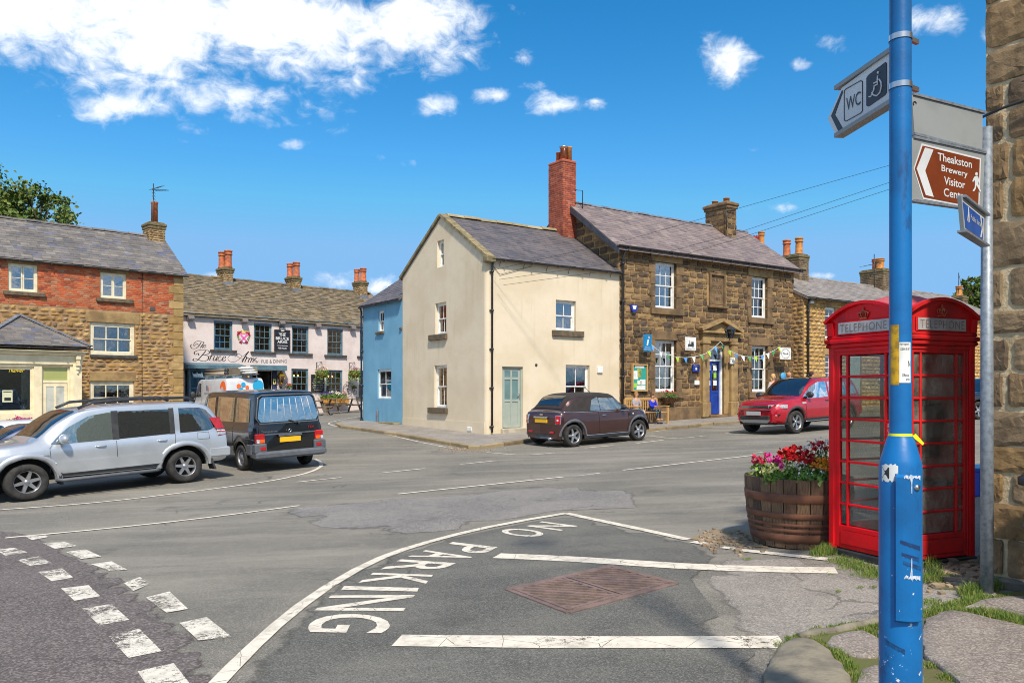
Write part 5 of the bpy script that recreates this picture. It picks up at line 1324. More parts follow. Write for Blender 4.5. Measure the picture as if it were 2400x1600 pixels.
class Car:
 def __init__(s, root, zt, zb, hw, belt, rw, wx, wr, ar, zmid=.62, lean=0.0, leanz=.9, crown=.03, flat_side=.0, nose=0.0):
  s.root = root; s.zt, s.zb, s.hw, s.belt, s.rw = zt, zb, hw, belt, rw
  s.wx, s.wr, s.ar = wx, wr, ar; s.zmid = zmid; s.lean, s.leanz, s.crown = lean, leanz, crown; s.nose = nose
  s.x0, s.x1 = zt[0][0], zt[-1][0]

 def f(s, pts, x):
  P = pts
  if x <= P[0][0]: return P[0][1]
  for i in range(len(P) - 1):
   if x <= P[i + 1][0]:
    a, b = P[i], P[i + 1]; h = b[0] - a[0]
    if h < 1e-6: return b[1]
    d = (b[1] - a[1]) / h
    da = d if i == 0 else (0 if (d * ((a[1] - P[i - 1][1]) / max(1e-6, a[0] - P[i - 1][0]))) <= 0 else 2 / (1 / d + 1 / ((a[1] - P[i - 1][1]) / max(1e-6, a[0] - P[i - 1][0]))))
    if i + 2 >= len(P): db = d
    else:
     e = (P[i + 2][1] - b[1]) / max(1e-6, P[i + 2][0] - b[0]); db = 0 if d * e <= 0 else 2 / (1 / d + 1 / e)
    t = (x - a[0]) / h
    return a[1] * (1 + 2 * t) * (1 - t) ** 2 + h * da * t * (1 - t) ** 2 + b[1] * t * t * (3 - 2 * t) + h * db * t * t * (t - 1)
  return P[-1][1]

 def arch(s, x):
  z = -1
  for w in s.wx:
   d = abs(x - w)
   if d < s.ar: z = max(z, s.wr + sqrt(s.ar ** 2 - d * d))
  return z

 def sec(s, x, n=5):
  W, zt, zb, bl, rw = s.f(s.hw, x), s.f(s.zt, x), s.f(s.zb, x), s.f(s.belt, x), s.f(s.rw, x)
  g = sm(.06, .34, zt - bl); bl = min(bl, zt - .035)
  zm = min(s.zmid, bl - .06)
  hood = [(W - .05, bl), (W - .11, zt - .02), (W * .62, zt - .004), (W * .3, zt + .004), (0, zt + .006)]
  r2 = min(rw, W - .03)
  grn = [(W - .045, bl), (r2 + .03, zt - .12), (r2 - .06, zt - .035), (r2 * .5, zt - .006), (0, zt)]
  pts = [(W - .07, zb), (W - .012, zb + .09), (W, zm), (W - .018, bl - .07)] + [(lerp(a[0], b[0], g), lerp(a[1], b[1], g)) for a, b in zip(hood, grn)]
  za = s.arch(x); lim = za + .0
  if za > 0: pts = [(y, max(z, min(lim + i * .004, bl - .03))) if i < 4 else (y, z) for i, (y, z) in enumerate(pts)]
  out = []
  for i in range(len(pts) - 1):
   a, b = pts[i], pts[i + 1]; k = n if i >= 3 else 2
   p, q = pts[max(0, i - 1)], pts[min(len(pts) - 1, i + 2)]
   for j in range(k):
    t = j / k
    if i >= 4 or i == 2:
     c = [.5 * (2 * a[m] + (b[m] - p[m]) * t + (2 * p[m] - 5 * a[m] + 4 * b[m] - q[m]) * t * t + (3 * a[m] - p[m] - 3 * b[m] + q[m]) * t ** 3) for m in (0, 1)]
     out.append((max(0, c[0]), c[1]))
    else: out.append((lerp(a[0], b[0], t), lerp(a[1], b[1], t)))
  out.append(pts[-1]); return out

 def P(s, x, y, z):
  w = max(0, min(1, (s.x0 + .75 - x) / .75)); x2 = x + w * s.lean * max(0, z - s.leanz)
  w = max(0, min(1, (x - s.x1 + .6) / .6)); x2 -= w * s.nose * (z - .5) ** 2
  w = max(0, 1 - (s.x1 - x) / .5) if x > s.x1 - .5 else 0
  return Vector((x2 - .0 * w, y, z))

 def y_at(s, x, z):
  sc = s.sec(x)
  for (y0, z0), (y1, z1) in zip(sc, sc[1:]):
   if z0 <= z <= z1 and z1 > z0: return lerp(y0, y1, (z - z0) / (z1 - z0))
  return sc[0][0] if z < sc[0][1] else sc[-1][0]

 def body(s, m, name='body'):
  xs = set()
  n = 46
  for i in range(n + 1): xs.add(round(lerp(s.x0, s.x1, i / n), 4))
  for w in s.wx:
   for i in range(13):
    x = w + s.ar * cos(pi * i / 12)
    if s.x0 < x < s.x1: xs.add(round(x, 4))
   for q in (-1, 1): xs.add(round(w + q * (s.ar + .004), 4))
  for dx in (.01, .03, .07, .13, .2):
   xs.add(s.x0 + dx); xs.add(s.x1 - dx)
  xs = sorted(x for x in xs if s.x0 <= x <= s.x1)
  mb = MB(); secs = []
  for x in xs:
   c = s.sec(x); k = len(c)
   e = min(x - s.x0, s.x1 - x)
   sh = 1.0
   secs.append([s.P(x, y * sh, z) for y, z in c] + [s.P(x, -y * sh, z) for y, z in c[-2::-1]])
  k = len(secs[0]); vs = [p for q in secs for p in q]
  fs = [(i * k + j, (i + 1) * k + j, (i + 1) * k + j + 1, i * k + j + 1) for i in range(len(secs) - 1) for j in range(k - 1)]
  mb.add(vs, fs, 0, True)
  mb.add(secs[0], [tuple(range(k))[::-1]], 0); mb.add(secs[-1], [tuple(range(k))], 0)
  zc = s.f(s.zb, (s.x0 + s.x1) / 2); W = s.f(s.hw, 0)
  mb.box(s.x0 + .12, s.x1 - .12, -W + .26, W - .26, zc - .04, s.f(s.belt, 0) - .25, 1)
  segs = [s.x0 + .1, s.wx[0] - s.ar, s.wx[0] + s.ar, s.wx[1] - s.ar, s.wx[1] + s.ar, s.x1 - .1]
  for i in (0, 2, 4):
   if segs[i + 1] > segs[i]: mb.quad((segs[i], -W + .1, zc + .01), (segs[i + 1], -W + .1, zc + .01), (segs[i + 1], W - .1, zc + .01), (segs[i], W - .1, zc + .01), 1)
  for w in s.wx:
   for sg in (-1, 1):
    vs = []
    for i in range(15):
     t = pi * i / 14
     for y in (W - .03, W - .34): vs.append((w + s.ar * cos(t), sg * y, s.wr + s.ar * sin(t)))
    mb.add(vs, [(2 * i, 2 * i + 2, 2 * i + 3, 2 * i + 1) for i in range(14)], 1)
  s.b = mb.build(name, [m, M_UNDER], s.root); return s.b

 def side(s, name, lo, hi, m, off=.006, parent=None, sides=(1, -1), nx=10, nz=4, label=None):
  x0, x1 = max(lo[0][0], hi[0][0]), min(lo[-1][0], hi[-1][0]); r = []
  for sg in sides:
   mb = MB(); vs = []
   for i in range(nx + 1):
    x = lerp(x0, x1, i / nx); a, b = interp(lo, x), interp(hi, x)
    for j in range(nz + 1): z = lerp(a, b, j / nz); p = s.P(x, s.y_at(x, z) + off, z); vs.append((p.x, sg * p.y, p.z))
   mb.add(vs, [(i * (nz + 1) + j, (i + 1) * (nz + 1) + j, (i + 1) * (nz + 1) + j + 1, i * (nz + 1) + j + 1) for i in range(nx) for j in range(nz)], 0, True)
   r.append(mb.build(name, m, parent or s.root, label=label))
  return r

 def top(s, name, xa, xb, f0, m, off=.008, n=12, parent=None):
  """panel over the top skin between two stations: the screen, the rear window, the roof"""
  mb = MB(); vs = []; k = 16
  for i in range(n + 1):
   x = lerp(xa, xb, i / n); c = s.sec(x); L = [0]
   for a, b in zip(c, c[1:]): L.append(L[-1] + sqrt((a[0] - b[0]) ** 2 + (a[1] - b[1]) ** 2))
   yl = f0(x) if callable(f0) else f0
   e = .01; up = Vector((-(s.f(s.zt, x + e) - s.f(s.zt, x - e)), 0, 2 * e)).normalized()
   for j in range(2 * k + 1):
    y = lerp(-yl, yl, j / (2 * k)); ya = abs(y)
    z = None
    for (y0, z0), (y1, z1) in list(zip(c, c[1:]))[::-1]:
     if y1 <= ya <= y0 and y0 > y1: z = lerp(z1, z0, (ya - y1) / (y0 - y1)); break
    if z is None: z = c[-1][1]
    p = s.P(x, y, z) + up * off; vs.append(p)
  w = 2 * k + 1
  mb.add(vs, [(i * w + j, (i + 1) * w + j, (i + 1) * w + j + 1, i * w + j + 1) for i in range(n) for j in range(w - 1)], 0, True)
  return mb.build(name, m, parent or s.root)

 def seam(s, pts, w=.008, m=None, sides=(1, -1), name='door_seam', off=.0035):
  out = []
  for (a, b) in zip(pts, pts[1:]):
   n = max(2, int(sqrt((a[0] - b[0]) ** 2 + (a[1] - b[1]) ** 2) / .06)); out += [(lerp(a[0], b[0], i / n), lerp(a[1], b[1], i / n)) for i in range(n)]
  out.append(pts[-1])
  for sg in sides:
   mb = MB(); q = []
   for (x, z) in out:
    p = s.P(x, s.y_at(x, z) + off, z); q.append(Vector((p.x, sg * p.y, p.z)))
   mb.tube(q, w / 2, 4); mb.build(name, m or M_UNDER, s.root)

 def arches(s, m, r=.05, wid=.05, name='wheel_arch', span=(0, pi)):
  for w in s.wx:
   for sg in (1, -1):
    mb = MB(); vs = []; n = 20
    for i in range(n + 1):
     t = lerp(span[0], span[1], i / n)
     for (rad, o) in ((s.ar - .012, -.05), (s.ar - .012, wid * .55), (s.ar + r * .5, wid), (s.ar + r, .0)):
      x = w + rad * cos(t); z = s.wr + rad * sin(t); z = max(z, .16)
      xx = min(max(x, s.x0 + .01), s.x1 - .01)
      y = s.y_at(xx, max(z, s.arch(w) + .03 if abs(x - w) < s.ar * .5 else z)) if z > .3 else s.f(s.hw, xx) - .03
      y = max(y, s.f(s.hw, xx) - .06); p = s.P(x, y + o, z); vs.append((p.x, sg * p.y, p.z))
    mb.add(vs, [(i * 4 + j, (i + 1) * 4 + j, (i + 1) * 4 + j + 1, i * 4 + j + 1) for i in range(n) for j in range(3)], 0, True); mb.build(name, m, s.root)

 def wheels(s, spokes=5, wid=.22, rim=.66, style='spoke', track=None, hub=M_ALLOY, twin=False):
  R = s.wr; r = R * rim; hw = wid / 2
  t = MB(); t.lathe([(r * .96, -hw * .8), (r * 1.02, -hw), (R * .9, -hw * 1.02), (R * .97, -hw * .86), (R, -hw * .5), (R, hw * .5), (R * .97, hw * .86), (R * .9, hw * 1.02), (r * 1.02, hw), (r * .96, hw * .8)], 36, axis='y', caps=False)
  for q in (-.3, 0, .3): t.lathe([(R * 1.001, hw * (q - .05)), (R * .985, hw * q), (R * 1.001, hw * (q + .05))], 36, axis='y', caps=False)
  tm = t.mesh('tyre', M_TYRE)
  b = MB(); b.lathe([(r, -hw * .9), (r * .93, -hw * .8), (r * .9, -hw * .3), (r * .9, hw * .8)], 30, axis='y', caps=False)
  b.lathe([(.0, -hw * .05), (r * .9, -hw * .05)], 24, axis='y', m=1, caps=False)
  if style == 'spoke':
   for i in range(spokes):
    for dd_ in ((-.09, .09) if twin else (0,)):
     a = 2 * pi * i / spokes + pi / 2
     p, q = Vector((r * .12 * cos(a), -hw * .62, r * .12 * sin(a))), Vector((r * .94 * cos(a + dd_ * 1.6), -hw * .72, r * .94 * sin(a + dd_ * 1.6)))
     d = (q - p).normalized(); sd_ = d.cross(Vector((0, 1, 0)))
     w0, w1 = (r * .07, r * .075) if twin else (r * .17, r * .13 if spokes < 6 else r * .11)
     mb_v = [p + sd_ * w0, p - sd_ * w0, q - sd_ * w1, q + sd_ * w1]
     b.prism(mb_v, (0, hw * .35, 0))
   b.lathe([(0, -hw * .78), (r * .16, -hw * .76), (r * .24, -hw * .6), (r * .24, -hw * .3)], 18, axis='y')
   for i in range(5 if spokes < 6 else 6):
    a = 2 * pi * (i + .5) / (5 if spokes < 6 else 6); b.lathe([(0, -hw * .66), (r * .04, -hw * .64), (r * .04, -hw * .5)], 6, (r * .19 * cos(a), 0, r * .19 * sin(a)), 1, axis='y')
  else:
   b.lathe([(0, -hw * .75), (r * .3, -hw * .72), (r * .36, -hw * .5), (r * .62, -hw * .62), (r * .92, -hw * .5)], 24, axis='y')
   for i in range(14):
    a = 2 * pi * i / 14; b.lathe([(0, -hw * .63), (r * .065, -hw * .62)], 8, (r * .75 * cos(a), 0, r * .75 * sin(a)), 1, axis='y')
  rm = b.mesh('rim', [hub, M_UNDER])
  for w in s.wx:
   for sg in (1, -1):
    y = (track if track else s.f(s.hw, w) - hw - .015) * sg
    e = ob('wheel', None, s.root, mw=Matrix.Translation((w, y, R)) @ Matrix.Diagonal((s.root.get('round', 1), 1, 1, 1)) @ (Matrix.Rotation(pi, 4, 'Z') if sg > 0 else ID) @ Matrix.Rotation(R_.uniform(0, 6), 4, 'Y')); e.empty_display_size = .1
    ob('tyre', tm, e); ob('rim', rm, e)

 def mirror(s, x, z, m, sz=(.1, .09, .075), m2=None):
  for sg in (1, -1):
   y = s.y_at(x, z); mb = MB(); mb.tube([(x, sg * (y - .02), z - .03), (x - .02, sg * (y + .09), z)], .022, 6); mb.ball((x - .03, sg * (y + .16), z + .04), 1.0, 0, 12, (sz[0] * .62, sz[1] * 1.1, sz[2])); mb.build('door_mirror', m, s.root)

 def handle(s, x, z, m, l=.09):
  for sg in (1, -1):
   y = s.y_at(x, z) + .012; mb = MB(); mb.tube([(x - l, sg * (y - .01), z), (x - l * .6, sg * (y + .012), z), (x + l * .6, sg * (y + .012), z), (x + l, sg * (y - .01), z)], .013, 6); mb.build('door_handle', m, s.root)

 def rear(s, name, polyyz, m, off=.012, x=None, front=False, parent=None, depth=.03):
  xx = (s.x1 if front else s.x0) if x is None else x; sg = 1 if front else -1
  a = [s.P(xx, y, z) for y, z in polyyz]; mb = MB(); mb.prism([p + Vector((sg * off, 0, 0)) for p in a], (-sg * depth, 0, 0)); return mb.build(name, m, parent or s.root)


def rect_(y0, y1, z0, z1, b=.0):
 if not b: return [(y0, z0), (y1, z0), (y1, z1), (y0, z1)]
 return [(y0 + b, z0), (y1 - b, z0), (y1, z0 + b), (y1, z1 - b), (y1 - b, z1), (y0 + b, z1), (y0, z1 - b), (y0, z0 + b)]


def park(name, label, cat, pa, pb, la, lb, lat, scale=1.0, lift=0.0):
 """set a vehicle on the land: pa, pb ground points where its wheels at local x = la, lb (lateral side lat) stand"""
 a, b = Vector((pa[0], pa[1])), Vector((pb[0], pb[1])); d = (b - a).normalized() * (1 if lb > la else -1); n = Vector((-d.y, d.x))
 mid = (a + b) / 2 - d * (la + lb) / 2 - n * lat
 zx = (terrain(*(mid + d)) - terrain(*(mid - d))) / 2; zy = (terrain(*(mid + n)) - terrain(*(mid - n))) / 2
 X = Vector((d.x, d.y, zx)).normalized(); Y = Vector((n.x, n.y, zy)); Z = X.cross(Y).normalized(); Y = Z.cross(X)
 sc = scale if isinstance(scale, tuple) else (scale,) * 3
 M = Matrix(((X.x, Y.x, Z.x, mid.x), (X.y, Y.y, Z.y, mid.y), (X.z, Y.z, Z.z, terrain(*mid) + .008 + lift), (0, 0, 0, 1))) @ Matrix.Diagonal((*sc, 1))
 t = thing(name, label, cat, M=M); t['round'] = sc[2] / sc[0]
 return t


# silver off-roader: nose to the left, its left flank to us
P_SIL = car_paint('silver_paint', S(206, 210, 214), .6, rough=.32)
r0, f0 = G(434, 1131), G(62, 1174)
t = park('offroad_car', 'silver long wheelbase off road car with roof rails and tinted rear windows', 'car', r0, f0, -1.4, 1.4, .86, (1.04, 1.04, .925))
c = Car(t, [(-2.28, 1.1), (-2.25, 1.5), (-2.1, 1.72), (-1.85, 1.79), (-.9, 1.82), (0, 1.8), (.45, 1.74), (.85, 1.52), (1.18, 1.22), (1.35, 1.14), (1.9, 1.09), (2.2, 1.02), (2.34, .9)],
  [(-2.42, .52), (-2.1, .42), (0, .4), (2.1, .42), (2.34, .5)], [(-2.42, .84), (-2.3, .89), (-2, .925), (0, .935), (1.6, .925), (2.1, .86), (2.34, .72)], [(-2.42, 1.14), (0, 1.08), (1.3, 1.02), (2.34, .9)], [(-2.42, .74), (-1.6, .79), (0, .8), (.6, .77), (1.4, .7)], (-1.4, 1.4), .375, .47, zmid=.74, lean=.32, leanz=1.05)
c.body(P_SIL); c.arches(P_SIL, .1, .035); c.wheels(6, .25, .62)
zl = [(-2.2, 1.12), (-1.55, 1.1), (.95, 1.06)]
c.side('rear_quarter_window', [(-2.16, 1.25), (-1.95, 1.14), (-1.22, 1.12)], [(-2.16, 1.36), (-2.0, 1.6), (-1.85, 1.66), (-1.32, 1.67)], M_TINT); c.side('rear_door_window', [(-1.12, 1.12), (-.16, 1.09)], [(-1.12, 1.66), (-.16, 1.67)], M_TINT); c.side('front_door_window', [(-.04, 1.09), (1.0, 1.07)], [(-.04, 1.66), (.35, 1.6), (.72, 1.38), (1.0, 1.09)], M_CLEAR)
c.side('pillar_trim', [(-1.22, 1.11), (-1.12, 1.11)], [(-1.3, 1.68), (-1.12, 1.68)], M_TRIM, .005); c.side('pillar_trim', [(-.16, 1.08), (-.04, 1.08)], [(-.16, 1.68), (-.04, 1.68)], M_TRIM, .005)
c.top('windscreen', .52, 1.17, .66, M_TINT); c.mirror(.86, 1.13, P_SIL, (.13, .12, .1)); c.handle(-.95, .99, P_SIL); c.handle(.18, .97, P_SIL)
c.seam([(-.1, .44), (-.1, 1.06)]); c.seam([(1.02, .5), (1.03, 1.0), (.98, 1.06)]); c.seam([(-1.22, 1.1), (-1.2, .9)]); c.seam([(-.95, .46), (1.0, .44)]); c.seam([(-.92, .72), (.98, .7)], .02, P_SIL, off=.012); c.seam([(-1.9, .95), (-1.66, .95), (-1.66, 1.1), (-1.9, 1.1), (-1.9, .95)], .006)
c.side('sill_trim', [(-.9, .42), (.9, .42)], [(-.9, .5), (.9, .5)], M_GTRIM, .012); c.side('door_cladding', [(-.93, .5), (.94, .48)], [(-.93, .73), (.94, .71)], P_SIL, .024)
for sg in (1, -1):
 sb = MB(); sb.tube([(-.88, sg * .9, .36), (-.8, sg * .97, .36), (.85, sg * .97, .35), (.95, sg * .9, .36)], .035, 8); sb.build('side_step', M_GTRIM, t)
 rl = MB(); rl.tube([(-1.75, sg * .62, 1.8), (-1.6, sg * .64, 1.89), (-.6, sg * .66, 1.91), (.2, sg * .63, 1.87), (.45, sg * .6, 1.76)], .03, 8); rl.build('roof_rail', M_BLACK, t)
 fl = MB(); fl.obox((-1.96, sg * .8, .4), (.02, 0, 0), (0, .12, 0), (.05, 0, .16)); fl.obox((.88, sg * .8, .42), (.02, 0, 0), (0, .12, 0), (.03, 0, .16)); fl.build('mud_flap', M_TRIM, t)
for sg in (1, -1):
 tl_ = MB()
 for (z0, z1, m) in ((.98, 1.02, 0), (1.02, 1.08, 1), (1.08, 1.1, 0), (1.1, 1.15, 1), (1.15, 1.42, 0)):
  a = [c.P(-2.275, sg * .60, z0), c.P(-2.26, sg * (c.y_at(-2.26, 1.1) + .004), z0), c.P(-2.08, sg * (c.y_at(-2.08, 1.1) + .022), z0 + .01)]; b = [c.P(-2.275, sg * .62, z1), c.P(-2.26, sg * (c.y_at(-2.26, min(z1, 1.16)) + .0), z1), c.P(-2.10 + (.08 if z1 > 1.3 else 0), sg * (c.y_at(-2.10, z1) + .016), z1)]
  tl_.quad(a[0] - Vector((.02, 0, 0)), a[1] - Vector((.02, 0, 0)), b[1] - Vector((.02, 0, 0)), b[0] - Vector((.02, 0, 0)), m); tl_.quad(a[1] - Vector((.02, 0, 0)), a[2], b[2], b[1] - Vector((.02, 0, 0)), m)
 tl_.build('tail_light', [M_RED, M_LENS], t)
bp = MB(); bp.bbox(-2.40, -2.1, -.9, .9, .5, .74, .07); bp.bbox(-2.35, -1.88, .84, .935, .52, .74, .03); bp.bbox(-2.35, -1.88, -.935, -.84, .52, .74, .03); bp.build('rear_bumper', P_SIL, t)
bf_ = MB(); bf_.bbox(1.9, 2.44, -.88, .88, .42, .78, .1); bf_.build('front_bumper', P_SIL, t)
for sg in (1, -1): h = MB(); h.ball((2.2, sg * .72, .92), 1, 0, 12, (.16, .16, .09)); h.build('headlight', M_LENS, t)
c.rear('rear_window', rect_(-.62, .62, 1.2, 1.58, .08), M_TINT, .012)
for sg in (1, -1): em = MB(); y = c.y_at(1.12, .82) + .006; em.obox((1.13, sg * y, .86), (.08, 0, 0), (0, .004, 0), (0, 0, .012)); em.obox((1.13, sg * y, .82), (.04, 0, 0), (0, .004, 0), (0, 0, .012), 1); em.build('badge', [M_CHROME, M_RED], t)

# black camper van: rear to us
P_BLK = car_paint('black_car_paint', (.006, .006, .007), .0, rough=.18)
a, b = G(578, 1104), G(722, 1087); axm = (a + b) / 2; ax = Vector((b.x - a.x, b.y - a.y)).normalized(); hd = Matrix.Rotation(radians(-6), 2) @ Vector((-ax.y, ax.x))
rear_c = axm
t = park('camper_van', 'black camper van with side curtains, yellow rear plate and heated rear window', 'van', (axm.x, axm.y), (axm.x + hd.x * 2.92, axm.y + hd.y * 2.92), -1.46, 1.46, 0, (.9, .94, .94))
c = Car(t, [(-2.36, 1.78), (-2.3, 1.88), (-2.15, 1.925), (-1, 1.95), (.6, 1.93), (1.05, 1.84), (1.75, 1.22), (2.0, 1.06), (2.3, .9)], [(-2.36, .44), (-2, .34), (2, .34), (2.3, .4)], [(-2.36, .86), (-2.28, .9), (-2, .92), (1.6, .92), (2.3, .74)], [(-2.36, 1.14), (1.2, 1.12), (2.3, .82)], [(-2.36, .72), (-2.2, .74), (.8, .76), (1.6, .7)], (-1.46, 1.46), .315, .4, zmid=.72, lean=.19, leanz=.92)
c.body(P_BLK); c.wheels(5, .2, .64, 'steel', hub=mat('grey_steel_wheel', S(150, 152, 156), S(120, 122, 126), 10, .45, metal=.4))
c.side('rear_side_window', [(-2.0, 1.2), (-1.12, 1.18)], [(-2.0, 1.76), (-1.12, 1.78)], M_TINT, .007); c.side('middle_side_window', [(-1.0, 1.18), (.1, 1.16)], [(-1.0, 1.78), (.1, 1.78)], M_TINT, .007); c.side('front_door_window', [(.28, 1.15), (1.5, 1.14)], [(.28, 1.76), (.95, 1.72), (1.5, 1.16)], M_CLEAR, .007)
c.top('windscreen', 1.1, 1.72, .68, M_TINT); c.mirror(1.2, 1.2, M_TRIM, (.1, .12, .14))
c.seam([(.2, .4), (.2, 1.8)]); c.seam([(-1.02, .4), (-1.04, 1.1)]); c.seam([(-2.25, .98), (1.4, .98)], .03, P_BLK, off=.01); c.seam([(-2.3, .78), (-2.1, .8), (1.0, .78)], .012, M_GTRIM)
for sg in (1,):
 for (xa, xb) in ((-1.98, -1.14), (-.98, .08)):
  for (p0, p1) in (((xa, 1.2), (xa + .05, 1.75)), ((xb - .05, 1.2), (xb - .1, 1.75))):
   cu = MB(); vs = []
   for i in range(7):
    q = i / 6; x = lerp(p0[0], p1[0], q) + (.12 * (1 - q) if p0[0] == xa else -.12 * (1 - q)); z = lerp(p0[1], p1[1], q); y = c.y_at(x, z) + .009
    vs += [c.P(p0[0] if p0[0] == xa else x, y, z), c.P(x + .06 if p0[0] == xa else xb - .02, y, z)]
   cu.add(vs, [(2 * i, 2 * i + 1, 2 * i + 3, 2 * i + 2) for i in range(6)]); cu.build('curtain', mat('tan_curtain', S(150, 132, 98), S(118, 100, 72), 20, .9), t)
gw = c.rear('tailgate_window', [(-.72, 1.2), (.72, 1.2), (.79, 1.3), (.69, 1.74), (.62, 1.8), (-.62, 1.8), (-.69, 1.74), (-.79, 1.3)], M_REFLECT if False else glass('rear_van_glass', refl=.62, dark=(.03, .03, .03), rough=.03), .016)
gs_ = MB()
o = [(-.76, 1.16), (.76, 1.16), (.83, 1.3), (.73, 1.78), (.64, 1.84), (-.64, 1.84), (-.73, 1.78), (-.83, 1.3)]
gs_.tube([c.P(-2.36, y, z) + Vector((-.012, 0, 0)) for y, z in o], .016, 6, closed=True); gs_.build('window_seal', M_GTRIM, t)
for i in range(8):
 hb = MB(); y = lerp(-.6, .62, i / 7); hb.tube([c.P(-2.36, y * 1.05, 1.22) + Vector((-.02, 0, 0)), c.P(-2.36, y * .9, 1.76) + Vector((-.02, 0, 0))], .0055, 4); hb.build('heater_strip', mat('pale_strip', S(206, 210, 214), None, rough=.4), gw)
wp = MB(); wp.tube([c.P(-2.4, .0, 1.24) + Vector((-.02, 0, 0)), c.P(-2.4, -.25, 1.14) + Vector((-.03, 0, 0))], .012, 5); wp.ball(c.P(-2.39, -.25, 1.13), .028); wp.build('wiper', M_GTRIM, t)
c.rear('tailgate_strip', rect_(-.78, .78, .89, .915), M_GTRIM, .014); c.rear('plate_light_bar', rect_(-.3, .3, .84, .89, .01), M_GTRIM, .03)
c.rear('number_plate', rect_(-.27, .27, .70, .82), M_PLATEY, .022)
sb = MB(); sb.tube([c.P(-2.365, y, z) for y, z in ((-.78, .5), (-.78, 1.1))], .005, 4); sb.tube([c.P(-2.365, y, z) for y, z in ((.78, .5), (.78, 1.1))], .005, 4); sb.build('tailgate_seam', M_UNDER, t)
for sg in (1, -1):
 l = MB(); y0, y1 = sg * .655, sg * .885
 l.bbox(-2.40, -2.2, min(y0, y1), max(y0, y1), .70, .93, .02, 0); l.box(-2.404, -2.39, min(sg * .67, sg * .79), max(sg * .67, sg * .79), .715, .80, 1); l.box(-2.404, -2.39, min(sg * .8, sg * .87), max(sg * .8, sg * .87), .715, .80, 2); l.build('tail_light', [M_RED, M_ORANGE, M_LENS], t)
 l = MB(); l.bbox(-2.44, -2.2, min(sg * .62, sg * .93), max(sg * .62, sg * .93), .46, .70, .03); l.build('bumper_end', M_GTRIM, t)
 l = MB(); l.bbox(-2.452, -2.42, min(sg * .66, sg * .80), max(sg * .66, sg * .80), .54, .62, .008); l.build('fog_light', M_RED, t)
 l = MB(); l.bbox(-2.2, -1.9, min(sg * .86, sg * .935), max(sg * .86, sg * .935), .4, .68, .03); l.build('bumper_side', M_GTRIM, t)
bp = MB(); bp.bbox(-2.5, -2.2, -.93, .93, .32, .50, .05); bp.build('rear_bumper', M_GTRIM, t)
bg = MB(); bg.lathe([(.035, -.01), (.05, 0), (.035, .01)], 16, c.P(-2.375, 0, .97), axis='x', caps=False); bg.build('badge', M_CHROME, t)
tx = MB(); put_text(tx, 'Transporter', c.P(-2.372, .74, .945), (0, -.42, 0), (0, 0, .05), shear=.2); tx.build('lettering', M_CHROME, t); tx = MB(); put_text(tx, 'TDI', c.P(-2.372, -.48, 1.0), (0, -.16, 0), (0, 0, .05), 1, shear=.2); tx.build('lettering', [M_CHROME, M_RED], t)
bf_ = MB(); bf_.bbox(2.0, 2.42, -.9, .9, .34, .56, .08); bf_.build('front_bumper', M_GTRIM, t)

# brown soft-top hatchback, three-quarter rear
P_BRN = car_paint('brown_metallic_paint', S(76, 46, 42), .45, rough=.28)
M_SOFT = mat('soft_top_cloth', S(52, 46, 44), S(42, 38, 38), 6, .95, .4, 120)
rr_, fr_ = G(1340, 1047), G(1496, 1032)
t = park('convertible', 'small brown hatchback with black fabric soft top parked by cream house', 'car', rr_, fr_, -1.24, 1.24, -.74, 1.02)
c = Car(t, [(-1.72, .74), (-1.69, .86), (-1.63, .95), (-1.55, .98), (-1.47, 1.08), (-1.35, 1.25), (-1.16, 1.38), (-.8, 1.435), (-.2, 1.435), (.3, 1.4), (.55, 1.25), (.84, 1.01), (.98, .96), (1.4, .9), (1.62, .83), (1.74, .66)],
  [(-1.86, .3), (-1.6, .2), (1.5, .2), (1.84, .26)], [(-1.72, .68), (-1.66, .77), (-1.45, .83), (-1.0, .845), (.8, .84), (1.4, .8), (1.7, .68), (1.84, .5)], [(-1.86, .93), (-1.4, .93), (1.0, .90), (1.84, .7)], [(-1.86, .56), (-1.2, .6), (-.7, .63), (.2, .62), (.9, .6)], (-1.24, 1.24), .305, .385, zmid=.56)
c.body(P_BRN); c.arches(M_GTRIM, .07, .02); c.wheels(5, .2, .68, twin=False)
c.top('soft_top', -1.5, .4, lambda x: min(.70, c.f(c.rw, x) + .02), M_SOFT, .012, 24)
c.side('soft_top_side', [(-1.5, .955), (-1.35, .95), (-.42, .94), (-.40, .94)], [(-1.5, 1.0), (-1.3, 1.12), (-1.05, 1.28), (-.42, 1.38), (-.40, 1.38)], M_SOFT, .012, nx=16)
c.side('soft_top_side', [(-.40, 1.31), (.3, 1.27)], [(-.40, 1.38), (.3, 1.33)], M_SOFT, .012)
c.side('quarter_window', [(-.62, .955), (-.26, .95)], [(-.62, 1.0), (-.5, 1.25), (-.26, 1.32)], M_CLEAR, .016); c.side('door_window', [(-.24, .95), (.74, .935)], [(-.24, 1.325), (.28, 1.31), (.5, 1.19), (.74, .95)], M_CLEAR, .01)
c.top('rear_window', -1.44, -1.18, .46, M_TINT, .02); c.top('windscreen', .4, .82, .58, M_TINT, .01)
c.seam([(-1.66, .955), (-1.2, .935), (.9, .905)], .022, M_CHROME, name='waist_trim', off=.006); c.mirror(.56, .97, M_BLACK, (.1, .09, .08)); c.handle(-.14, .82, M_CHROME, .08)
c.seam([(-.32, .3), (-.34, .93)]); c.seam([(.72, .3), (.8, .6), (.78, .9)]); c.side('sill_trim', [(-.85, .2), (.85, .2)], [(-.85, .3), (.85, .3)], M_GTRIM, .012); c.seam([(-.82, .29), (.82, .29)], .018, M_CHROME, name='sill_strip', off=.015)
bp = MB()
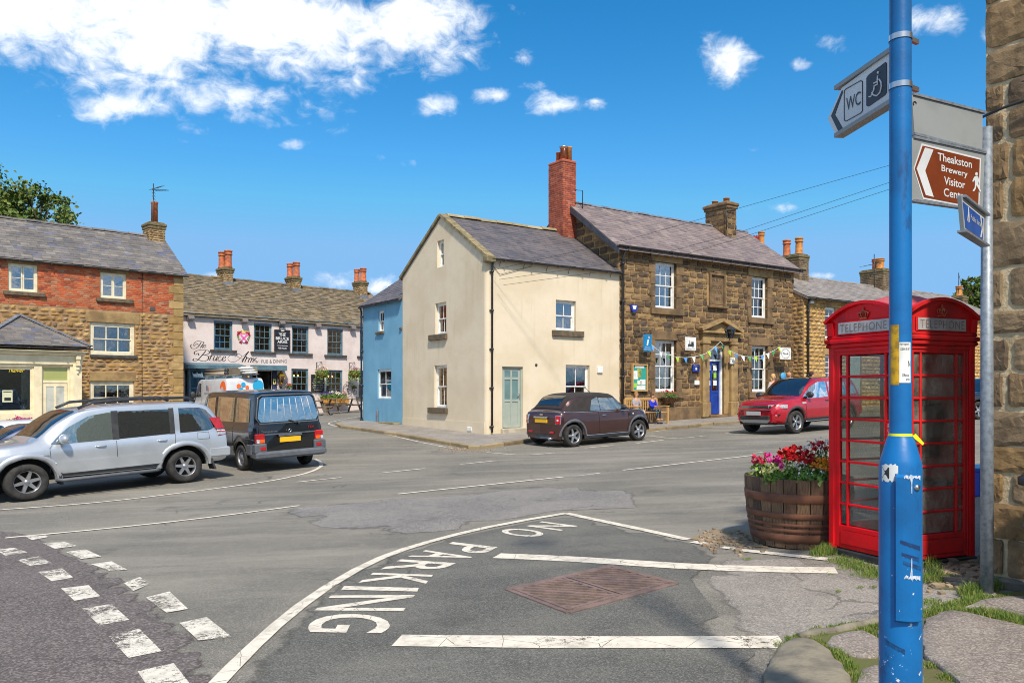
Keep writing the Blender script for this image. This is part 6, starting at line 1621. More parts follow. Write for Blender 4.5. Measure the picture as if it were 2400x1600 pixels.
for (z0, z1, m, gx) in ((.22, .36, 1, .0), (.36, .62, 0, .03)):
 o = []
 for y in (-.8, -.76, -.66, -.45, 0, .45, .66, .76, .8): o.append((-1.74 - gx + .3 * (abs(y) / .8) ** 4, y))
 o += [(-1.5, .78), (-1.5, -.78)]
 bp.prism([(x, y, z0) for x, y in o], (0, 0, z1 - z0), m)
bp.build('rear_bumper', [P_BRN, M_GTRIM], t)
c.rear('number_plate', rect_(-.26, .26, .66, .77), M_PLATEY, .03); c.rear('boot_handle', rect_(-.3, .3, .785, .83, .015), M_CHROME, .045); c.rear('brake_light', rect_(-.15, .15, .885, .9), M_RED, -.02, x=-1.68)
for sg in (1, -1):
 l = MB(); y = .66; l.obox((-1.66, sg * .67, .75), (.03, sg * -.02, 0), (.035, sg * .085, 0), (.012, 0, .125)); l.build('tail_light', M_CHROME, t)
 l = MB(); l.obox((-1.675, sg * .675, .75), (.026, sg * -.014, 0), (.028, sg * .07, 0), (.01, 0, .108)); l.obox((-1.692, sg * .675, .74), (.018, sg * -.014, 0), (.01, sg * .026, 0), (0, 0, .025), 1); l.build('tail_lens', [M_RED, M_LENS], t)
 l = MB(); l.bbox(-1.77, -1.72, min(sg * .38, sg * .56), max(sg * .38, sg * .56), .38, .43, .015); l.build('reflector', M_RED, t)
 h = MB(); h.ball((1.5, sg * .6, .74), 1, 0, 12, (.16, .13, .13)); h.build('headlight', M_LENS, t)
 l = MB(); y = c.y_at(.95, .8) + .008; l.obox((.92, sg * y, .8), (.11, sg * -.01, 0), (0, .006, 0), (0, 0, .045)); l.ball((.97, sg * (y + .004), .8), .03, 1, 8, (1, .4, 1)); l.build('side_repeater', [M_BLACK, M_LENS], t)
ex = MB(); ex.tube([(-1.6, -.42, .24), (-1.82, -.42, .24)], .035, 10); ex.build('exhaust', M_CHROME, t)
an = MB(); an.tube([(.1, .0, 1.41), (-.42, .0, 1.84)], [.008, .003], 5); an.build('aerial', M_BLACK, t)
bf_ = MB(); bf_.bbox(1.45, 1.8, -.72, .72, .22, .56, .1); bf_.build('front_bumper', P_BRN, t)
bg = MB(); bg.obox(c.P(-1.72, 0, .88), (.004, 0, 0), (0, .07, 0), (0, 0, .016)); bg.build('badge', M_CHROME, t)

# red off-roader coming towards us
P_RED = car_paint('red_car_paint', S(186, 14, 34), .25, rough=.25)
fr_ = G(1861, 1016); hd = -DIR
t = park('sports_utility_car', 'red sports utility car with black grille driving down the street', 'car', (fr_.x - hd.x * 2.74, fr_.y - hd.y * 2.74), (fr_.x, fr_.y), -1.37, 1.37, .80, .98)
c = Car(t, [(-2.28, .98), (-2.24, 1.4), (-2.05, 1.64), (-1.6, 1.70), (-.4, 1.73), (.1, 1.70), (.5, 1.53), (1.05, 1.17), (1.25, 1.12), (1.8, 1.06), (2.05, .98), (2.16, .88), (2.22, .74)],
  [(-2.28, .46), (-2, .34), (1.9, .34), (2.22, .38)], [(-2.28, .8), (-2.1, .9), (-1.4, .94), (1.3, .94), (1.8, .9), (2.08, .78), (2.22, .66)], [(-2.28, 1.1), (-1, 1.08), (1.1, 1.02), (2.22, .84)], [(-2.28, .66), (-1, .74), (0, .76), (.6, .72), (1.2, .66)], (-1.37, 1.37), .36, .44, zmid=.7, lean=.2, leanz=1.0, nose=.12)
c.body(P_RED); c.arches(M_TRIM, .06, .02); c.wheels(5, .23, .66, twin=True)
c.side('front_door_window', [(-.3, 1.09), (.95, 1.06)], [(-.3, 1.58), (.1, 1.58), (.45, 1.44), (.95, 1.08)], M_CLEAR); c.side('rear_door_window', [(-1.35, 1.12), (-.38, 1.1)], [(-1.35, 1.54), (-.38, 1.58)], M_TINT); c.side('quarter_window', [(-1.95, 1.14), (-1.42, 1.12)], [(-1.95, 1.4), (-1.42, 1.52)], M_TINT)
c.top('windscreen', .18, 1.04, lambda x: lerp(.62, .74, sm(.1, 1.0, x)), M_TINT, .008); c.top('black_roof', -1.7, .14, .6, P_BLK, .006)
c.mirror(.78, 1.14, M_BLACK, (.13, .12, .1)); c.handle(-.2, .98, M_BLACK); c.seam([(-.34, .42), (-.34, 1.06)]); c.seam([(.88, .5), (.92, 1.04)]); c.side('sill_trim', [(-.9, .34), (.9, .34)], [(-.9, .46), (.9, .46)], M_TRIM, .01); c.seam([(-.88, .38), (.88, .36)], .04, mat('steel', (.55, .55, .56)), name='side_step', off=.02)
gr = MB(); gr.bbox(2.09, 2.19, -.58, .58, .80, .9, .02, 0)
for i in range(3): gr.box(2.185, 2.198, -.54, .54, .815 + i * .028, .828 + i * .028, 1)
gr.build('grille', [M_BLACK, M_CHROME], t)
for sg in (1, -1):
 h = MB(); h.obox((2.02, sg * .72, .865), (.06, sg * -.05, 0), (.12, sg * -.17, 0), (0, 0, .05), 0); h.ball((2.075, sg * .67, .87), .058, 1, 12, (.8, .9, .9)); h.obox((1.88, sg * .84, .89), (.1, sg * -.04, 0), (.012, sg * .012, 0), (0, 0, .03), 0); h.build('headlight', [M_LENS, M_BLACK], t)
 fg = MB(); fg.prism([(2.06, sg * .56, .62), (2.0, sg * .82, .63), (2.02, sg * .74, .47), (2.08, sg * .62, .46)], (.08, 0, 0), 0); fg.bbox(2.12, 2.16, min(sg * .58, sg * .76), max(sg * .58, sg * .76), .575, .61, .01, 1); fg.build('fog_light', [M_BLACK, M_LENS], t)
 vt = MB(); y = c.y_at(.98, .98) + .006; vt.obox((.98, sg * y, .94), (.1, 0, 0), (0, .008, 0), (.02, 0, .03)); vt.build('wing_vent', M_LENS, t)
fb_ = MB()
for z0, z1, xo, mi in ((.44, .74, 0, 0), (.3, .44, -.03, 1)):
 yy_ = [-.86, -.8, -.66, -.45, -.2, 0, .2, .45, .66, .8, .86]; fb_.prism([(2.25 + xo - .5 * (abs(y) / .86) ** 4, y, z0) for y in yy_] + [(1.7, .86, z0), (1.7, -.86, z0)], (0, 0, z1 - z0), mi)
fb_.bbox(2.12, 2.262, -.56, .56, .46, .585, .02, 1); fb_.prism([(2.245, -.6, .46), (2.245, .6, .46), (2.21, .46, .36), (2.21, -.46, .36)], (.02, 0, 0), 2); fb_.bbox(2.2, 2.27, -.58, .58, .74, .765, .01, 1); fb_.build('front_bumper', [P_RED, M_BLACK, mat('skid_plate', S(176, 178, 178), None, rough=.4, metal=.4)], t)
pn = MB(); pn.bbox(2.28, 2.295, -.27, .27, .60, .72, .005); pn.build('number_plate', M_PLATEW, t)
tx = MB(); put_text(tx, 'D I S C O V E R Y', (2.165, -.42, .955), (0, .84, 0), (-.06, 0, .036)); tx.build('lettering', M_CHROME, t)
bx = MB(); bx.bbox(-2.36, -2.1, -.84, .84, .4, .72, .08); bx.build('rear_bumper', P_RED, t)

# white works van by the pub
P_WHT = car_paint('white_car_paint', S(224, 226, 230), .0, rough=.35)
yv = 35.0; xv = (578 - 1200) / F * yv; d_ = Vector((cos(radians(130)), sin(radians(130))))
t = park('works_van', 'white works van with coloured round logos and loaded roof rack by the pub', 'van', (xv, yv), (xv + d_.x * 3, yv + d_.y * 3), -1.4 - .9, 1.6 - .9, 0, 1.0, lift=.12)
c = Car(t, [(-2.36, 1.84), (-2.3, 1.92), (-2.1, 1.96), (.6, 1.95), (1.05, 1.86), (1.7, 1.3), (2.0, 1.1), (2.35, .92)], [(-2.36, .4), (-2, .32), (2, .32), (2.35, .38)], [(-2.36, .88), (-2.2, .94), (1.6, .93), (2.35, .74)], [(-2.36, 1.16), (2.35, .86)], [(-2.36, .76), (.8, .8), (1.7, .72)], (-1.5, 1.55), .32, .4, zmid=.75, lean=.06, leanz=1.0)
c.body(P_WHT); c.wheels(5, .2, .64, 'steel', hub=MATS['grey_steel_wheel']); c.side('front_door_window', [(.6, 1.16), (1.5, 1.14)], [(.6, 1.76), (.95, 1.74), (1.5, 1.18)], M_TINT); c.top('windscreen', 1.1, 1.68, .7, M_TINT); c.mirror(1.3, 1.2, M_TRIM, (.1, .12, .16))
c.rear('brake_light', rect_(-.32, .32, 1.84, 1.9), M_RED, .02, x=-2.3); c.seam([(.5, .4), (.5, 1.86)])
def disc(pp, r, ax1, ax2, m, nm, label=None):
 q = MB(); q.add([Vector(pp) + Vector(ax1) * r * cos(2 * pi * i / 20) + Vector(ax2) * r * sin(2 * pi * i / 20) for i in range(20)], [tuple(range(20))]); return q.build(nm, m, t)
M_LO, M_LC = mat('logo_orange', S(238, 106, 40), None), mat('logo_cyan', S(28, 158, 206), None)
y_ = c.y_at(-1.7, 1.4) + .008; disc((-1.95, y_ - .02, 1.5), .34, (1, 0, 0), (0, -.1, 1), M_LO, 'logo'); disc((-1.2, y_, 1.6), .13, (1, 0, 0), (0, -.1, 1), M_LC, 'logo') if False else None
q = MB(); put_text(q, 'n', (-1.84, y_ + .012, 1.32), (-.22, 0, 0), (0, -.02, .26), bold=.05); q.build('lettering', P_WHT, t)
q = MB(); y2 = c.y_at(-.2, 1.4) + .01; put_text(q, 'connect', (.25, y2, 1.24), (-.85, 0, 0), (0, 0, .11), bold=.02); q.build('lettering', mat('logo_grey', S(100, 104, 112), None), t)
disc((-.12, y2, 1.55), .09, (.8, 0, .3), (-.2, 0, 1.4), M_LC, 'logo'); disc((-.28, y2 + .004, 1.52), .09, (.8, 0, -.3), (.2, 0, 1.4), M_LO, 'logo')
for (y, z, m, r) in ((.1, 1.66, M_LC, .1), (.3, 1.6, M_LO, .1), (-.06, 1.54, M_LO, .08), (.2, 1.46, M_LC, .09), (-.55, 1.6, M_LC, .24)): disc(c.P(-2.385, y, z), r, (0, 1, 0), (.05, 0, 1), m, 'logo')
rk = MB()
for x in (-1.9, -.6, .5):
 rk.bar((x, -.7, 2.06), (x, .7, 2.06), .04, .03)
 for sg in (1, -1): rk.bar((x, sg * .68, 1.9), (x, sg * .68, 2.06), .04, .04, (1, 0, 0))
for sg in (1, -1): rk.bar((-2.1, sg * .7, 2.09), (.7, sg * .7, 2.09), .03, .03)
rk.build('roof_rack', mat('alloy', (.5, .5, .5)), t)
vM = t.matrix_basis.copy()
lp = thing('pipe_carrier', 'long grey pipe tubes with black caps strapped on the van roof rack', 'pipe', M=vM @ Matrix.Translation((0, .45, 2.1)))
for (y, z, m) in ((0, .07, mat('tan_pipe', S(178, 164, 142), None)), (-.02, .2, mat('brown_pipe', S(120, 106, 92), None))):
 q = MB(); q.tube([(-1.3, y, z), (1.1, y, z)], .07, 12); q.build('tube', m, lp); q = MB(); q.tube([(-1.32, y, z), (-1.44, y, z)], .085, 12); q.build('end_cap', M_TRIM, lp)
bd = thing('board_stack', 'stack of speckled boards and white sacks on the van roof rack', 'boards', M=vM @ Matrix.Translation((-1.5, -.15, 2.08)))
for i in range(4): q = MB(); q.bbox(-.8, .8, -.42, .3, i * .085, i * .085 + .08, .01); q.build('board', mat('speckled_board', S(150, 140, 122), S(120, 110, 96), 30, .9), bd)
for i in range(3): q = MB(); q.ball((-.95, .0 + .08 * i, .08 + i * .1), 1, 0, 10, (.2, .36, .06)); q.build('sack', M_WHITE, bd)

# two cars half hidden at the left edge and one far behind the box
def plain_car(name, label, paintm, u, Y, ang, sc=1.0, zs=1.0, lift=0.0):
 x = (u - 1200) / F * Y; d = Vector((cos(radians(ang)), sin(radians(ang))))
 t = park(name, label, 'car', (x, Y), (x + d.x, Y + d.y), 0, 1, 0, sc, lift)
 c = Car(t, [(-2.1, .8), (-2.02, .96), (-1.8, 1.02), (-1.5, 1.06), (-.9, 1.34), (-.5, 1.42 * zs), (.1, 1.42 * zs), (.5, 1.28), (1.05, .98), (1.3, .93), (1.8, .82), (2.1, .62)], [(-2.1, .34), (-1.8, .24), (1.8, .24), (2.1, .3)], [(-2.1, .72), (-1.8, .82), (0, .88), (1.5, .84), (2.1, .62)], [(-2.1, .96), (0, .92), (2.1, .74)], [(-2.1, .55), (-.6, .62), (.3, .62), (1.1, .58)], (-1.3, 1.32), .31, .38, zmid=.58)
 c.body(paintm); c.wheels(5, .2, .66); c.side('rear_door_window', [(-1.15, .98), (-.22, .95)], [(-1.15, 1.12), (-.7, 1.28), (-.22, 1.33)], M_CLEAR); c.side('front_door_window', [(-.16, .95), (.85, .93)], [(-.16, 1.33), (.3, 1.28), (.85, .95)], M_CLEAR)
 c.top('windscreen', .42, 1.02, .58, M_TINT); c.top('rear_window', -1.5, -.95, .54, M_TINT); c.mirror(.72, .98, paintm); c.handle(-.05, .84, paintm); c.seam([(-.2, .3), (-.2, .94)]); c.seam([(.9, .3), (.92, .92)])
 for sg in (1, -1): h = MB(); h.ball((1.9, sg * .62, .7), 1, 0, 10, (.18, .14, .08)); h.build('headlight', M_LENS, t); l = MB(); l.ball((-2.02, sg * .66, .86), 1, 0, 10, (.1, .12, .07)); l.build('tail_light', M_RED, t)
 return t


plain_car('parked_car', 'white car behind the dark blue one at the left edge', P_WHT, 30, 20.3, 236, .94, 1.0, -.12)
plain_car('parked_car', 'dark blue car tucked behind the silver off road car', car_paint('dark_blue_paint', S(32, 48, 84), .4), 66, 18.3, 226, .92, 1.0, -.08)
plain_car('parked_car', 'black car far up the street, glimpsed between phone box and signpost', P_BLK, 2312, 30, 200, 1.0)

# ---------------------------------------------------------------- red telephone box
M_KRED = mat('telephone_box_red', S(232, 4, 20), S(208, 4, 16), 2.2, .42, .12, 30, coat=.12, spec=.25, stain=S(120, 14, 20), stain_a=.35, stain_s=2.5)
M_KSHADE = mat('shade_toned_box_red', S(214, 24, 28), S(186, 22, 24), 3, .6, .15, 30, stain=S(110, 48, 36), stain_a=.55, stain_s=3)  # right face's shade worked into its own duller red, plus brown stains
M_OPAL = mat('opal_glass', S(182, 180, 178), S(158, 156, 156), 7, .4, stain=S(150, 140, 134), stain_a=.4, stain_s=6)
M_KGOLD = mat('worn_gilt', S(196, 110, 70), S(170, 40, 36), 30, .5)


def dusty(name, a):
 m = bpy.data.materials.new(name); m.use_nodes = True; k = NT(m.node_tree); k.n.remove(k.n['Principled BSDF'])
 geo = k.new('ShaderNodeNewGeometry'); n = k.noise(geo.outputs['Position'], 3.5, 6, .65); n2 = k.noise(geo.outputs['Position'], 60, 3, .6)
 df = k.new('ShaderNodeBsdfDiffuse'); df.inputs[0].default_value = (*S(176, 166, 150), 1)
 tr = k.new('ShaderNodeBsdfTransparent'); tr.inputs[0].default_value = (.82, .84, .82, 1); gl = k.new('ShaderNodeBsdfGlossy'); gl.inputs['Roughness'].default_value = .04
 m1 = k.new('ShaderNodeMixShader'); k.put(m1, 0, k.math('MULTIPLY_ADD', k.sstep(n, .35, .75), a, k.math('MULTIPLY', n2, a * .12))); k.l.new(tr.outputs[0], m1.inputs[1]); k.l.new(df.outputs[0], m1.inputs[2])
 lw = k.new('ShaderNodeLayerWeight', i_Blend=.2); m2 = k.new('ShaderNodeMixShader'); k.put(m2, 0, k.math('MULTIPLY_ADD', lw.outputs['Fresnel'], .7, .05)); k.l.new(m1.outputs[0], m2.inputs[1]); k.l.new(gl.outputs[0], m2.inputs[2])
 k.l.new(m2.outputs[0], k.n['Material Output'].inputs[0]); MATS[name] = m; return m


M_KGL = dusty('dusty_glass', .15); M_KGL2 = dusty('grimy_glass', .55)
kx, ky = 3.69, 7.79
kb_ = thing('telephone_box', 'red telephone box with domed roof and small paned glazing behind blue lamp post', 'phone box', (kx, ky, terrain(kx, ky) - .02), radians(23))
KW_ = .45
FACES = [Matrix.Rotation(a, 4, 'Z') @ Matrix.Translation((-KW_, -KW_, 0)) for a in (0, -pi / 2, pi / 2, pi)]
GX = [.135, .215, .235, .665, .685, .765]
Z0, Z1 = .30, 1.93
pp_ = MB(); pp_.bbox(-KW_ - .012, KW_ + .012, -KW_ - .012, KW_ + .012, -.12, .07, .01); pp_.build('plinth', M_BLACK, kb_)
for fi, FM in enumerate(FACES):
 m = M_KSHADE if fi == 0 else M_KRED
 c = MB(FM); c.bbox(0, .075, 0, .075, .06, 2.1, .012); c.bbox(.075, .095, .012, .06, .06, 2.0, .006); c.bbox(.805, .825, .012, .06, .06, 2.0, .006); c.build('corner_post', m, kb_)
 c = MB(FM); c.bbox(-.03, .93, -.03, .07, 2.04, 2.085, .012); c.bbox(-.018, .918, -.018, .07, 2.0, 2.04, .01); c.bbox(-.012, .912, -.012, .07, 2.085, 2.12, .008); c.bbox(.075, .825, .004, .06, 1.96, 2.0, .006); c.build('cornice', m, kb_)
 # segmental pediment
 c = MB(FM); n = 18; top = [(-.02 + .94 * i / n, 2.245 + .165 * (1 - ((i / n - .5) * 2) ** 2)) for i in range(n + 1)]
 c.prism([(-.012, .0, 2.12), (.912, .0, 2.12)] + [(x, .0, z) for x, z in top[::-1]], (0, .08, 0))
 for (x0, z0), (x1, z1) in zip(top, top[1:]): c.bar((x0, -.012, z0 + .004), (x1, -.012, z1 + .004), .05, .028)
 c.build('pediment', m, kb_)
 sg_ = MB(FM); sg_.bbox(.13, .77, -.014, .0, 2.118, 2.252, .005, 0); sg_.bbox(.15, .75, -.018, -.012, 2.13, 2.24, .004, 1); sg = sg_.build('sign_panel', [m, M_OPAL], kb_)
 tm = MB(FM); put_text(tm, 'TELEPHONE', (.175, -.0195, 2.148), (.55, 0, 0), (0, 0, .074), bold=-.006, spacing=1.12); tm.build('lettering', mat('faded_letters', S(128, 96, 88), S(150, 130, 124), 30, .6), sg)
 cr = MB(FM); cy = 2.285; cr.bbox(.405, .495, -.012, .002, cy - .03, cy - .012, .004)
 for t in (-1, -.5, 0, .5, 1): cr.tube([(.45 + t * .042, -.008, cy - .012), (.45 + t * .062, -.012, cy + .022), (.45 + t * .02, -.012, cy + .048)], .007, 5); cr.ball((.45 + t * .06, -.012, cy + .026), .009, 0, 6)
 cr.ball((.45, -.012, cy + .056), .01, 0, 6); cr.bbox(.446, .454, -.014, -.004, cy + .06, cy + .085, .002); cr.bbox(.438, .462, -.014, -.004, cy + .068, cy + .076, .002); cr.build('crown_emblem', M_KGOLD, kb_)
 if fi == 2:
  c = MB(FM); c.box(.075, .825, .02, .05, .06, 1.97); c.build('back_panel', M_KSHADE, kb_); continue
 f = MB(FM)
 f.bbox(.095, .135, .014, .055, .08, 1.97, .006); f.bbox(.765, .805, .014, .055, .08, 1.97, .006); f.bbox(.135, .765, .014, .055, Z1, 1.97, .005)
 f.bbox(.135, .765, .014, .055, .08, Z0, .005); f.bbox(.155, .745, .008, .016, .12, Z0 - .045, .004)
 fr = f.build('door' if fi == 1 else 'glazed_side', m, kb_)
 bars = MB(FM)
 for x in ((GX[1] + GX[2]) / 2, (GX[3] + GX[4]) / 2): bars.bbox(x - .012, x + .012, .016, .05, Z0, Z1, .005)
 zs = [lerp(Z0, Z1, i / 8) for i in range(9)]
 for z in zs[1:-1]:
  for a, b in ((.135, .213), (.237, .663), (.687, .765)): bars.bbox(a, b, .018, .048, z - .011, z + .011, .005)
 bars.build('glazing_bars', m, fr)
 for i in range(8):
  for a, b in ((.135, .213), (.237, .663), (.687, .765)):
   if fi == 1 and i == 4 and a > .6: continue
   p = MB(FM); p.box(a, b, .031, .035, zs[i] + .011, zs[i + 1] - .011); p.build('pane', M_KGL2 if fi == 0 else M_KGL, fr)
 if fi == 1:
  pc = MB(FM); pc.bbox(.687, .765, .012, .03, zs[4] + .012, zs[5] - .012, .004, 0); put = MB()
  for j, ch in enumerate('PULL'): put_text(pc, ch, (.712, .010, zs[5] - .062 - j * .046), (.026, 0, 0), (0, 0, .034), 1)
  pc.build('pull_plate', [M_KRED, M_WHITE], fr)
  h = MB(FM); h.tube([(.78, .0, 1.0), (.78, -.03, 1.02), (.78, -.03, 1.14), (.78, 0, 1.16)], .009, 6); h.build('handle', M_BLACK, fr)
d = MB(); vs = []; n = 18
for j in range(n + 1):
 for i in range(n + 1):
  x, y = (i / n - .5) * 2, (j / n - .5) * 2; ed = max(abs(x), abs(y))
  za = 2.25 + .165 * (1 - x * x) * (1 if abs(y) > .98 else 1); zb = 2.25 + .165 * (1 - y * y)
  z = 2.25 + .25 * (1 - x * x * .8) * (1 - y * y * .8) - .0
  z = min(z, 2.5); z = lerp(max(za if abs(y) >= abs(x) else zb, 2.25), z, sm(0, .35, 1 - ed)); vs.append((x * (KW_ + .012), y * (KW_ + .012), z))
d.add(vs, [(j * (n + 1) + i, j * (n + 1) + i + 1, (j + 1) * (n + 1) + i + 1, (j + 1) * (n + 1) + i) for j in range(n) for i in range(n)], 0, True); d.build('dome', mat('pale_red_dome', S(196, 70, 74), S(186, 96, 92), 3, .6, stain=S(150, 90, 84), stain_a=.4, stain_s=8), kb_)  # dome in a paler, pinker red than the box sides
fl = MB(); fl.box(-.4, .4, -.4, .4, .06, .1); fl.build('floor', M_FOOT, kb_)
te = MB(); te.bbox(.22, .39, -.12, .2, .95, 1.55, .02); te.bbox(.2, .34, -.2, -.12, 1.15, 1.45, .01); te.build('telephone', M_TRIM, kb_)
ck = MB(); ck.box(.33, .39, -.4, .4, .7, .74); ck.build('shelf', M_TRIM, kb_)

# ---------------------------------------------------------------- blue lamp post with stickers
def post_paint():
 m = bpy.data.materials.new('chipped_blue_paint'); m.use_nodes = True; k = NT(m.node_tree); b = k.n['Principled BSDF']
 geo = k.new('ShaderNodeNewGeometry'); pos = geo.outputs['Position']
 base = k.mix(k.sstep(k.noise(pos, 3.2, 6, .6), .35, .7), (*S(0, 106, 172), 1), (*S(6, 88, 146), 1))
 mp = k.new('ShaderNodeMapping'); k.put(mp, 0, pos); mp.inputs['Scale'].default_value = (1, 1, .35)
 base = k.mix(k.math('MULTIPLY', k.sstep(k.noise(mp.outputs[0], 9, 7, .7), .58, .66), .5), base, (*S(20, 52, 92), 1))
 sp = k.new('ShaderNodeSeparateXYZ'); k.put(sp, 0, pos)
 low = k.sstep(k.math('MULTIPLY', sp.outputs[2], -1.0), -1.75, -.2)
 ch = k.math('GREATER_THAN', k.math('ADD', k.noise(pos, 34, 5, .7), k.math('MULTIPLY', low, .11)), .738)
 base = k.mix(ch, base, (*S(206, 212, 218), 1))
 bare = k.math('GREATER_THAN', k.math('ADD', k.noise(pos, 7, 6, .6), k.sstep(k.math('MULTIPLY', sp.outputs[2], -1.0), -.62, -.3)), 1.12)
 base = k.mix(bare, base, (*S(150, 152, 148), 1))
 k.put(b, 'Base Color', base); b.inputs['Roughness'].default_value = .42
 bn = k.new('ShaderNodeBump', i_Strength=.25, i_Distance=.004); k.put(bn, 'Height', k.noise(pos, 28, 5, .6)); k.l.new(bn.outputs[0], b.inputs['Normal']); return m


M_POST = post_paint()
PX, PY = 1.685, 3.55
pz = terrain(PX, PY); PZ = lambda v: CAMZ - (v - HZ) * PY / F - pz
fa = atan2(-PY, -PX)
lp_ = thing('lamp_post', 'tall blue painted steel lamp post with chipped paint close to camera', 'lamp post', (PX, PY, pz))
b = MB(); b.lathe([(.087, -.3), (.0865, PZ(1088)), (.082, PZ(1078)), (.056, PZ(1028)), (.047, PZ(1020)), (.0455, PZ(1010)), (.044, PZ(0)), (.042, 5.2)], 32, caps=False); b.build('column', M_POST, lp_)
hd_ = MB(); hd_.tube([(0, 0, 5.2), (0, .05, 5.5), (-.2, .3, 5.7), (-.4, .6, 5.75)], .035, 8); hd_.bbox(-.62, -.38, .55, 1.1, 5.7, 5.84, .04); hd_.build('lantern_arm', M_POST, lp_)
def wrap(name, r, a0, a1, z0, z1, m, par=lp_, n=10, jag=0.0, extra=None):
 mb = MB(); vs = []
 for i in range(n + 1):
  t = fa + lerp(a0, a1, i / n); j0, j1 = (R_.uniform(-jag, jag), R_.uniform(-jag, jag)) if jag else (0, 0)
  for z in (z0 + j0, z1 + j1): vs.append((r * cos(t), r * sin(t), z))
 mb.add(vs, [(2 * i, 2 * i + 2, 2 * i + 3, 2 * i + 1) for i in range(n)], 0, True)
 return mb.build(name, m, par)
d_ = MB(Matrix.Rotation(fa + .34, 4, 'Z'))
dz0, dz1 = PZ(1446), PZ(1106); vs = []
for z, q in ((dz0, .004), (dz0 + .012, .022), (dz1 - .012, .022), (dz1, .004)):
 for i in range(11):
  t = lerp(-.62, .62, i / 10); rr_q = .0865 + (q if 0 < i < 10 else 0); vs.append((rr_q * cos(t), rr_q * sin(t), z))
d_.add(vs, [(j * 11 + i, j * 11 + i + 1, (j + 1) * 11 + i + 1, (j + 1) * 11 + i) for j in range(3) for i in range(10)], 0, False); d_.build('access_door', M_POST, lp_)
M_SCUFF, M_DRIP = mat('navy_scuff', S(18, 50, 96), S(10, 84, 136), 30, .5), mat('white_drip', S(206, 212, 220), S(150, 170, 190), 60, .5)
def smear(pts, m, r=.0875):
 mb = MB(); rr_ = r; mb.add([(rr_ * cos(fa + t), rr_ * sin(fa + t), PZ(v)) for t, v in pts], [tuple(range(len(pts)))]); mb.build('paint_mark', m, lp_)
for v, t0, t1 in ((1255, .0, .75), (1283, .05, .7), (1302, .1, .8), (1490, -.75, .2)):
 for i in range(4): a, b_ = lerp(t0, t1, i / 4), lerp(t0, t1, (i + 1) / 4); smear([(a, v + 18 * (a - t0)), (b_, v + 18 * (b_ - t0)), (b_, v + 9 + 20 * (b_ - t0)), (a, v + 7 + 20 * (a - t0))], M_SCUFF, .110 if v < 1440 else .0885)
for v, ln in ((1110, 40), (1338, -44)):
 for a in (.12, .28, .44, .6): smear([(a, v + R_.uniform(-3, 3)), (a + .08, v - R_.uniform(0, 5)), (a + .16, v - 2), (a + .15, v + R_.uniform(3, 10)), (a + .06, v + R_.uniform(2, 6)), (a, v + 6)], M_DRIP, .1105)
 smear([(.33, v), (.45, v), (.42, v + ln * .4), (.415, v + ln), (.39, v + ln * .95), (.385, v + ln * .5)], M_DRIP, .1105)
bo = MB(Matrix.Rotation(fa + .62, 4, 'Z')); bo.lathe([(.012, 0), (.012, .03)], 10, (.085, 0, PZ(1135)), axis='x'); bo.build('lock', MATS['steel'], lp_)
wrap('yellow_sticker', .0462, -1.0, -.12, PZ(902), PZ(762), mat('scuffed_yellow', S(214, 164, 20), S(150, 116, 30), 24, .6))
pa_ = wrap('paper_notice', .0466, -.10, 1.0, PZ(897), PZ(803), M_WHITE)
def curved_text(txt, a0, a1, z0, z1, r, m, par):
 vs, fs, a = text2d(txt, .01); mb = MB(); mb.add([(r * cos(fa + lerp(a0, a1, x)), r * sin(fa + lerp(a0, a1, x)), lerp(z0, z1, y)) for x, y in vs], fs); mb.build('lettering', m, par)
for txt, v0, v1, q0, q1 in (('Harrogate b', 811, 805, -.06, .8), ('CLEAN UP AFT', 822, 816, .0, .85), ('Offende', 883, 876, .14, .8), ('pros', 893, 887, .5, .85), ('N', 860, 846, .7, .95)): curved_text(txt, q0, q1, PZ(v0), PZ(v1), .047, M_BLACK, pa_)
ar = wrap('arrow_sticker', .0876, -.98, -.1, PZ(1124), PZ(1086), M_WHITE, jag=.006, n=14)
am = MB(); am.add([(.0882 * cos(fa + t), .0882 * sin(fa + t), PZ(v)) for t, v in ((-.95, 1092), (-.55, 1092), (-.1, 1105), (-.55, 1119), (-.95, 1118), (-.75, 1105))], [(0, 1, 2, 3, 4, 5)]); am.build('arrow', M_BLACK, ar)
tp = MB(); n = 20
tp.lathe([(.0485, PZ(1025)), (.0475, PZ(1015))], 24, m=0, caps=False)
q = Vector((.049 * cos(fa + 1.25), .049 * sin(fa + 1.25), PZ(1020))); tp.add([q, q + Vector((.012, -.005, .01)), q + Vector((.045, -.01, -.03)), q + Vector((.04, -.01, -.04)), q + Vector((.008, -.004, -.012))], [(0, 1, 2, 3, 4)]); tp.build('yellow_tape', mat('yellow_tape', S(240, 232, 20), None, rough=.4), lp_)

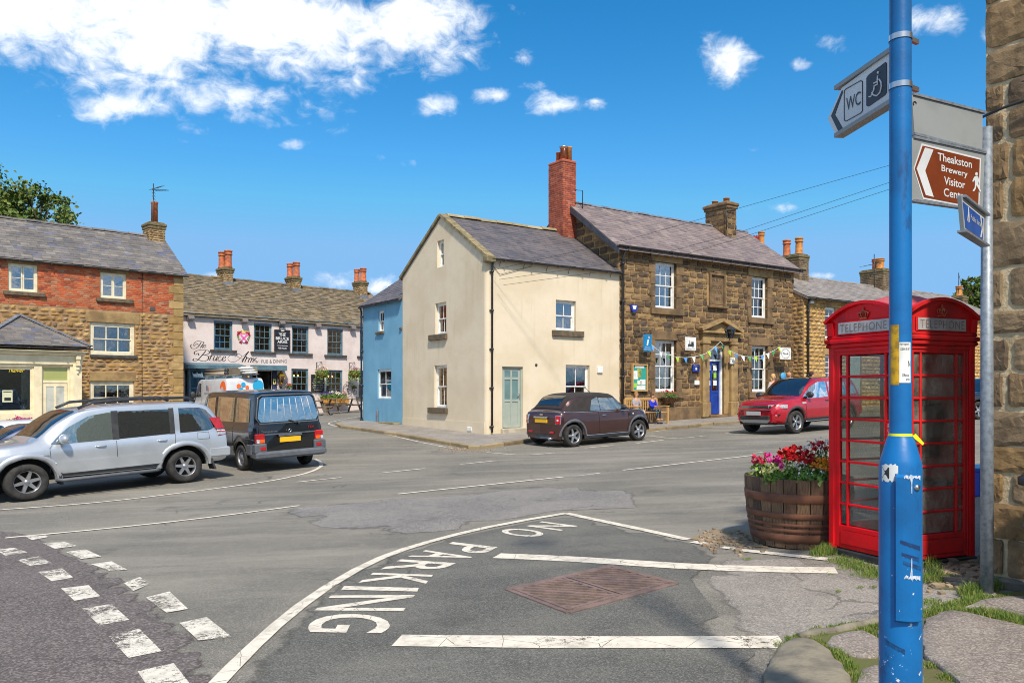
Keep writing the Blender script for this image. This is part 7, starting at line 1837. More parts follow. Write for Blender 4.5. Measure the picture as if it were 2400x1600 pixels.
# ---------------------------------------------------------------- fingerposts
M_GALV = mat('galvanised_steel', S(140, 148, 156), S(116, 124, 132), 26, .5, .1, 40, metal=.35, stain=S(166, 172, 178), stain_a=.5, stain_s=18)
M_SGREY = mat('sign_back_grey', S(146, 150, 150), S(136, 140, 140), 3, .5)
M_BROWN = mat('tourist_brown', S(120, 54, 24), S(112, 48, 20), 5, .4); M_SWHITE = mat('reflective_white', S(214, 216, 216), S(200, 202, 204), 4, .4)
M_SBLUE = mat('sign_blue', S(10, 84, 170), S(8, 74, 156), 5, .4); M_SDARK = mat('sign_dark', S(44, 40, 48), None, rough=.4)
gpx, gpy = 3.65, 6.29
gpo = thing('sign_post', 'slim galvanised steel sign post standing against the brown stone corner', 'sign post', (gpx, gpy, terrain(gpx, gpy)))
b = MB(); b.lathe([(.047, -.1), (.046, 1.4), (.038, 3.6)], 20); b.build('post', M_GALV, gpo); b = MB(); b.lathe([(.05, -.1), (.09, 0), (.06, .03)], 14); b.build('collar', M_FOOT, gpo)
Sx = lambda x, y: (1900 + x / 2.8, 60 + y / 2.8)


def sign(name, label, cat, org, adir, th=.03):
 a = Vector((adir[0], adir[1], 0)).normalized(); dd = Vector((-a.y, a.x, 0)); o = Vector((org[0], org[1], CAMZ))
 M = Matrix(((a.x, dd.x, 0, o.x), (a.y, dd.y, 0, o.y), (0, 0, 1, o.z), (0, 0, 0, 1))); t = thing(name, label, cat, M=M); return t, Fac(M, ID)


def plate(fac, pts, d0, d1, m, name, par):
 P = [fac.px(*Sx(x, y), d0) for x, y in pts]; mb = MB(); mb.prism([(a, d0, h) for a, h in P], (0, d1 - d0, 0)); return mb.build(name, m, par)


t, f = sign('finger_sign', 'white arrow sign with letters WC and wheelchair symbol on blue post', 'sign', (PX - .03, PY + .04), (.128, -.99))
pb = plate(f, [(112, 612), (205, 408), (545, 158), (545, 478), (165, 722)], 0, .03, M_SWHITE, 'panel', t)
def chev(pts, d=-.0025): return plate(f, pts, d, 0, M_SDARK, 'chevron', t)
chev([(133, 594), (205, 424), (209, 440), (158, 585), (207, 672), (180, 692)])
P = [f.px(*Sx(x, y)) for x, y in ((163, 415), (525, 155), (525, 132), (430, 200), (165, 405))]
ex = MB()
for (p0, p1) in (((165, 412), (545, 148)), ((165, 724), (545, 488))):
 a, b_ = f.px(*Sx(*p0)), f.px(*Sx(*p1)); ex.bar((a[0], .015, a[1]), (b_[0], .015, b_[1]), .05, .02)
ex.build('edge_channel', M_SGREY, t)
bx = MB()
o = [(222, 430), (232, 418), (330, 362), (342, 368), (342, 560), (330, 575), (235, 628), (222, 622)]
for i in range(len(o)):
 p0, p1 = f.px(*Sx(*o[i])), f.px(*Sx(*o[(i + 1) % len(o)])); bx.bar((p0[0], -.001, p0[1]), (p1[0], -.001, p1[1]), .003, .004, (0, 1, 0))
o_, x_, y_ = f.px(*Sx(236, 562)), f.px(*Sx(330, 515)), f.px(*Sx(236, 478)); put_text(bx, 'WC', (o_[0], -.0025, o_[1]), (x_[0] - o_[0], 0, x_[1] - o_[1]), (y_[0] - o_[0], 0, y_[1] - o_[1])); bx.build('lettering', M_SDARK, t)
wq = plate(f, [(365, 345), (378, 325), (490, 240), (497, 250), (497, 440), (485, 458), (378, 532), (364, 525)], -.003, 0, M_SDARK, 'symbol_panel', t)
wc = MB(); q3 = lambda x, y: (lambda p: (p[0], -.0045, p[1]))(f.px(*Sx(x, y)))
for pts in ([(446, 330), (444, 370), (446, 385), (422, 398)], [(420, 380), (442, 370)], [(425, 400), (420, 425), (402, 468), (388, 468)], [(455, 352), (468, 372), (471, 400), (462, 440), (440, 462), (418, 458), (408, 440)]): wc.tube([q3(*p) for p in pts], .0036, 6)
wc.ball(q3(449, 310), .006, 0, 8); wc.build('wheelchair_symbol', M_SWHITE, wq)
for v, nm in ((90, 'a'), (203, 'b')):
 z = PZ(v); cl = MB(); n = 20
 z = z - (CAMZ - pz); cx, cy = [(f.I @ Vector((PX, PY, 0)))[i] for i in (0, 1)]
 cl.lathe([(.0475, z - .012), (.0475, z + .012)], 24, (cx, cy, 0), caps=False); cl.bar((cx + .02, cy - .0, z), (cx - .03, cy + .1, z), .016, .02); cl.build('clamp', MATS['steel'], t)
t, f = sign('finger_sign', 'blank grey sign panel above the brown brewery sign', 'sign', (gpx, gpy), (.879, .477))
plate(f, [(664, 458), (1128, 578), (1128, 818), (682, 708)], -.01, .012, M_SGREY, 'panel', t)
ex = MB()
for p0, p1 in (((662, 452), (1138, 574)), ((668, 712), (1150, 836))): a, b_ = f.px(*Sx(*p0)), f.px(*Sx(*p1)); ex.bar((a[0], 0, a[1]), (b_[0], 0, b_[1]), .04, .018)
ex.build('edge_channel', M_GALV, t); lk = MB(); a = f.px(*Sx(672, 515)); lk.tube([(a[0] + .018 * cos(i * .6), -.014, a[1] + .014 * sin(i * .6)) for i in range(8)], .003, 4); lk.build('wire_loop', M_BLACK, t)
t, f = sign('finger_sign', 'brown sign for brewery visitor centre with white chevron and walking figure', 'sign', (gpx, gpy), (.879, .477))
plate(f, [(665, 738), (1142, 842), (1128, 1212), (665, 1148)], -.01, .012, M_SGREY, 'panel', t)
plate(f, [(678, 940), (730, 774), (1118, 872), (1106, 1206), (738, 1138)], -.0125, -.01, M_SWHITE, 'border', t); plate(f, [(684, 938), (736, 788), (1110, 880), (1100, 1194), (744, 1126)], -.0145, -.0125, M_BROWN, 'face', t); plate(f, [(697, 940), (752, 801), (806, 815), (752, 952), (808, 1125), (756, 1112)], -.0165, -.0145, M_SWHITE, 'chevron', t)
ex = MB()
for p0, p1 in (((665, 733), (1145, 838)), ((665, 1150), (1135, 1216))): a, b_ = f.px(*Sx(*p0)), f.px(*Sx(*p1)); ex.bar((a[0], 0, a[1]), (b_[0], 0, b_[1]), .04, .018)
ex.build('edge_channel', M_GALV, t)
tm = MB()
for txt, o, x, y in (('Theakston', (820, 888), (1044, 940), (820, 836)), ('Brewery', (845, 970), (1016, 1012), (845, 916)), ('Visitor', (862, 1045), (1000, 1075), (862, 992)), ('Centre', (860, 1122), (1012, 1152), (860, 1068))):
 P = [f.px(*Sx(*p)) for p in (o, x, y)]; put_text(tm, txt, (P[0][0], -.0165, P[0][1]), (P[1][0] - P[0][0], 0, P[1][1] - P[0][1]), (P[2][0] - P[0][0], 0, P[2][1] - P[0][1]), bold=.012)
tm.build('lettering', M_SWHITE, t)
wm = MB(); q3 = lambda x, y, d=-.017: (lambda p: (p[0], d, p[1]))(f.px(*Sx(x, y)))
wm.add([q3(*p) for p in ((1064, 992), (1082, 990), (1090, 1010), (1098, 1040), (1092, 1044), (1084, 1024), (1086, 1040), (1090, 1060), (1104, 1088), (1098, 1096), (1082, 1066), (1074, 1050), (1070, 1072), (1058, 1092), (1048, 1088), (1062, 1066), (1064, 1040), (1062, 1016), (1052, 1030), (1046, 1026), (1056, 1002))], [tuple(range(21))])
wm.add([q3(1074 + 9 * cos(i * .63), 977 + 12 * sin(i * .63)) for i in range(10)], [tuple(range(10))]); wm.build('walking_figure', M_SWHITE, t)
t, f = sign('finger_sign', 'small blue Public library finger sign seen edgeways below the brown sign', 'sign', (gpx, gpy - .02), (.655, .756))
plate(f, [(988, 1122), (1148, 1248), (1140, 1440), (1008, 1352)], -.01, .015, M_SGREY, 'panel', t); plate(f, [(995, 1146), (1138, 1262), (1134, 1414), (1012, 1332)], -.0125, -.01, M_SWHITE, 'border', t); plate(f, [(999, 1156), (1134, 1268), (1130, 1406), (1016, 1326)], -.0145, -.0125, M_SBLUE, 'face', t)
tm = MB(); P = [f.px(*Sx(*p)) for p in ((1034, 1282), (1110, 1340), (1034, 1240))]; put_text(tm, 'Public library', (P[0][0], -.0165, P[0][1]), (P[1][0] - P[0][0], 0, P[1][1] - P[0][1]), (P[2][0] - P[0][0], 0, P[2][1] - P[0][1]), bold=.006); tm.build('lettering', M_SWHITE, t)
plate(f, [(1112, 1246), (1124, 1340), (1116, 1386), (1122, 1390), (1131, 1342), (1120, 1252)], -.0165, -.0145, M_SWHITE, 'chevron', t)
wm = MB(); wm.add([q3_ for q3_ in [(lambda p: (p[0], -.017, p[1]))(f.px(*Sx(x, y))) for x, y in ((1014, 1190), (1020, 1196), (1024, 1240), (1026, 1290), (1018, 1296), (1018, 1250), (1014, 1290), (1010, 1280), (1014, 1236))]], [tuple(range(9))]); wm.build('walking_figure', M_SWHITE, t)
ex = MB()
for p0, p1 in (((988, 1120), (1150, 1246)), ((992, 1348), (1146, 1446))): a, b_ = f.px(*Sx(*p0)), f.px(*Sx(*p1)); ex.bar((a[0], 0, a[1]), (b_[0], 0, b_[1]), .06, .016)
ex.build('edge_channel', M_GALV, t)

# ---------------------------------------------------------------- half barrel with flowers
bx_, by_ = 3.03, 8.66; bz = terrain(bx_, by_)
M_OAK = mat('weathered_oak', pal=[S(126, 96, 72), S(104, 80, 62), S(140, 110, 84), S(112, 84, 64), S(92, 74, 60), S(146, 114, 84)], rough=.9, bump=.7, bscale=50, scale=9, palvar=.5, stretch=(9, 9, 1.1))
M_HOOP = mat('rusty_hoop', S(124, 80, 56), S(102, 66, 50), 6, .85, .4, 50, stain=S(84, 56, 48), stain_a=.5, stain_s=3)
ba = thing('barrel_planter', 'weathered oak half barrel with rusty hoops planted with summer flowers', 'planter', (bx_, by_, bz))
BH = .70
def brad(z): return .465 + .075 * (z / BH) + .025 * sin(pi * min(1, z / BH) * .9)
N_ = 26
for i in range(N_):
 a0, a1 = 2 * pi * (i + .035) / N_, 2 * pi * (i + .965) / N_; mb = MB(); vs = []; jr = R_.uniform(-.003, .003); jt = R_.uniform(-.006, .004)
 for j in range(7):
  z = BH * j / 6 + (jt if j == 6 else 0); r = brad(z) + jr
  for rr2, a in ((r, a0), (r, a1), (r - .035, a1), (r - .035, a0)): vs.append((rr2 * cos(a), rr2 * sin(a), z))
 fs = [(j * 4 + k_, j * 4 + (k_ + 1) % 4, j * 4 + 4 + (k_ + 1) % 4, j * 4 + 4 + k_) for j in range(6) for k_ in range(4)] + [(0, 3, 2, 1), (24, 25, 26, 27)]
 mb.add(vs, fs); mb.build('stave', M_OAK, ba)
for z0, z1 in ((.06, .145), (.16, .2), (.22, .255), (.3, .36), (.465, .555)):
 mb = MB(); mb.lathe([(brad(z0) - .002, z0), (brad(z0) + .008, z0 + .004), (brad(z1) + .008, z1 - .004), (brad(z1) - .002, z1)], 48, caps=False); mb.build('hoop', M_HOOP, ba)
mb = MB(); mb.lathe([(0, BH - .06), (.5, BH - .07)], 24); mb.build('soil', M_EARTH, ba)
mb = MB(); mb.lathe([(.4, .0), (.46, .01), (.46, .07)], 24); mb.build('base', M_HOOP, ba)
M_LEAF = mat('flower_leaves', pal=[S(106, 146, 48), S(84, 124, 42), S(130, 164, 62), S(70, 106, 40), S(146, 170, 76)], rough=.7, palvar=.1, scale=20)


def petal_mat(n, *cs): return mat(n, pal=list(cs), rough=.7, palvar=.05, scale=30)


def leaf_quad(mb, c, s, rr, m=0, up=.5, asp=.6):
 d = Vector((rr.gauss(0, 1), rr.gauss(0, 1), rr.gauss(up, .8))).normalized(); e = d.cross(Vector((rr.gauss(0, 1), rr.gauss(0, 1), rr.gauss(0, 1)))).normalized(); nn = d.cross(e)
 c = Vector(c); mb.add([c - d * s, c + e * s * asp + nn * s * .15, c + d * s, c - e * s * asp + nn * s * .15], [(0, 1, 2, 3)], m)


def plant(name, label, loc, cols, nf, nl, w, h, fs, ls=.028, seed=1, group='flowers in the barrel planter', cat='flowers', head=6, spread=.55, par=None):
 rr = random.Random(seed); t = par or thing(name, label, cat, loc, group=group)
 mb = MB()
 for i in range(nl):
  a, r = rr.uniform(0, 2 * pi), w * sqrt(rr.random()); leaf_quad(mb, (r * cos(a), r * sin(a), h * rr.uniform(.0, .78) * (1 - .4 * r / w)), ls * rr.uniform(.6, 1.3), rr)
 for i in range(10):
  a = rr.uniform(0, 6.28); mb.tube([(0, 0, -.02), (w * .5 * cos(a), w * .5 * sin(a), h * .8)], .003, 3)
 mb.build('leaves', M_LEAF, t)
 b = MB()
 for i in range(nf):
  a, r = rr.uniform(0, 2 * pi), w * sqrt(rr.random()); c = Vector((r * cos(a), r * sin(a), h * rr.uniform(.72, 1.05) * (1 - .3 * (r / w) ** 2)))
  for j in range(head): leaf_quad(b, c + Vector((rr.gauss(0, spread), rr.gauss(0, spread), rr.gauss(0, spread * .6))) * fs, fs * rr.uniform(.5, .8), rr, 0, .6, .8)
 b.build('blossoms', cols, t); return t


P_RED_, P_PINK, P_WHITE, P_YEL, P_ORA = petal_mat('red_petals', S(206, 14, 22), S(180, 8, 18), S(226, 30, 34)), petal_mat('magenta_petals', S(228, 40, 150), S(210, 24, 120), S(238, 90, 170)), petal_mat('white_petals', S(240, 238, 230), S(226, 222, 208)), petal_mat('pale_yellow_petals', S(232, 220, 130), S(238, 230, 170)), petal_mat('orange_petals', S(238, 160, 30), S(230, 140, 20), S(244, 180, 60))
top_ = bz + BH - .05
for nm, lab, dx, dy, cols, nf, nl, w, h, fs, sd_, kw in (
 ('geranium', 'magenta pink geranium in the barrel beside pale yellow blooms', -.3, -.22, P_PINK, 9, 150, .15, .30, .03, 1, dict(head=16)),
 ('geranium', 'red and pink geranium at the outer rim of the barrel', -.4, -.02, petal_mat('crimson_petals', S(196, 24, 60), S(214, 60, 100), S(170, 12, 40)), 11, 140, .13, .28, .03, 2, dict(head=14)),
 ('geranium', 'bright red geranium in the middle of the barrel', -.06, -.02, P_RED_, 26, 260, .22, .34, .034, 3, dict(head=16)),
 ('geranium', 'tall red geranium next to the phone box side of the barrel', .2, .0, P_RED_, 9, 120, .12, .40, .03, 4, dict(head=14)),
 ('daisy_plant', 'small white daisies massed along the front of the barrel', -.08, -.28, P_WHITE, 40, 520, .25, .22, .015, 5, dict(head=4, ls=.02)),
 ('daisy_plant', 'tall white daisies behind the red blooms of the barrel', .26, .1, P_WHITE, 60, 320, .19, .44, .02, 6, dict(head=4, ls=.02)),
 ('marigold', 'orange bloom cluster beside the red phone box', .13, -.34, P_ORA, 44, 160, .12, .26, .02, 7, dict(head=7, ls=.02)),
 ('primrose', 'pale yellow blooms at the barrel rim', -.36, -.3, P_YEL, 18, 120, .12, .18, .022, 8, dict(head=6)),
 ('leafy_plant', 'broad green leaves spilling over the barrel front', -.02, -.36, P_WHITE, 3, 170, .2, .12, .01, 9, dict(ls=.05))):
 plant(nm, lab, (bx_ + dx, by_ + dy, top_), cols, nf, nl, w, h, fs, seed=sd_, **kw)

# ---------------------------------------------------------------- footway stones, grass, gravel near the post
M_FLAG = asphalt('flagstone', S(122, 112, 105), S(140, 130, 121), S(190, 180, 168), 1.4, 95, .9)
M_BOULD = mat('kerb_boulder', S(140, 132, 114), S(116, 110, 98), 6, .92, .9, 40, stain=S(90, 88, 76), stain_a=.55, stain_s=5)
M_MOSS = mat('mossy_joint', S(96, 102, 52), S(104, 90, 66), 5, .95, 1.0, 60)
R7 = lambda l: [(1740 + x / 3.564, 1240 + y / 3.564) for x, y in l]
fw = drape_poly('footpath', gp(R7([(300, 1000), (480, 915), (700, 880), (950, 840), (1180, 780), (1500, 740), (1800, 640), (2000, 560), (2352, 540), (3200, 560), (3200, 2400), (120, 2400), (170, 1260)])), .022, M_MOSS, .3, skirt=.06)


def slab(name, pts, h, m, par, bev=.018, dome=0.0, div=.07, seed=0):
 P = [Vector((p.x, p.y)) for p in gp(pts)]; c = sum(P, Vector((0, 0))) / len(P)
 Q = []
 for a, b in zip(P, P[1:] + P[:1]):
  n = max(1, int((b - a).length / div)); Q += [a.lerp(b, i / n) for i in range(n)]
 Q = [q + Vector((noise.noise((q.x * 9, q.y * 9, seed)), noise.noise((q.x * 9, q.y * 9, seed + 5)))) * .02 for q in Q]
 L = sum((q - c).length for q in Q) / len(Q); rings = [(0, 0), (.0, .5), (bev * .35, .85), (bev, 1.0)] + [(bev + (L * .95 - bev) * t, 1.0 + dome * (1 - (1 - t) ** 2)) for t in (.3, .6, .85)]
 vs = []
 for (ins, hh_) in rings:
  for q in Q:
   d = (c - q); p = q + d * min(.97, ins / L)
   vs.append((p.x, p.y, terrain(p.x, p.y) + h * hh_ + .008 * noise.noise((p.x * 5, p.y * 5, seed))))
 vs.append((c.x, c.y, terrain(c.x, c.y) + h * (1 + dome * 1.0))); n = len(Q); mb = MB()
 mb.add(vs, [(r * n + i, r * n + (i + 1) % n, (r + 1) * n + (i + 1) % n, (r + 1) * n + i) for r in range(len(rings) - 1) for i in range(n)] + [((len(rings) - 1) * n + i, (len(rings) - 1) * n + (i + 1) % n, len(vs) - 1) for i in range(n)], 0, True)
 return mb.build(name, m, par)


slab('kerb_boulder', R7([(170, 1290), (215, 1180), (300, 1040), (360, 985), (430, 958), (520, 958), (600, 975), (690, 1030), (760, 1110), (850, 1190), (900, 1290), (950, 1500), (920, 1800), (130, 1800), (140, 1450)]), .06, M_BOULD, fw, .07, .4)
slab('flagstone', R7([(700, 1000), (740, 940), (850, 905), (1000, 890), (1090, 930), (1180, 985), (1195, 1060), (1120, 1110), (960, 1105), (800, 1060)]), .045, M_FLAG, fw, seed=2)
slab('flagstone', R7([(1530, 800), (1640, 745), (1760, 728), (2000, 770), (2200, 820), (2420, 880), (2700, 1000), (2700, 1600), (2000, 1600), (1800, 1330), (1640, 1190), (1530, 1120), (1480, 950)]), .05, M_FLAG, fw, seed=3)
slab('flagstone', R7([(1850, 690), (2000, 635), (2200, 600), (2400, 600), (2600, 700), (2600, 880), (2380, 780), (2150, 700)]), .045, M_FLAG, fw, seed=4)
slab('flagstone', R7([(960, 1290), (1000, 1210), (1120, 1180), (1300, 1200), (1500, 1270), (1500, 1600), (980, 1600)]), .04, M_FLAG, fw, seed=5)
slab('flagstone', R7([(1140, 880), (1260, 840), (1480, 800), (1500, 960), (1460, 1100), (1240, 1080), (1200, 980), (1120, 910)]), .045, M_FLAG, fw, seed=6)
for l in ([(480, 925), (620, 895), (760, 880)], [(770, 876), (900, 850), (1000, 826)], [(1010, 822), (1100, 800), (1190, 778)]):
 P = gp(R7(l)); mb = MB(); mb.tube([p + Vector((0, 0, .022)) for p in P], [.03, .036, .03], 8); mb.build('edging_stone', M_BOULD, fw)
M_GRASS = mat('grass', pal=[S(82, 116, 34), S(104, 132, 42), S(70, 100, 32), S(128, 140, 58), S(150, 140, 82)], rough=.7, palvar=.05)
rr = random.Random(77); gb = MB()
def tuft(p, n, rad, h):
 for _ in range(int(n * 1.7)):
  a, r = rr.uniform(0, 6.28), rad * sqrt(rr.random()); x, y = p[0] + r * cos(a), p[1] + r * sin(a); z = terrain(x, y) + .015; hh_ = h * rr.uniform(.4, 1.2) * (1 - .5 * r / rad)
  ln = Vector((rr.gauss(0, 1), rr.gauss(0, 1))) * hh_ * .32; t_ = rr.uniform(0, 3.14); w = Vector((cos(t_), sin(t_))) * .0022
  gb.add([(x - w.x, y - w.y, z), (x + w.x, y + w.y, z), (x + ln.x * .4 + w.x * .7, y + ln.y * .4 + w.y * .7, z + hh_ * .6), (x + ln.x * .4 - w.x * .7, y + ln.y * .4 - w.y * .7, z + hh_ * .6), (x + ln.x, y + ln.y, z + hh_ * (.9))], [(0, 1, 2, 3), (3, 2, 4)])
for l, n, rad, h in (([(330, 985), (400, 940), (480, 920), (560, 910), (650, 900)], 60, .05, .045), ([(620, 970), (680, 1000), (700, 1030)], 70, .05, .05), ([(760, 1070), (810, 1100), (850, 1150), (880, 1180)], 130, .06, .075), ([(1000, 870), (1060, 890), (1110, 850), (1160, 840)], 110, .055, .055), ([(1130, 930), (1180, 960)], 60, .04, .04),
                     ([(760, 850), (850, 830), (950, 815)], 60, .05, .05), ([(600, 860), (640, 850)], 30, .04, .04), ([(1540, 740), (1620, 715), (1700, 690), (1790, 660), (1880, 630), (1960, 590)], 220, .09, .07), ([(1640, 730), (1750, 710), (1850, 715), (1950, 730), (2050, 760)], 130, .07, .06),
                     ([(2000, 740), (2100, 760), (2180, 780), (2260, 800), (2340, 830)], 240, .1, .1), ([(1890, 560), (1950, 545)], 160, .08, .13), ([(2070, 530), (2120, 500)], 110, .06, .13), ([(2060, 590), (2140, 600), (2220, 590)], 60, .08, .05),
                     ([(700, 200), (720, 215), (640, 225)], 150, .09, .13), ([(820, 280), (900, 300), (980, 330), (1060, 360), (1130, 380), (1180, 410)], 150, .13, .08), ([(1000, 400), (1100, 410), (880, 340)], 90, .1, .05), ([(1560, 260), (1580, 330), (1600, 400), (1560, 450)], 110, .08, .15), ([(1650, 440), (1740, 410)], 60, .08, .06),
                     ([(1560, 640), (1600, 620)], 60, .07, .05), ([(980, 500), (1090, 500), (800, 535)], 30, .03, .025), ([(40, 260), (60, 262)], 30, .05, .02), ([(740, 390)], 20, .03, .02), ([(1540, 1170), (1580, 1180)], 60, .05, .05), ([(1000, 1270), (900, 1240), (940, 1285)], 90, .06, .06), ([(1700, 1275), (1800, 1290)], 90, .05, .06), ([(2100, 420), (2110, 300), (2105, 200)], 80, .06, .12)):
 for p in gp(R7(l)): tuft(p, n, rad, h)
gb.build('grass', M_GRASS, kind='stuff')
gv = MB(); 
for i in range(900):
 if i < 520: p = G(*R7([(rr.uniform(1560, 2150), rr.gauss(410, 55))])[0])
 elif i < 700: p = G(rr.uniform(1640, 1800), rr.gauss(1268, 12))
 else: p = G(rr.gauss(1090, 30), rr.gauss(1052, 3.2))
 s_ = rr.uniform(.006, .022) * (1.6 if i < 40 else 1)
 q = terrain(p.x, p.y); gv.obox((p.x, p.y, q + s_ * .5), (s_, s_ * .3, 0), (-s_ * .3, s_ * .8, s_ * .2), (0, 0, s_ * .7))
gv.build('gravel', mat('gravel', pal=[S(150, 130, 104), S(126, 110, 92), S(170, 150, 124), S(112, 100, 88)], rough=.95), kind='stuff')
drape_poly('earth_strip', gp(R7([(1540, 440), (1560, 330), (1640, 300), (1980, 220), (2120, 160), (2140, 470), (2100, 530), (1900, 520), (1560, 500)])), .007, M_EARTH, .4)
drape_poly('earth_strip', gp([(1610, 1262), (1680, 1242), (1760, 1238), (1800, 1262), (1800, 1284), (1700, 1276)]), .006, mat('sandy_grit', S(150, 124, 88), S(138, 130, 116), 6, .95, .8, 80), .4)

# double triangular-ribbed access cover in the road
M_IRON = mat('rusty_iron', S(134, 112, 104), S(112, 94, 88), 9, .75, .5, 60, metal=.1, stain=S(140, 112, 84), stain_a=.5, stain_s=4)
M_GRIT = mat('packed_grit', S(106, 94, 70), S(70, 62, 52), 20, .95, .8, 90)
q = gp([(1189, 1382), (1333, 1437), (1586, 1368), (1431, 1327)])
mc = thing('manhole_cover', 'rectangular rusty iron access cover with diagonal ribs set in the no parking bay', 'manhole cover', (q[0].x, q[0].y, q[0].z))
def mp_(s_, t_, h): p = (q[0] * (1 - s_) + q[2] * 0 + 0 * q[0]) if False else q[0] * (1 - s_) * (1 - t_) + q[1] * s_ * (1 - t_) + q[2] * s_ * t_ + q[3] * (1 - s_) * t_; return Vector((p.x, p.y, terrain(p.x, p.y) + h)) - q[0]
def rib(mb, a, b, w, h0=.004, h1=.019):
 A, B = mp_(*a, 0), mp_(*b, 0); d = (B - A).normalized(); sd_ = Vector((-d.y, d.x, 0)) * w / 2
 mb.prism([A - sd_ + Vector((0, 0, h0)), B - sd_ + Vector((0, 0, h0)), B + sd_ + Vector((0, 0, h0)), A + sd_ + Vector((0, 0, h0))], (0, 0, h1 - h0))
fr = MB()
for a, b in (((0, 0), (1, 0)), ((1, 0), (1, 1)), ((1, 1), (0, 1)), ((0, 1), (0, 0)), ((.06, .06), (.06, .94)), ((.94, .06), (.94, .94))): rib(fr, a, b, .05, .002, .013)
fr.build('frame', M_IRON, mc)
for t0, t1 in ((.02, .49), (.51, .98)):
 pl = MB(); pl.prism([mp_(.05, t0, .003), mp_(.95, t0, .003), mp_(.95, t1, .003), mp_(.05, t1, .003)], (0, 0, .004), 1); co = pl.build('cover_plate', [M_IRON, M_GRIT], mc)
 for e in (((.05, t0 + .012), (.95, t0 + .012)), ((.05, t1 - .012), (.95, t1 - .012)), ((.07, t0), (.07, t1)), ((.93, t0), (.93, t1))): r = MB(); rib(r, *e, .035); r.build('rib', M_IRON, co)
 r = MB(); rib(r, (.06, t0 + .01), (.94, t1 - .01), .05); r.build('rib', M_IRON, co)
 for k_ in range(1, 6):
  o = k_ / 6 * .88; w_ = t1 - t0 - .02
  for a, b in (((.06 + o, t0 + .01), (.94, t0 + .01 + w_ * (1 - k_ / 6))), ((.06, t0 + .01 + w_ * k_ / 6), (.94 - o, t1 - .01))): r = MB(); rib(r, a, b, .028); r.build('rib', M_IRON, co)

# black bin and blue crate glimpsed at the right edge
u_ = G(2450, 1420); bn_ = thing('litter_bin', 'black litter bin edge against the stone wall at far right', 'bin', (u_.x + .02, u_.y, u_.z))
b = MB(); b.lathe([(.13, 0), (.14, .05), (.15, .62), (.155, .66)], 20); b.build('body', M_TRIM, bn_); b = MB(); b.lathe([(.152, .56), (.16, .58), (.152, .6)], 20, caps=False); b.build('band', M_GTRIM, bn_); b = MB(); b.lathe([(.19, .88), (.19, .93), (.1, 1.0), (0, 1.02)], 20, smooth=True); b.build('lid', M_BLACK, bn_); b = MB()
for i in range(3): a = 2.1 * i; b.tube([(.14 * cos(a), .14 * sin(a), .64), (.15 * cos(a), .15 * sin(a), .9)], .012, 5)
b.build('bracket', M_BLACK, bn_)
g_ = Vector((2300 - 1200, F)) / F; yb = 11.5; xb = 1100 / F * yb
cr = thing('plastic_crate', 'blue plastic box on the ground beyond the sign post', 'box', (xb, yb, terrain(xb, yb)), .4)
b = MB()
for e in ((-.3, .3, -.2, -.185), (-.3, .3, .185, .2), (-.3, -.285, -.185, .185), (.285, .3, -.185, .185)): b.box(e[0], e[1], e[2], e[3], 0, .36)
b.box(-.285, .285, -.185, .185, 0, .015); b.bbox(-.32, .32, -.22, .22, .33, .36, .01); b.build('shell', mat('blue_plastic', S(20, 60, 170), None, rough=.4), cr); b = MB(); b.bbox(-.31, .31, -.21, .21, .361, .39, .012); b.build('lid', mat('pale_blue_plastic', S(60, 150, 200), None, rough=.4), cr)

# ---------------------------------------------------------------- people
SKIN = mat('skin', S(206, 156, 128), S(192, 140, 112), 8, .55)


def skin_obj(name, verts, edges, m, parent, sub=1):
 """continuous tapering body grown round a skeleton; verts: (x, y, z, radius)"""
 me = bpy.data.meshes.new(name); me.from_pydata([v[:3] for v in verts], edges, []); me.materials.append(m)
 o = ob(name, me, parent); o.modifiers.new('skin', 'SKIN')
 for i, v in enumerate(verts):
  d = me.skin_vertices[0].data[i]; r = v[3]; d.radius = r if isinstance(r, tuple) else (r, r); d.use_root = (i == 0)
 o.modifiers['skin'].use_smooth_shade = True
 s_ = o.modifiers.new('subdivision', 'SUBSURF'); s_.levels = sub; s_.render_levels = sub
 return o


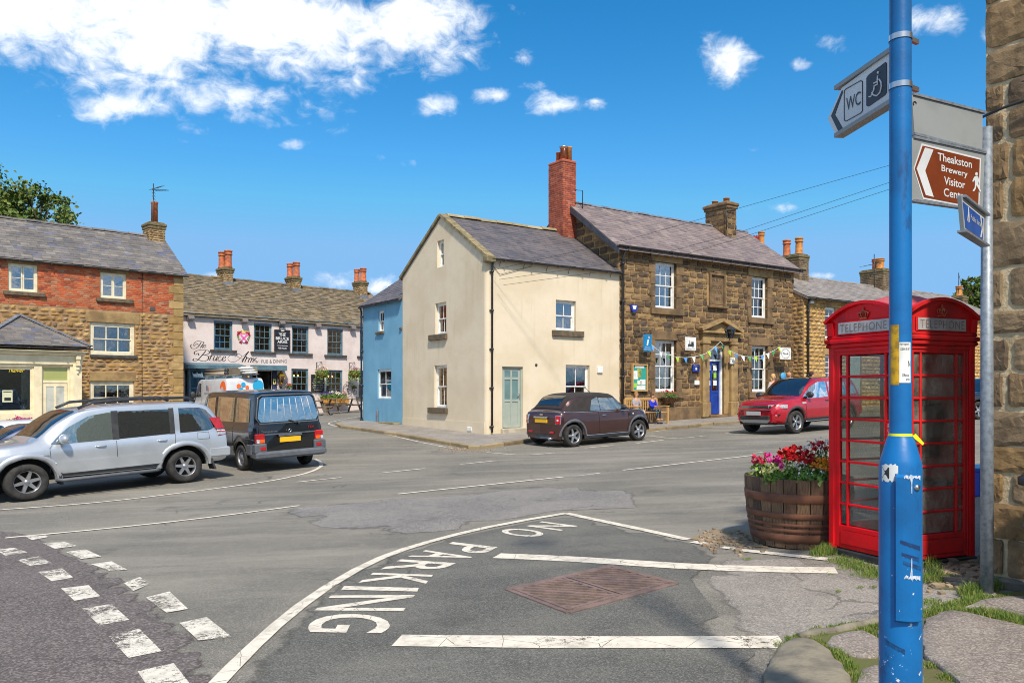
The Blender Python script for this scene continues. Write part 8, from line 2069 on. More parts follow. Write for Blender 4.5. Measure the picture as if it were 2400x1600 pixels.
def person(label, loc, rz, h=1.7, seated=False, top=None, legs=None, hair=None, shoe=None, short=False, longhair=False, lower_name='trousers'):
 t = thing('person', label, 'person', loc, rz); k = h / 1.7; J = {}
 pz = .47 if seated else .92 * k
 if seated: pz = .44 + .07 * k
 B = lambda x, y, z: (x, y, z)
 P = {'pel': (0, 0, pz), 'sp': (0, .01, pz + .22 * k), 'ch': (0, .0, pz + .42 * k), 'nk': (0, -.005, pz + .56 * k), 'hd0': (0, -.02, pz + .63 * k), 'hd': (0, -.025, pz + .73 * k)}
 for s_, n in ((1, 'l'), (-1, 'r')):
  P['sh' + n] = (s_ * .17 * k, .0, pz + .47 * k); P['hip' + n] = (s_ * .09 * k, 0, pz - .02)
  if seated:
   P['kn' + n] = (s_ * .1 * k, -.42 * k, pz + .0); P['an' + n] = (s_ * .1 * k, -.46 * k, max(.07, pz - .42 * k)); P['to' + n] = (s_ * .11 * k, -.62 * k, max(.035, pz - .46 * k))
   P['el' + n] = (s_ * .22 * k, -.06, pz + .22 * k); P['wr' + n] = (s_ * .07 * k, -.25 * k, pz + .2 * k)
  else:
   P['kn' + n] = (s_ * .1 * k, -.02, .5 * k); P['an' + n] = (s_ * .1 * k, .02, .09 * k); P['to' + n] = (s_ * .12 * k, -.14 * k, .035)
   P['el' + n] = (s_ * .25 * k, .02, pz + .2 * k); P['wr' + n] = (s_ * .24 * k, -.08 * k, pz - .03 * k)
 R = {'pel': (.13, .1), 'sp': (.115, .085), 'ch': (.14, .1), 'nk': .052, 'hd0': .065, 'hd': (.075, .09), 'sh': .055, 'hip': .085, 'kn': .056, 'an': .038, 'to': .035, 'el': .04, 'wr': .027}
 def build(names, edges, grow, nm, m, extra=()):
  idx = {n: i for i, n in enumerate(names)}; vs = []
  for n in names:
   r = R.get(n, R.get(n[:-1])); r = tuple(q * k + grow for q in r) if isinstance(r, tuple) else r * k + grow; vs.append((*P[n], r))
  es = [(idx[a], idx[b]) for a, b in edges]
  for (root, p, r) in extra: vs.append((*p, r)); es.append((idx[root] if isinstance(root, str) else root, len(vs) - 1))
  return skin_obj(nm, vs, es, m, t)
 names = list(P); E = [('pel', 'sp'), ('sp', 'ch'), ('ch', 'nk'), ('nk', 'hd0'), ('hd0', 'hd')]
 for n in 'lr': E += [('pel', 'hip' + n), ('hip' + n, 'kn' + n), ('kn' + n, 'an' + n), ('an' + n, 'to' + n), ('ch', 'sh' + n), ('sh' + n, 'el' + n), ('el' + n, 'wr' + n)]
 ex = []
 for s_, n in ((1, 'l'), (-1, 'r')):
  w = Vector(P['wr' + n]); d = (w - Vector(P['el' + n])).normalized()
  base = len(names) + len(ex); pm = w + d * .055 * k; ex.append(('wr' + n, tuple(pm), (.026 * k, .016 * k)))
  side = d.cross(Vector((1, 0, .3))).normalized()
  for j, (o, l) in enumerate(((-.025, .06), (-.008, .072), (.01, .066), (.026, .052))): ex.append((base, tuple(pm + side * o * k + d * l * k + Vector((0, -.012 * (j % 2), 0))), .0085 * k))
  ex.append(('wr' + n, tuple(w + d * .045 * k + side * .042 * k), .0095 * k))
 ex.append(('hd', (0, -.115 * k - .025, P['hd'][2] - .025 * k), .012)); ex.append(('hd', (.085 * k, -.02, P['hd'][2] - .02), .014)); ex.append(('hd', (-.085 * k, -.02, P['hd'][2] - .02), .014))
 build(names, E, 0, 'body', SKIN, ex)
 hz_ = P['hd'][2]
 e = MB()
 for s_ in (-1, 1): e.ball((s_ * .032 * k, -.105 * k - .005, hz_ + .0), .011 * k, 0, 6)
 e.ball((0, -.1 * k - .008, hz_ - .062 * k), .02 * k, 1, 6, (1, .4, .25)); e.build('face', [M_BLACK, mat('lips', S(170, 90, 84), None)], t)
 hm = MB(); hm.ball((0, .0, hz_ + .025 * k), .108 * k, 0, 12, (.86, 1, .98))
 if longhair: hm.ball((0, .05 * k, hz_ - .09 * k), .1 * k, 0, 10, (.95, .6, 1.5))
 hm.v = [Vector((p.x, p.y + (.03 * k if p.y < -.06 * k and p.z < hz_ + .05 * k else 0), p.z + .006 * noise.noise(p * 40))) for p in hm.v]; hm.build('hair', hair, t)
 tn = ['pel', 'sp', 'ch', 'shl', 'shr', 'ell', 'elr']; te_ = [('pel', 'sp'), ('sp', 'ch'), ('ch', 'shl'), ('ch', 'shr'), ('shl', 'ell'), ('shr', 'elr')]
 if not short: tn += ['wrl', 'wrr']; te_ += [('ell', 'wrl'), ('elr', 'wrr')]
 build(tn, te_, .016, 'top', top)
 ln = ['pel', 'hipl', 'hipr', 'knl', 'knr']; le = [('pel', 'hipl'), ('pel', 'hipr'), ('hipl', 'knl'), ('hipr', 'knr')]
 if lower_name != 'shorts': ln += ['anl', 'anr']; le += [('knl', 'anl'), ('knr', 'anr')]
 build(ln, le, .014, lower_name, legs)
 for n in 'lr':
  a, b = P['an' + n], P['to' + n]; skin_obj('shoe', [(a[0], a[1] + .02, .05, .045 * k), (b[0], b[1], .04, (.042 * k, .032 * k))], [(0, 1)], shoe, t)
 return t


def gpos(u, Y, dz=0.0): x = (u - 1200) / F * Y; return Vector((x, Y, terrain(x, Y) + dz))


cl = lambda n, *c: mat(n, *[S(*q) for q in c], 9, .85) if len(c) == 2 else mat(n, S(*c[0]), None, rough=.85)
# bench and two children on the pavement before the police station
M_TEAK = mat('teak', S(196, 156, 96), S(174, 134, 80), 14, .7, .3, 50, stretch=(2, 14, 14))
ba0, ba1 = tf.px(1482, 950, -.75)[0], tf.px(1556, 950, -.75)[0]
q = stM @ Vector(((ba0 + ba1) / 2, -.62, 0)); bw2 = (ba1 - ba0) / 2
bn = thing('garden_bench', 'wooden slatted bench against the police station wall with two children', 'bench', (q.x, q.y, terrain(q.x, q.y) + .1), radians(34.9))
for i in range(5): b = MB(); y = -.28 + i * .11; b.bbox(-bw2 + .03, bw2 - .03, y - .045, y + .045, .41, .435, .006); b.build('seat_slat', M_TEAK, bn)
for i in range(13): b = MB(); x = lerp(-bw2 + .1, bw2 - .1, i / 12); b.bbox(x - .025, x + .025, .24, .26, .46, .86, .004); b.build('back_slat', M_TEAK, bn)
b = MB(); b.bbox(-bw2, bw2, .225, .275, .85, .94, .01); b.build('top_rail', M_TEAK, bn)
for sx2 in (-1, 1):
 for y, zt2 in ((-.32, .62), (.25, .9)): b = MB(); b.bbox(sx2 * bw2 - .035, sx2 * bw2 + .035, y - .035, y + .035, 0, zt2, .006); b.build('leg', M_TEAK, bn)
 b = MB(); b.bbox(sx2 * bw2 - .045, sx2 * bw2 + .045, -.38, .27, .62, .66, .01); b.build('armrest', M_TEAK, bn)
rM_ = bn.matrix_basis
def on_bench(x, y=-.02): return rM_ @ Vector((x, y, 0))
xk = tf.px(1496, 950, -.75)[0] - (ba0 + ba1) / 2; xk2 = tf.px(1534, 950, -.75)[0] - (ba0 + ba1) / 2
person('child in grey top and teal shorts sitting at the left end of the bench', on_bench(xk), radians(34.9), 1.34, True, cl('grey_top', (150, 148, 154), (170, 168, 172)), cl('teal_shorts', (40, 110, 130), (60, 130, 140)), cl('fair_hair', (170, 130, 80), (140, 100, 60)), cl('brown_shoes', (90, 60, 40)), True, lower_name='shorts')
person('child in blue jumper and dark patterned leggings at the right of the bench', on_bench(xk2), radians(34.9), 1.22, True, cl('blue_jumper', (34, 54, 196), (26, 44, 170)), mat('patterned_leggings', S(24, 30, 62), S(120, 140, 90), 16, .85, mixr=(.55, .62)), cl('brown_hair', (100, 66, 40), (80, 52, 32)), cl('dark_shoes', (30, 30, 34)))
for lab, u, Y, hgt, tp_, hr, rz, lh in (('person with long blond hair in a pale top behind the red car', 1812, 31.6, 1.62, (190, 176, 168), (212, 170, 104), .5, True), ('person with fair short hair and pink top next to blue plaque', 1849, 32.2, 1.66, (214, 150, 140), (190, 136, 96), 2.4, False), ('person with short dark hair walking by the cottage downpipe', 1902, 31.8, 1.68, (70, 76, 96), (70, 42, 34), 1.6, False)):
 person(lab, gpos(u, Y, .1), rz, hgt, False, cl('top_%s' % hr[0], tp_), cl('dark_trousers', (52, 54, 66)), cl('hair_%s' % hr[0], hr), cl('dark_shoes', (30, 30, 34)), longhair=lh)

# ---------------------------------------------------------------- on the police station wall
def sthing(name, label, cat, u, v, d=0.0, fac=None, Mw=None, group=None):
 fac = fac or tf; a, h = fac.px(u, v, d); return thing(name, label, cat, M=fac.T @ Matrix.Translation((a, d, h)), group=group)


def wpx(fac, u0, u1, vt, vb, d): r = fac.rect(u0, u1, vt, vb, d); return (r[1] - r[0]) / 2, (r[3] - r[2]) / 2


def hang_sign(name, label, u0, u1, vt, vb, m, d=-.45, bracket=True, edge=None):
 t = sthing(name, label, 'sign', (u0 + u1) / 2, (vt + vb) / 2, d); w, h = wpx(tf, u0, u1, vt, vb, d)
 b = MB(); b.bbox(-w, w, -.015, .015, -h, h, .008); b.build('board', m, t)
 if bracket:
  b = MB(); b.tube([(-w * 1.2, -d, h + .1), (-w * .6, .0, h + .08), (w * 1.1, 0, h + .08)], .014, 6); b.tube([(-w * 1.2, -d, h - .15), (-w * .5, .02, h + .06)], .01, 5); b.lathe([(.05, 0), (.05, .03)], 10, (-w * 1.2, -d - .02, h + .08), axis='y'); b.build('bracket', M_BLACK, t)
  for s_ in (-.7, .7): b = MB(); b.tube([(w * s_, 0, h), (w * s_, 0, h + .08)], .006, 4); b.build('hook', M_BLACK, t)
 return t, w, h


t, w, h = hang_sign('information_sign', 'blue hanging tourist information sign with white letter i', 1508, 1527, 784, 823, mat('tourist_blue', S(14, 124, 178), S(10, 112, 164), 6, .4))
b = MB(); b.prism([(-w * .3, -.016, -h * .3), (w * .05, -.016, -h * .32), (w * .3, -.016, h * .42), (-w * .05, -.016, h * .42)], (0, -.003, 0)); b.lathe([(0, -.019), (w * .24, -.019)], 12, (w * .3, 0, h * .68), axis='y'); put_text(b, 'Masham', (-w * .6, -.017, -h * .58), (w * 1.2, 0, 0), (0, 0, h * .12)); put_text(b, 'Information', (-w * .8, -.017, -h * .82), (w * 1.6, 0, 0), (0, 0, h * .12)); b.build('lettering', M_WHITE, t)
t, w, h = hang_sign('museum_sign', 'white hanging sign with black steam engine picture left of the door', 1606, 1631, 790, 821, M_WHITE)
b = MB(); b.obox((0, -.018, -.05), (w * .5, 0, 0), (0, .002, 0), (0, 0, h * .16)); b.obox((-w * .2, -.018, h * .22), (w * .06, 0, 0), (0, .002, 0), (0, 0, h * .3)); b.obox((w * .3, -.018, h * .1), (w * .22, 0, 0), (0, .002, 0), (0, 0, h * .2))
for x, r in ((-.42, .2), (.4, .26), (.0, .16)): b.lathe([(r * h * .7, -.021), (r * h, -.021)], 14, (w * x, 0, -h * .3), axis='y', caps=False)
put_text(b, 'COMMUNITY OFFICE', (-w * .85, -.018, -h * .85), (w * 1.7, 0, 0), (0, 0, h * .13)); b.build('engine_picture', M_BLACK, t)
t, w, h = hang_sign('shop_sign', 'white hanging sign with a thin black circle, right of the bunting', 1828, 1853, 815, 842, M_WHITE)
b = MB(); n = 24; b.tube([(w * .78 * cos(2 * pi * i / n), -.018, h * .8 * sin(2 * pi * i / n)) for i in range(n)], .006, 4, closed=True); put_text(b, 'Flock', (-w * .5, -.019, -h * .14), (w, 0, 0), (0, 0, h * .3), bold=.02); b.build('lettering', M_BLACK, t)
t = sthing('information_plate', 'small square white plate with letter i on the right pilaster', 'sign', 1717, 845, -.2); w, h = wpx(tf, 1712, 1722.5, 838, 853, -.2)
b = MB(); b.bbox(-w, w, -.01, .035, -h, h, .004); b.build('plate', M_WHITE, t); b = MB(); put_text(b, 'i', (-w * .3, -.013, -h * .6), (w * .6, 0, 0), (0, 0, h * 1.2), bold=.02, shear=.3); b.build('lettering', M_BLACK, t)
t = sthing('wall_notice', 'small dark blue notice plate left of the blue door', 'sign', 1631, 862, -.09); w, h = wpx(tf, 1623, 1639, 853, 871, -.09)
b = MB(); b.bbox(-w, w, -.02, .02, -h, h, .006); b.build('plate', mat('notice_blue', S(28, 50, 140), None, rough=.4), t); b = MB(); put_text(b, 'Masham', (-w * .7, -.022, h * .45), (w * 1.4, 0, 0), (0, 0, h * .3)); b.obox((0, -.022, -h * .2), (w * .25, 0, 0), (0, .001, 0), (0, 0, h * .3)); b.build('lettering', M_WHITE, t)
block(st, tf, 'letter_plate', tf.rect(1628, 1638, 891, 902, -.05), -.09, 0, M_WHITE)
t = sthing('alarm_box', 'blue and white burglar alarm box high on the dark stone wall', 'alarm box', 1485, 723, -.08); w, h = wpx(tf, 1478, 1492, 715, 732, -.08)
b = MB(); b.prism([(-w, -.05, h), (w, -.05, h), (w, -.05, 0), (w * .5, -.05, -h), (-w * .5, -.05, -h), (-w, -.05, 0)], (0, .12, 0), 0); b.build('case', mat('alarm_blue', S(36, 56, 150), None, rough=.4), t); b = MB(); b.prism([(-w * .7, -.053, h * .8), (w * .7, -.053, h * .8), (w * .4, -.053, -.2 * h), (-w * .4, -.053, -.2 * h)], (0, .003, 0)); b.build('panel', M_WHITE, t)
t = sthing('noticeboard', 'wooden framed noticeboard with teal backing and pinned posters behind the bench', 'noticeboard', 1499, 885, -.09); w, h = wpx(tf, 1481, 1517, 853, 917, -.09)
b = MB(); b.box(-w + .04, w - .04, .0, .05, -h + .04, h - .04); b.build('backing', mat('teal_felt', S(48, 154, 140), S(40, 138, 128), 4, .9), t)
b = MB()
for e in ((-w, -w + .05, -h, h), (w - .05, w, -h, h), (-w + .05, w - .05, -h, -h + .05), (-w + .05, w - .05, h - .05, h)): b.bbox(e[0], e[1], -.05, .06, e[2], e[3], .008)
b.build('frame', M_TEAK, t)
rr = random.Random(3)
for (x, z, a, c, m) in ((0, .82, .6, .1, M_WHITE), (-.5, .2, .3, .3, M_WHITE), (-.05, .35, .26, .3, mat('yellow_poster', S(196, 186, 60), S(70, 110, 60), 9)), (.4, -.3, .36, .18, M_WHITE), (-.55, -.55, .2, .16, mat('lime_paper', S(150, 200, 70), None)), (.0, -.35, .3, .16, mat('cream_paper', S(228, 222, 196), None)), (.45, -.7, .3, .16, M_WHITE), (-.1, -.72, .3, .14, M_WHITE)): p = MB(); p.box(w * (x - a), w * (x + a), -.006, -.002, h * (z - c), h * (z + c)); p.build('poster', m, t)
t = sthing('wall_plaque', 'round sky blue plaque low on the stone wall behind the red car', 'plaque', 1836, 882, -.1); w, h = wpx(tf, 1830, 1842, 873, 892, -.1)
b = MB(); b.lathe([(0, -.03), (w * .92, -.03), (w, 0), (w, .03)], 22, axis='y'); b.M = Matrix.Diagonal((1, 1, h / w, 1)); b.v = [Vector((v.x, v.y, v.z * h / w)) for v in b.v]; b.build('disc', mat('plaque_blue', S(76, 156, 206), None, rough=.4), t)
t = sthing('wall_lantern', 'black framed glass lantern on a bracket over the blue door', 'lantern', 1711, 777, -.75); w, h = wpx(tf, 1702, 1720, 762, 793, -.75)
b = MB(); b.lathe([(w * .1, h), (w * .3, h * .85), (w * .95, h * .35), (w, h * .3)], 6, smooth=False); b.lathe([(w * .5, -h), (w * .55, -h * .9)], 6, smooth=False)
for i in range(6): a = 2 * pi * i / 6; b.tube([(w * .5 * cos(a), w * .5 * sin(a), -h * .9), (w * .92 * cos(a), w * .92 * sin(a), h * .3)], .012, 4)
b.tube([(0, 0, -h), (0, .1, -h - .2), (0, .62, -h - .2)], .018, 6); b.tube([(0, .6, -h - .45), (0, .15, -h - .2)], .012, 5); b.build('frame', M_BLACK, t); b = MB(); b.lathe([(w * .5, -h * .88), (w * .88, h * .3)], 6, smooth=False, caps=False); b.build('glass', M_REFLECT, t)
t = sthing('hayrack_planter', 'wrought iron hayrack planter of red geraniums under the lower left window', 'planter', 1568, 936, -.16); w, h = wpx(tf, 1552, 1585, 922, 948, -.16)
b = MB(); n = 12
for k_ in range(9): x = lerp(-w, w, k_ / 8); b.tube([(x, .14, -h * (1 - (x / w) ** 2 * .5)), (x, -.1, -h * .4 * (1 - (x / w) ** 2 * .3)), (x, -.22, h * .4)], .008, 4)
b.tube([(-w, .14, h * .4), (-w, -.22, h * .4), (w, -.22, h * .4), (w, .14, h * .4)], .012, 5); b.prism([(-w * .9, -.16, h * .3), (w * .9, -.16, h * .3), (w * .6, -.04, -h * .7), (-w * .6, -.04, -h * .7)], (0, .16, 0), 1); b.build('basket', [M_BLACK, mat('coir_liner', S(134, 92, 52), S(104, 72, 42), 20, .95)], t)
q_ = tf.T @ Vector((tf.px(1568, 930, -.2)[0], -.2, tf.px(1568, 932, -.2)[1])); plant('geranium', 'red geraniums in the hayrack planter on the stone wall', q_, P_RED_, 14, 200, .3, .3, .035, seed=21, group=None, head=12, ls=.035)
# bunting
t = sthing('bunting', 'string of blue, white, green and lime pennants looped across the station front', 'bunting', 1688, 800, -.4); I_ = t.matrix_basis.inverted()
bp = lambda x, y, d=-.4: (lambda p: I_ @ (tf.T @ Vector((p[0], d, p[1]))))(tf.px(1440 + x / 3.646, 580 + y / 3.646, d))
for l in ([(318, 832), (360, 866), (400, 890), (460, 916), (530, 935), (600, 940), (665, 935), (725, 922), (780, 905), (845, 862), (905, 805)], [(905, 805), (945, 848), (985, 880), (1040, 908), (1095, 925), (1150, 932), (1205, 930), (1260, 922), (1310, 905), (1365, 878), (1425, 840)]):
 b = MB(); b.tube([bp(*p) for p in l], .009, 5); b.build('cord', M_WHITE, t)
PEN = {'b': mat('pennant_blue', S(84, 150, 214), None, rough=.8), 'w': M_WHITE, 'g': mat('pennant_green', S(76, 160, 96), None, rough=.8), 'l': mat('pennant_lime', S(166, 204, 40), None, rough=.8)}
for x, y, c in ((328, 842, 'b'), (398, 890, 'w'), (460, 916, 'g'), (538, 936, 'l'), (608, 941, 'b'), (678, 934, 'w'), (745, 916, 'g'), (808, 884, 'l'), (862, 848, 'b'), (930, 834, 'g'), (985, 880, 'l'), (1040, 908, 'b'), (1097, 926, 'w'), (1155, 932, 'g'), (1207, 930, 'l'), (1263, 921, 'b'), (1310, 905, 'w'), (1358, 881, 'g'), (1410, 850, 'l')):
 b = MB(); s_ = R_.uniform(-8, 8); a_, b_, c_2 = bp(x - 15, y), bp(x + 15, y - s_ * .2), bp(x + s_, y + 50); b.add([a_, b_, c_2 + Vector((0, -.05 + .01 * s_, 0))], [(0, 1, 2)]); b.build('pennant', PEN[c], t)

# ---------------------------------------------------------------- on and before the pub
for i, (u, v) in enumerate(((447, 745), (573.5, 752), (661, 757), (746, 764), (827.5, 768))):
 t = sthing('floodlight', 'small grey floodlight under the pub gutter, ' + ('beside the brick house corner', 'above the coat of arms', 'above the black pub sign', 'between the third and fourth upper windows', 'beside the blue house')[i], 'lamp', u, v, -.2, pf, group='floodlights along the pub gutter')
 b = MB(); b.obox((0, 0, 0), (.15, 0, 0), (0, .09, -.05), (0, .05, .09)); b.build('head', mat('lamp_grey', S(116, 106, 100), None, rough=.5), t); b = MB(); b.obox((0, -.03, -.09), (.14, 0, 0), (0, .09, -.04), (0, .004, .006)); b.build('lens', M_LENS, t); b = MB(); b.tube([(0, .05, .05), (0, .2, .1)], .025, 6); b.build('arm', M_TRIM, t)
M_BRASS = mat('brass', S(206, 160, 60), S(170, 124, 40), 8, .35, metal=.7)
for u, lab in ((659, 'brass carriage lantern right of the pub doorway'), (572, 'brass carriage lantern left of the pub doorway, half hidden')):
 t = sthing('carriage_lantern', lab, 'lantern', u, 882, -.25, pf); b = MB(); b.lathe([(.02, .3), (.06, .26), (.08, .2), (.24, .04), (.24, 0)], 4, smooth=False, a0=pi / 4, a1=pi / 4 + 2 * pi); b.lathe([(.06, -.42), (.1, -.36)], 8); b.tube([(0, 0, -.42), (0, .22, -.5)], .03, 6)
 for i in range(4): a = pi / 4 + pi / 2 * i; b.tube([(.09 * cos(a), .09 * sin(a), -.38), (.22 * cos(a), .22 * sin(a), 0)], .016, 4)
 b.build('frame', M_BRASS, t); b = MB(); b.lathe([(.09, -.37), (.21, 0)], 4, smooth=False, caps=False, a0=pi / 4, a1=pi / 4 + 2 * pi); b.build('glass', M_REFLECT, t); b = MB(); b.lathe([(.03, .3), (.05, .36), (0, .42)], 8); b.build('finial', M_WHITE, t)
t = sthing('pub_sign', 'black framed pub sign board with white capitals between upper windows', 'sign', 661, 798, -.08, pf); w, h = wpx(pf, 643.5, 679, 773, 822, -.08)
b = MB(); b.bbox(-w, w, -.03, .04, -h, h, .01); b.build('board', mat('sign_board', S(32, 32, 44), S(40, 40, 52), 6, .5), t)
b = MB()
for e in ((-w - .02, -w + .03, -h, h), (w - .03, w + .02, -h, h), (-w, w, -h - .02, -h + .03), (-w, w, h - .03, h + .02)): b.box(e[0], e[1], -.045, -.03, e[2], e[3])
b.build('frame', M_TRIM, t); b = MB()
for tx_, z, ww, hh_ in (('THE', .42, .42, .2), ('BRUCE', .06, .86, .24), ('ARMS', -.26, .66, .22), ('FREE HOUSE', -.8, .56, .13)): put_text(b, tx_, (-w * ww, -.034, h * z), (2 * w * ww, 0, 0), (0, 0, h * hh_ * 1.15), bold=.02)
b.obox((0, -.034, -h * .48), (w * .7, 0, 0), (0, .001, 0), (0, 0, .012)); b.obox((0, -.034, h * .74), (w * .5, 0, 0), (0, .001, 0), (0, 0, .008)); b.build('lettering', M_WHITE, t)
b = MB(); b.bbox(-w * .36, w * .36, -.06, -.0, h * .84, h * 1.32, .01); b.build('crest_block', M_BLACK, t); b = MB()
for x in (-.2, .0, .2): b.obox((w * x, -.063, h * 1.2), (w * .06, 0, 0), (0, .002, 0), (0, 0, h * .06))
b.obox((0, -.063, h * 1.08), (w * .28, 0, 0), (0, .002, 0), (0, 0, .014)); b.obox((0, -.063, h * .94), (w * .22, 0, 0), (0, .002, 0), (0, 0, h * .05)); b.build('crest', M_WHITE, t)
t = sthing('coat_of_arms', 'pink and white saltire shield with red and yellow mantling painted on the pub', 'emblem', 571, 790, -.03, pf); w, h = wpx(pf, 556, 585.5, 775, 805, -.03)
M_PK, M_CRI, M_YE, M_GR = mat('arms_pink', S(236, 110, 176), None), mat('arms_red', S(200, 30, 76), None), mat('arms_yellow', S(226, 210, 90), None), mat('arms_green', S(120, 160, 70), None)
rr = random.Random(5); b = MB()
for s_ in (-1, 1):
 for (x, z, m, r) in ((.78, .6, 0, .24), (.95, .35, 0, .2), (.55, .75, 0, .2), (.9, .75, 0, .16), (.85, .0, 2, .18), (.75, -.35, 2, .16), (.8, -.15, 1, .12), (.55, -.75, 0, .22), (.35, -.85, 0, .16), (.4, .92, 1, .2), (.75, .9, 1, .16)):
  for j in range(3): a = rr.uniform(0, 6.3); b.add([(s_ * w * x + w * r * cos(a + q) * f_, -.004, h * z + h * r * sin(a + q) * f_) for q, f_ in ((0, 1), (1.2, .5), (2.2, 1), (3.4, .45), (4.4, .9), (5.3, .5))], [tuple(range(6))], m)
b.add([(-w * .25, -.008, h * .98), (w * .25, -.008, h * .98), (w * .25, -.008, h * .55), (-w * .25, -.008, h * .55)], [(0, 1, 2, 3)], 1); b.build('mantling', [M_CRI, M_YE, M_GR], t)
b = MB(); so_ = [(-.6, .45), (.6, .45), (.62, .0), (.4, -.55), (0, -.85), (-.4, -.55), (-.62, 0)]; b.prism([(w * x, -.01, h * z) for x, z in so_], (0, -.012, 0), 0); b.prism([(-w * .62, -.024, h * .62), (w * .62, -.024, h * .62), (w * .6, -.024, h * .4), (-w * .6, -.024, h * .4)], (0, -.002, 0), 1)
for s_ in (-1, 1): b.bar((-s_ * w * .52, -.024, h * .36), (s_ * w * .36, -.024, -h * .55), .004, .1, (0, 0, 1), 1)
b.build('shield', [M_WHITE, M_PK], t)
t = sthing('menu_board', 'tall black menu board with white lettering between the lower pub windows', 'sign', 745, 898, -.06, pf); w, h = wpx(pf, 730, 760.5, 878, 919, -.06)
b = MB(); b.bbox(-w, w, -.02, .05, -h, h, .01); b.build('board', M_BLACK, t); b = MB()
for i, tx_ in enumerate(('THE BRUCE ARMS', 'Real Cask Ales', 'Real Home Cooked Food', 'Real Hand Pulls', 'Really Great Garden', 'Really Good Pub', 'Dogs Welcome')): ww = min(.85, .05 * len(tx_)); put_text(b, tx_, (-w * ww, -.023, h * (.42 - i * .21)), (2 * w * ww, 0, 0), (0, 0, h * .1), bold=.02)
b.obox((0, -.023, h * .74), (w * .2, 0, 0), (0, .001, 0), (0, 0, h * .14)); b.build('lettering', mat('chalk', S(214, 210, 196), None), t)
P_MIX = petal_mat('mixed_petals', S(120, 80, 170), S(238, 236, 220), S(220, 200, 60), S(200, 60, 80), S(100, 60, 150)); P_PURP = petal_mat('purple_petals', S(104, 78, 170), S(84, 60, 150), S(140, 110, 190))
for u, lab in ((754, 'hanging flower basket above the menu board'), (831, 'hanging flower basket by the blue house')):
 t = sthing('hanging_basket', lab, 'flower basket', u, 874, -.55, pf); b = MB(); b.ball((0, 0, -.1), .3, 0, 12, (1, 1, .7)); b.build('basket', MATS['coir_liner'], t); b = MB(); b.tube([(0, .55, .62), (0, .52, .2)], .02, 5); b.tube([(0, .52, .58), (0, 0, .62), (0, -.05, .56)], .016, 5); b.tube([(0, .52, .25), (0, .1, .58)], .012, 5)
 for i in range(3): a = 2.1 * i; b.tube([(.25 * cos(a), .25 * sin(a), 0), (0, 0, .58)], .006, 4)
 b.build('bracket', M_BLACK, t); q_ = t.matrix_basis.translation + Vector((0, 0, -.12)); plant('basket_flowers', 'mixed flowers of the ' + lab, q_, P_MIX, 60, 420, .36, .46, .04, .05, 40 + u, None, head=6)
 rr = random.Random(u); b = MB()
 for i in range(160): a = rr.uniform(0, 6.28); leaf_quad(b, (.34 * cos(a), .34 * sin(a), -rr.uniform(0, .7) * (.4 + .6 * abs(sin(a * 3)))), .05, rr, 0, -.5)
 b.build('trailing_leaves', M_LEAF, t)
for u, v, lab, rd2 in ((815, 911, 'ornamental penny farthing wall planter right of the lower windows', .32), (658, 908, 'ornamental penny farthing wall planter beside the pub door', .36)):
 t = sthing('penny_farthing', lab, 'bicycle', u, v, -.1, pf); b = MB(); n = 24; b.tube([(rd2 * cos(2 * pi * i / n), 0, rd2 * sin(2 * pi * i / n)) for i in range(n)], .014, 5, closed=True); b.lathe([(.05, -.03), (.05, .03)], 10, axis='y')
 for i in range(10): a = pi * i / 5; b.tube([(0, 0, 0), (rd2 * cos(a), 0, rd2 * sin(a))], .005, 3)
 b.build('front_wheel', M_BLACK, t); b = MB(); b.tube([(rd2 * 1.55 + .12 * cos(2 * pi * i / 16), 0, -rd2 * .62 + .12 * sin(2 * pi * i / 16)) for i in range(16)], .012, 5, closed=True); b.build('rear_wheel', M_BLACK, t)
 b = MB(); b.tube([(0, -.03, 0), (.02, -.03, rd2 * 1.15), (.3, -.02, rd2 * .95), (rd2 * 1.4, 0, -.02), (rd2 * 1.55, 0, -rd2 * .62)], .014, 5); b.tube([(-.14, -.03, rd2 * 1.25), (.1, -.03, rd2 * 1.2)], .012, 5); b.build('frame', M_BLACK, t)
 q_ = t.matrix_basis @ Vector((rd2 * 1.35, -.05, .02)); plant('trough_flowers', 'flowers in the ' + lab, q_, P_MIX if u > 700 else P_RED_, 12, 70, .14, .2, .04, .05, u, None, head=6)
t = sthing('window_trough', 'row of wooden troughs overflowing with flowers under the right pub window', 'planter', 786, 938, -.3, pf); b = MB(); b.bbox(-.85, .85, -.16, .16, -.16, .14, .03); b.build('trough', mat('orange_wood', S(206, 148, 70), S(176, 120, 56), 5, .8), t); q_ = t.matrix_basis
for i, (x, c, lab) in enumerate(((-.6, P_PURP, 'purple flowers at the left of the pub trough'), (-.1, P_WHITE, 'white flowers in the middle of the pub trough'), (.4, P_MIX, 'mixed bright flowers at the right of the pub trough'))): plant('trough_flowers', lab, q_ @ Vector((x, 0, .1)), c, 34, 220, .36, .42, .045, .05, 90 + i, None, head=6)
M_GREYW = mat('weathered_wood', S(124, 112, 96), S(100, 88, 74), 12, .85, .4, 50)
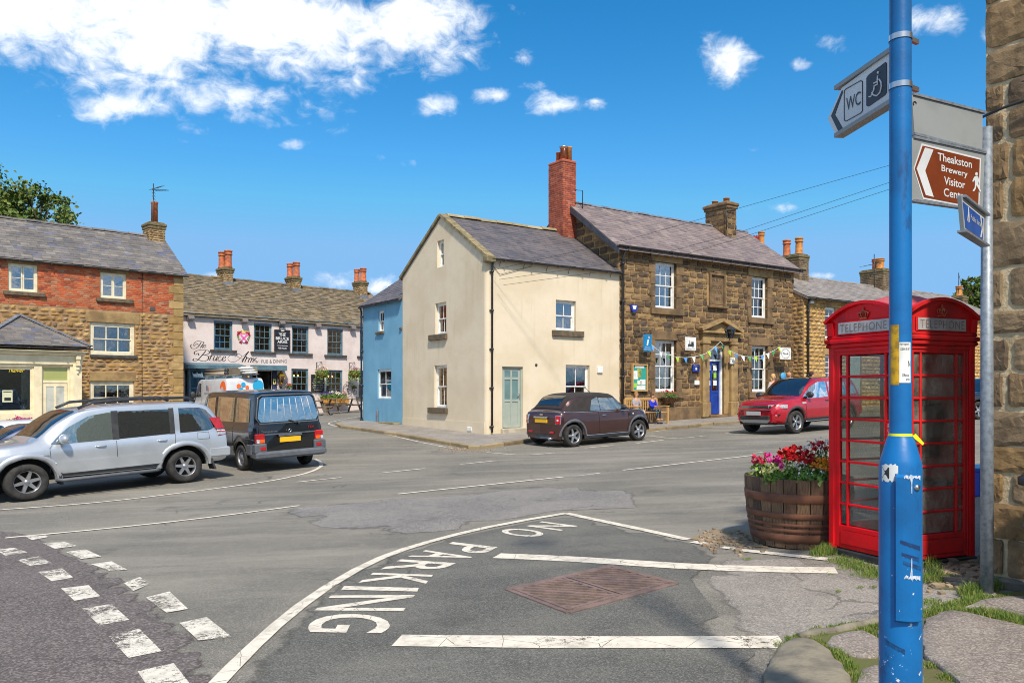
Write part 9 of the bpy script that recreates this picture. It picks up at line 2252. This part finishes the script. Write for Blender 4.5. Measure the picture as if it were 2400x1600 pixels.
def picnic(u, Y, ang, lab):
 p = gpos(u, Y, .02); t = thing('picnic_table', lab, 'picnic table', p, radians(ang))
 for i in range(4): b = MB(); y = -.27 + i * .18; b.bbox(-.9, .9, y - .08, y + .08, .72, .76, .006); b.build('table_plank', M_GREYW, t)
 for s_ in (-1, 1):
  for o in (0, .15): b = MB(); b.bbox(-.9, .9, s_ * (.62 + o) - .065, s_ * (.62 + o) + .065, .42, .455, .006); b.build('seat_plank', M_GREYW, t)
  b = MB(); b.bbox(s_ * .62 - .03, s_ * .62 + .03, -.82, .82, .36, .42, .005); b.build('cross_beam', M_GREYW, t)
  for q in (-1, 1): b = MB(); b.bar((s_ * .66, q * .66, 0), (s_ * .66, q * .24, .72), .05, .09); b.build('leg', M_GREYW, t)
picnic(806, 44.0, 42, 'weathered wooden picnic table with flower troughs behind, by the blue house'); picnic(741, 42.3, 100, 'weathered wooden picnic table end on, nearer the menu board')
# iron railing by the brick house
a_, b_ = gpos(352, 34.2), gpos(442, 36.6); t = thing('iron_railing', 'low black iron railing with spiked bars behind the silver car', 'railing', a_); d = b_ - a_; n = 26
b = MB(); b.bar((0, 0, .9), d + Vector((0, 0, .9)), .04, .015); b.bar((0, 0, .15), d + Vector((0, 0, .15)), .04, .015); b.build('rail', M_BLACK, t)
for i in range(n): b = MB(); q = d * (i + .5) / n; b.tube([q, q + Vector((0, 0, 1.0)), q + Vector((0, 0, 1.1))], [.01, .01, .002], 5); b.build('bar', M_BLACK, t)
# pots before the shop
t = thing('flower_tub', 'terracotta tub of pink and red flowers before the shop window', 'planter', gpos(46, 27.0)); b = MB(); b.lathe([(.2, 0), (.3, .5), (.32, .52), (.27, .5)], 18); b.build('tub', M_TERRA, t); plant('petunia', 'pink and red flowers in the tub before the shop window', gpos(46, 27.0) + Vector((0, 0, .48)), petal_mat('pink_red_petals', S(226, 50, 150), S(214, 50, 40), S(190, 80, 190)), 60, 240, .42, .5, .05, .05, 61, None, head=7)

# ---------------------------------------------------------------- aerials and wires
def yagi(mb, o, d, L, n, e0, e1, up=Vector((0, 0, 1)), r=.012):
 d = Vector(d).normalized(); sd_ = d.cross(up).normalized(); o = Vector(o); mb.tube([o, o + d * L], r, 5)
 for i in range(n): p = o + d * L * (i + .3) / n; w = lerp(e0, e1, i / n) / 2; mb.tube([p - sd_ * w, p + sd_ * w], r * .7, 4)
def aerial(lab, p0, h, arms):
 t = thing('tv_aerial', lab, 'aerial', p0); b = MB(); b.tube([(0, 0, 0), (0, 0, h)], .022, 6); b.build('mast', M_BLACK, t)
 for (z, d, L, n, a, c, up) in arms: b = MB(); yagi(b, (0, 0, z), d, L, n, a, c, Vector(up)); b.build('antenna', M_BLACK, t)
q = bf.T @ Vector((ca - .1, 2.4, HRD - .3)); hh_ = (CAMZ + (HZ - 428) / F * 36.8) - q.z
aerial('tall television aerial on the brick house chimney', q, hh_, [(hh_ - .3, (1, -.5, -.12), .95, 9, .32, .2, (0, 0, 1)), (hh_ - .25, (.5, .8, .5), .5, 4, .7, .5, (0, 0, 1)), (hh_ - .3, (.2, -.4, -1), .55, 3, .4, .4, (1, 0, 0))])
q = stM @ Vector((7.9, 1.8, tf.px(1648, 530, 1.9)[1])); aerial('small television aerial beside the police station stone chimney', q, .95, [(.8, (.8, .5, .1), .5, 6, .3, .2, (0, 0, 1))])
q = ctM @ Vector((kf.px(2049, 676, 2.3)[0], 2.3, kf.px(2049, 678, 2.3)[1])); aerial('spread television aerial on the cottage chimney left of blue post', q, 1.8, [(1.35, (1, .3, .05), .4, 2, .3, .3, (0, 0, 1)), (1.3, (-1, -.4, -.25), .75, 3, .7, .9, (0, 0, 1)), (.9, (-.6, -.8, -.5), .5, 3, .3, .3, (0, 0, 1))])
q = ctM @ Vector((kf.px(2247, 700, 2.6)[0], 2.6, kf.px(2247, 700, 2.6)[1])); aerial('television aerial with many bars on the farthest cottage chimney', q, 1.5, [(1.45, (.3, .1, -1), 1.0, 7, .55, .55, (1, -.6, 0))])
def wpt(u, v, Y): return Vector(((u - 1200) / F * Y, Y, CAMZ + (HZ - v) / F * Y))
for (pts, lab) in ((((1160, 632, 26.1), (1481, 559, 24.5), (1700, 497, 23.4), (2087, 387, 21.4), (2700, 210, 19)), 'uppermost of the overhead wires crossing the sky to the right'), (((1170, 655, 26.1), (1500, 608, 24.5), (1725, 547, 23.4), (2087, 427, 21.4), (2700, 222, 19)), 'middle overhead wire rising to the right over the station roof'), (((1180, 668, 26.1), (1520, 622, 24.5), (1728, 560, 23.4), (2087, 443, 21.4), (2700, 246, 19)), 'lowest overhead wire rising to the right over the station roof')):
 b = MB(); P = [wpt(*p) for p in pts]; b.tube(P, .0055, 5); o = b.build('overhead_wire', M_BLACK); o['label'] = lab; o['category'] = 'wire'; o['group'] = 'overhead wires'

# ---------------------------------------------------------------- trees
M_TREE = mat('tree_leaves', pal=[S(78, 104, 36), S(94, 120, 44), S(62, 86, 30), S(112, 132, 52), S(84, 96, 34), S(126, 124, 50)], rough=.65, palvar=.05)
M_BARK = mat('bark', S(88, 76, 60), S(66, 58, 46), 6, .95, .8, 20)
def tree(lab, p, H, R, n, ls, seed, blobs):
 t = thing('broadleaf_tree', lab, 'tree', p); rr = random.Random(seed); b = MB(); b.tube([(0, 0, -.5), (.1, 0, H * .3), (.0, .1, H * .6)], [R * .09, R * .07, R * .04], 10)
 L = []
 for (x, y, z, r) in blobs:
  c = Vector((x * R, y * R, H * .62 + z * R)); L.append((c, r * R)); b.tube([(0, 0, H * .34), c * .5 + Vector((0, 0, H * .2)), c], [R * .045, R * .03, R * .008], 6)
  for j in range(5): q = c + Vector((rr.gauss(0, 1), rr.gauss(0, 1), rr.gauss(0, 1))).normalized() * r * R * .9; b.tube([c, (c + q) / 2 + Vector((0, 0, .1)), q], [R * .012, R * .008, R * .003], 4)
 b.build('trunk', M_BARK, t); m = MB()
 cl_ = []
 for c, r in L:
  for j in range(int(26 * (r / R / .4) ** 2)): d = Vector((rr.gauss(0, 1), rr.gauss(0, 1), rr.gauss(.1, 1))).normalized(); cl_.append((c + d * r * rr.uniform(.55, 1.05), r * rr.uniform(.16, .3)))
 for i in range(n): c, r = rr.choice(cl_); leaf_quad(m, c + Vector((rr.gauss(0, .5), rr.gauss(0, .5), rr.gauss(0, .4))) * r, ls * rr.uniform(.6, 1.3), rr, 0, .2, .7)
 m.build('crown', M_TREE, t, kind='stuff')
BL = [(0, 0, .2, .5), (.5, 0, 0, .42), (-.5, .1, .0, .45), (.15, -.4, .1, .42), (-.2, .4, .15, .4), (.75, .1, -.25, .3), (-.1, 0, .6, .36), (.35, .2, .38, .3), (.62, -.15, .12, .26), (-.5, -.2, .4, .36)]
tree('green leafy tree rising behind the brick house roof', gpos(-40, 50, 0), 17.0, 6.6, 26000, .13, 1, BL)
tree('distant green tree beyond the cottages right of the phone box', gpos(2300, 66, 0), 10.6, 2.6, 4200, .16, 2, BL)
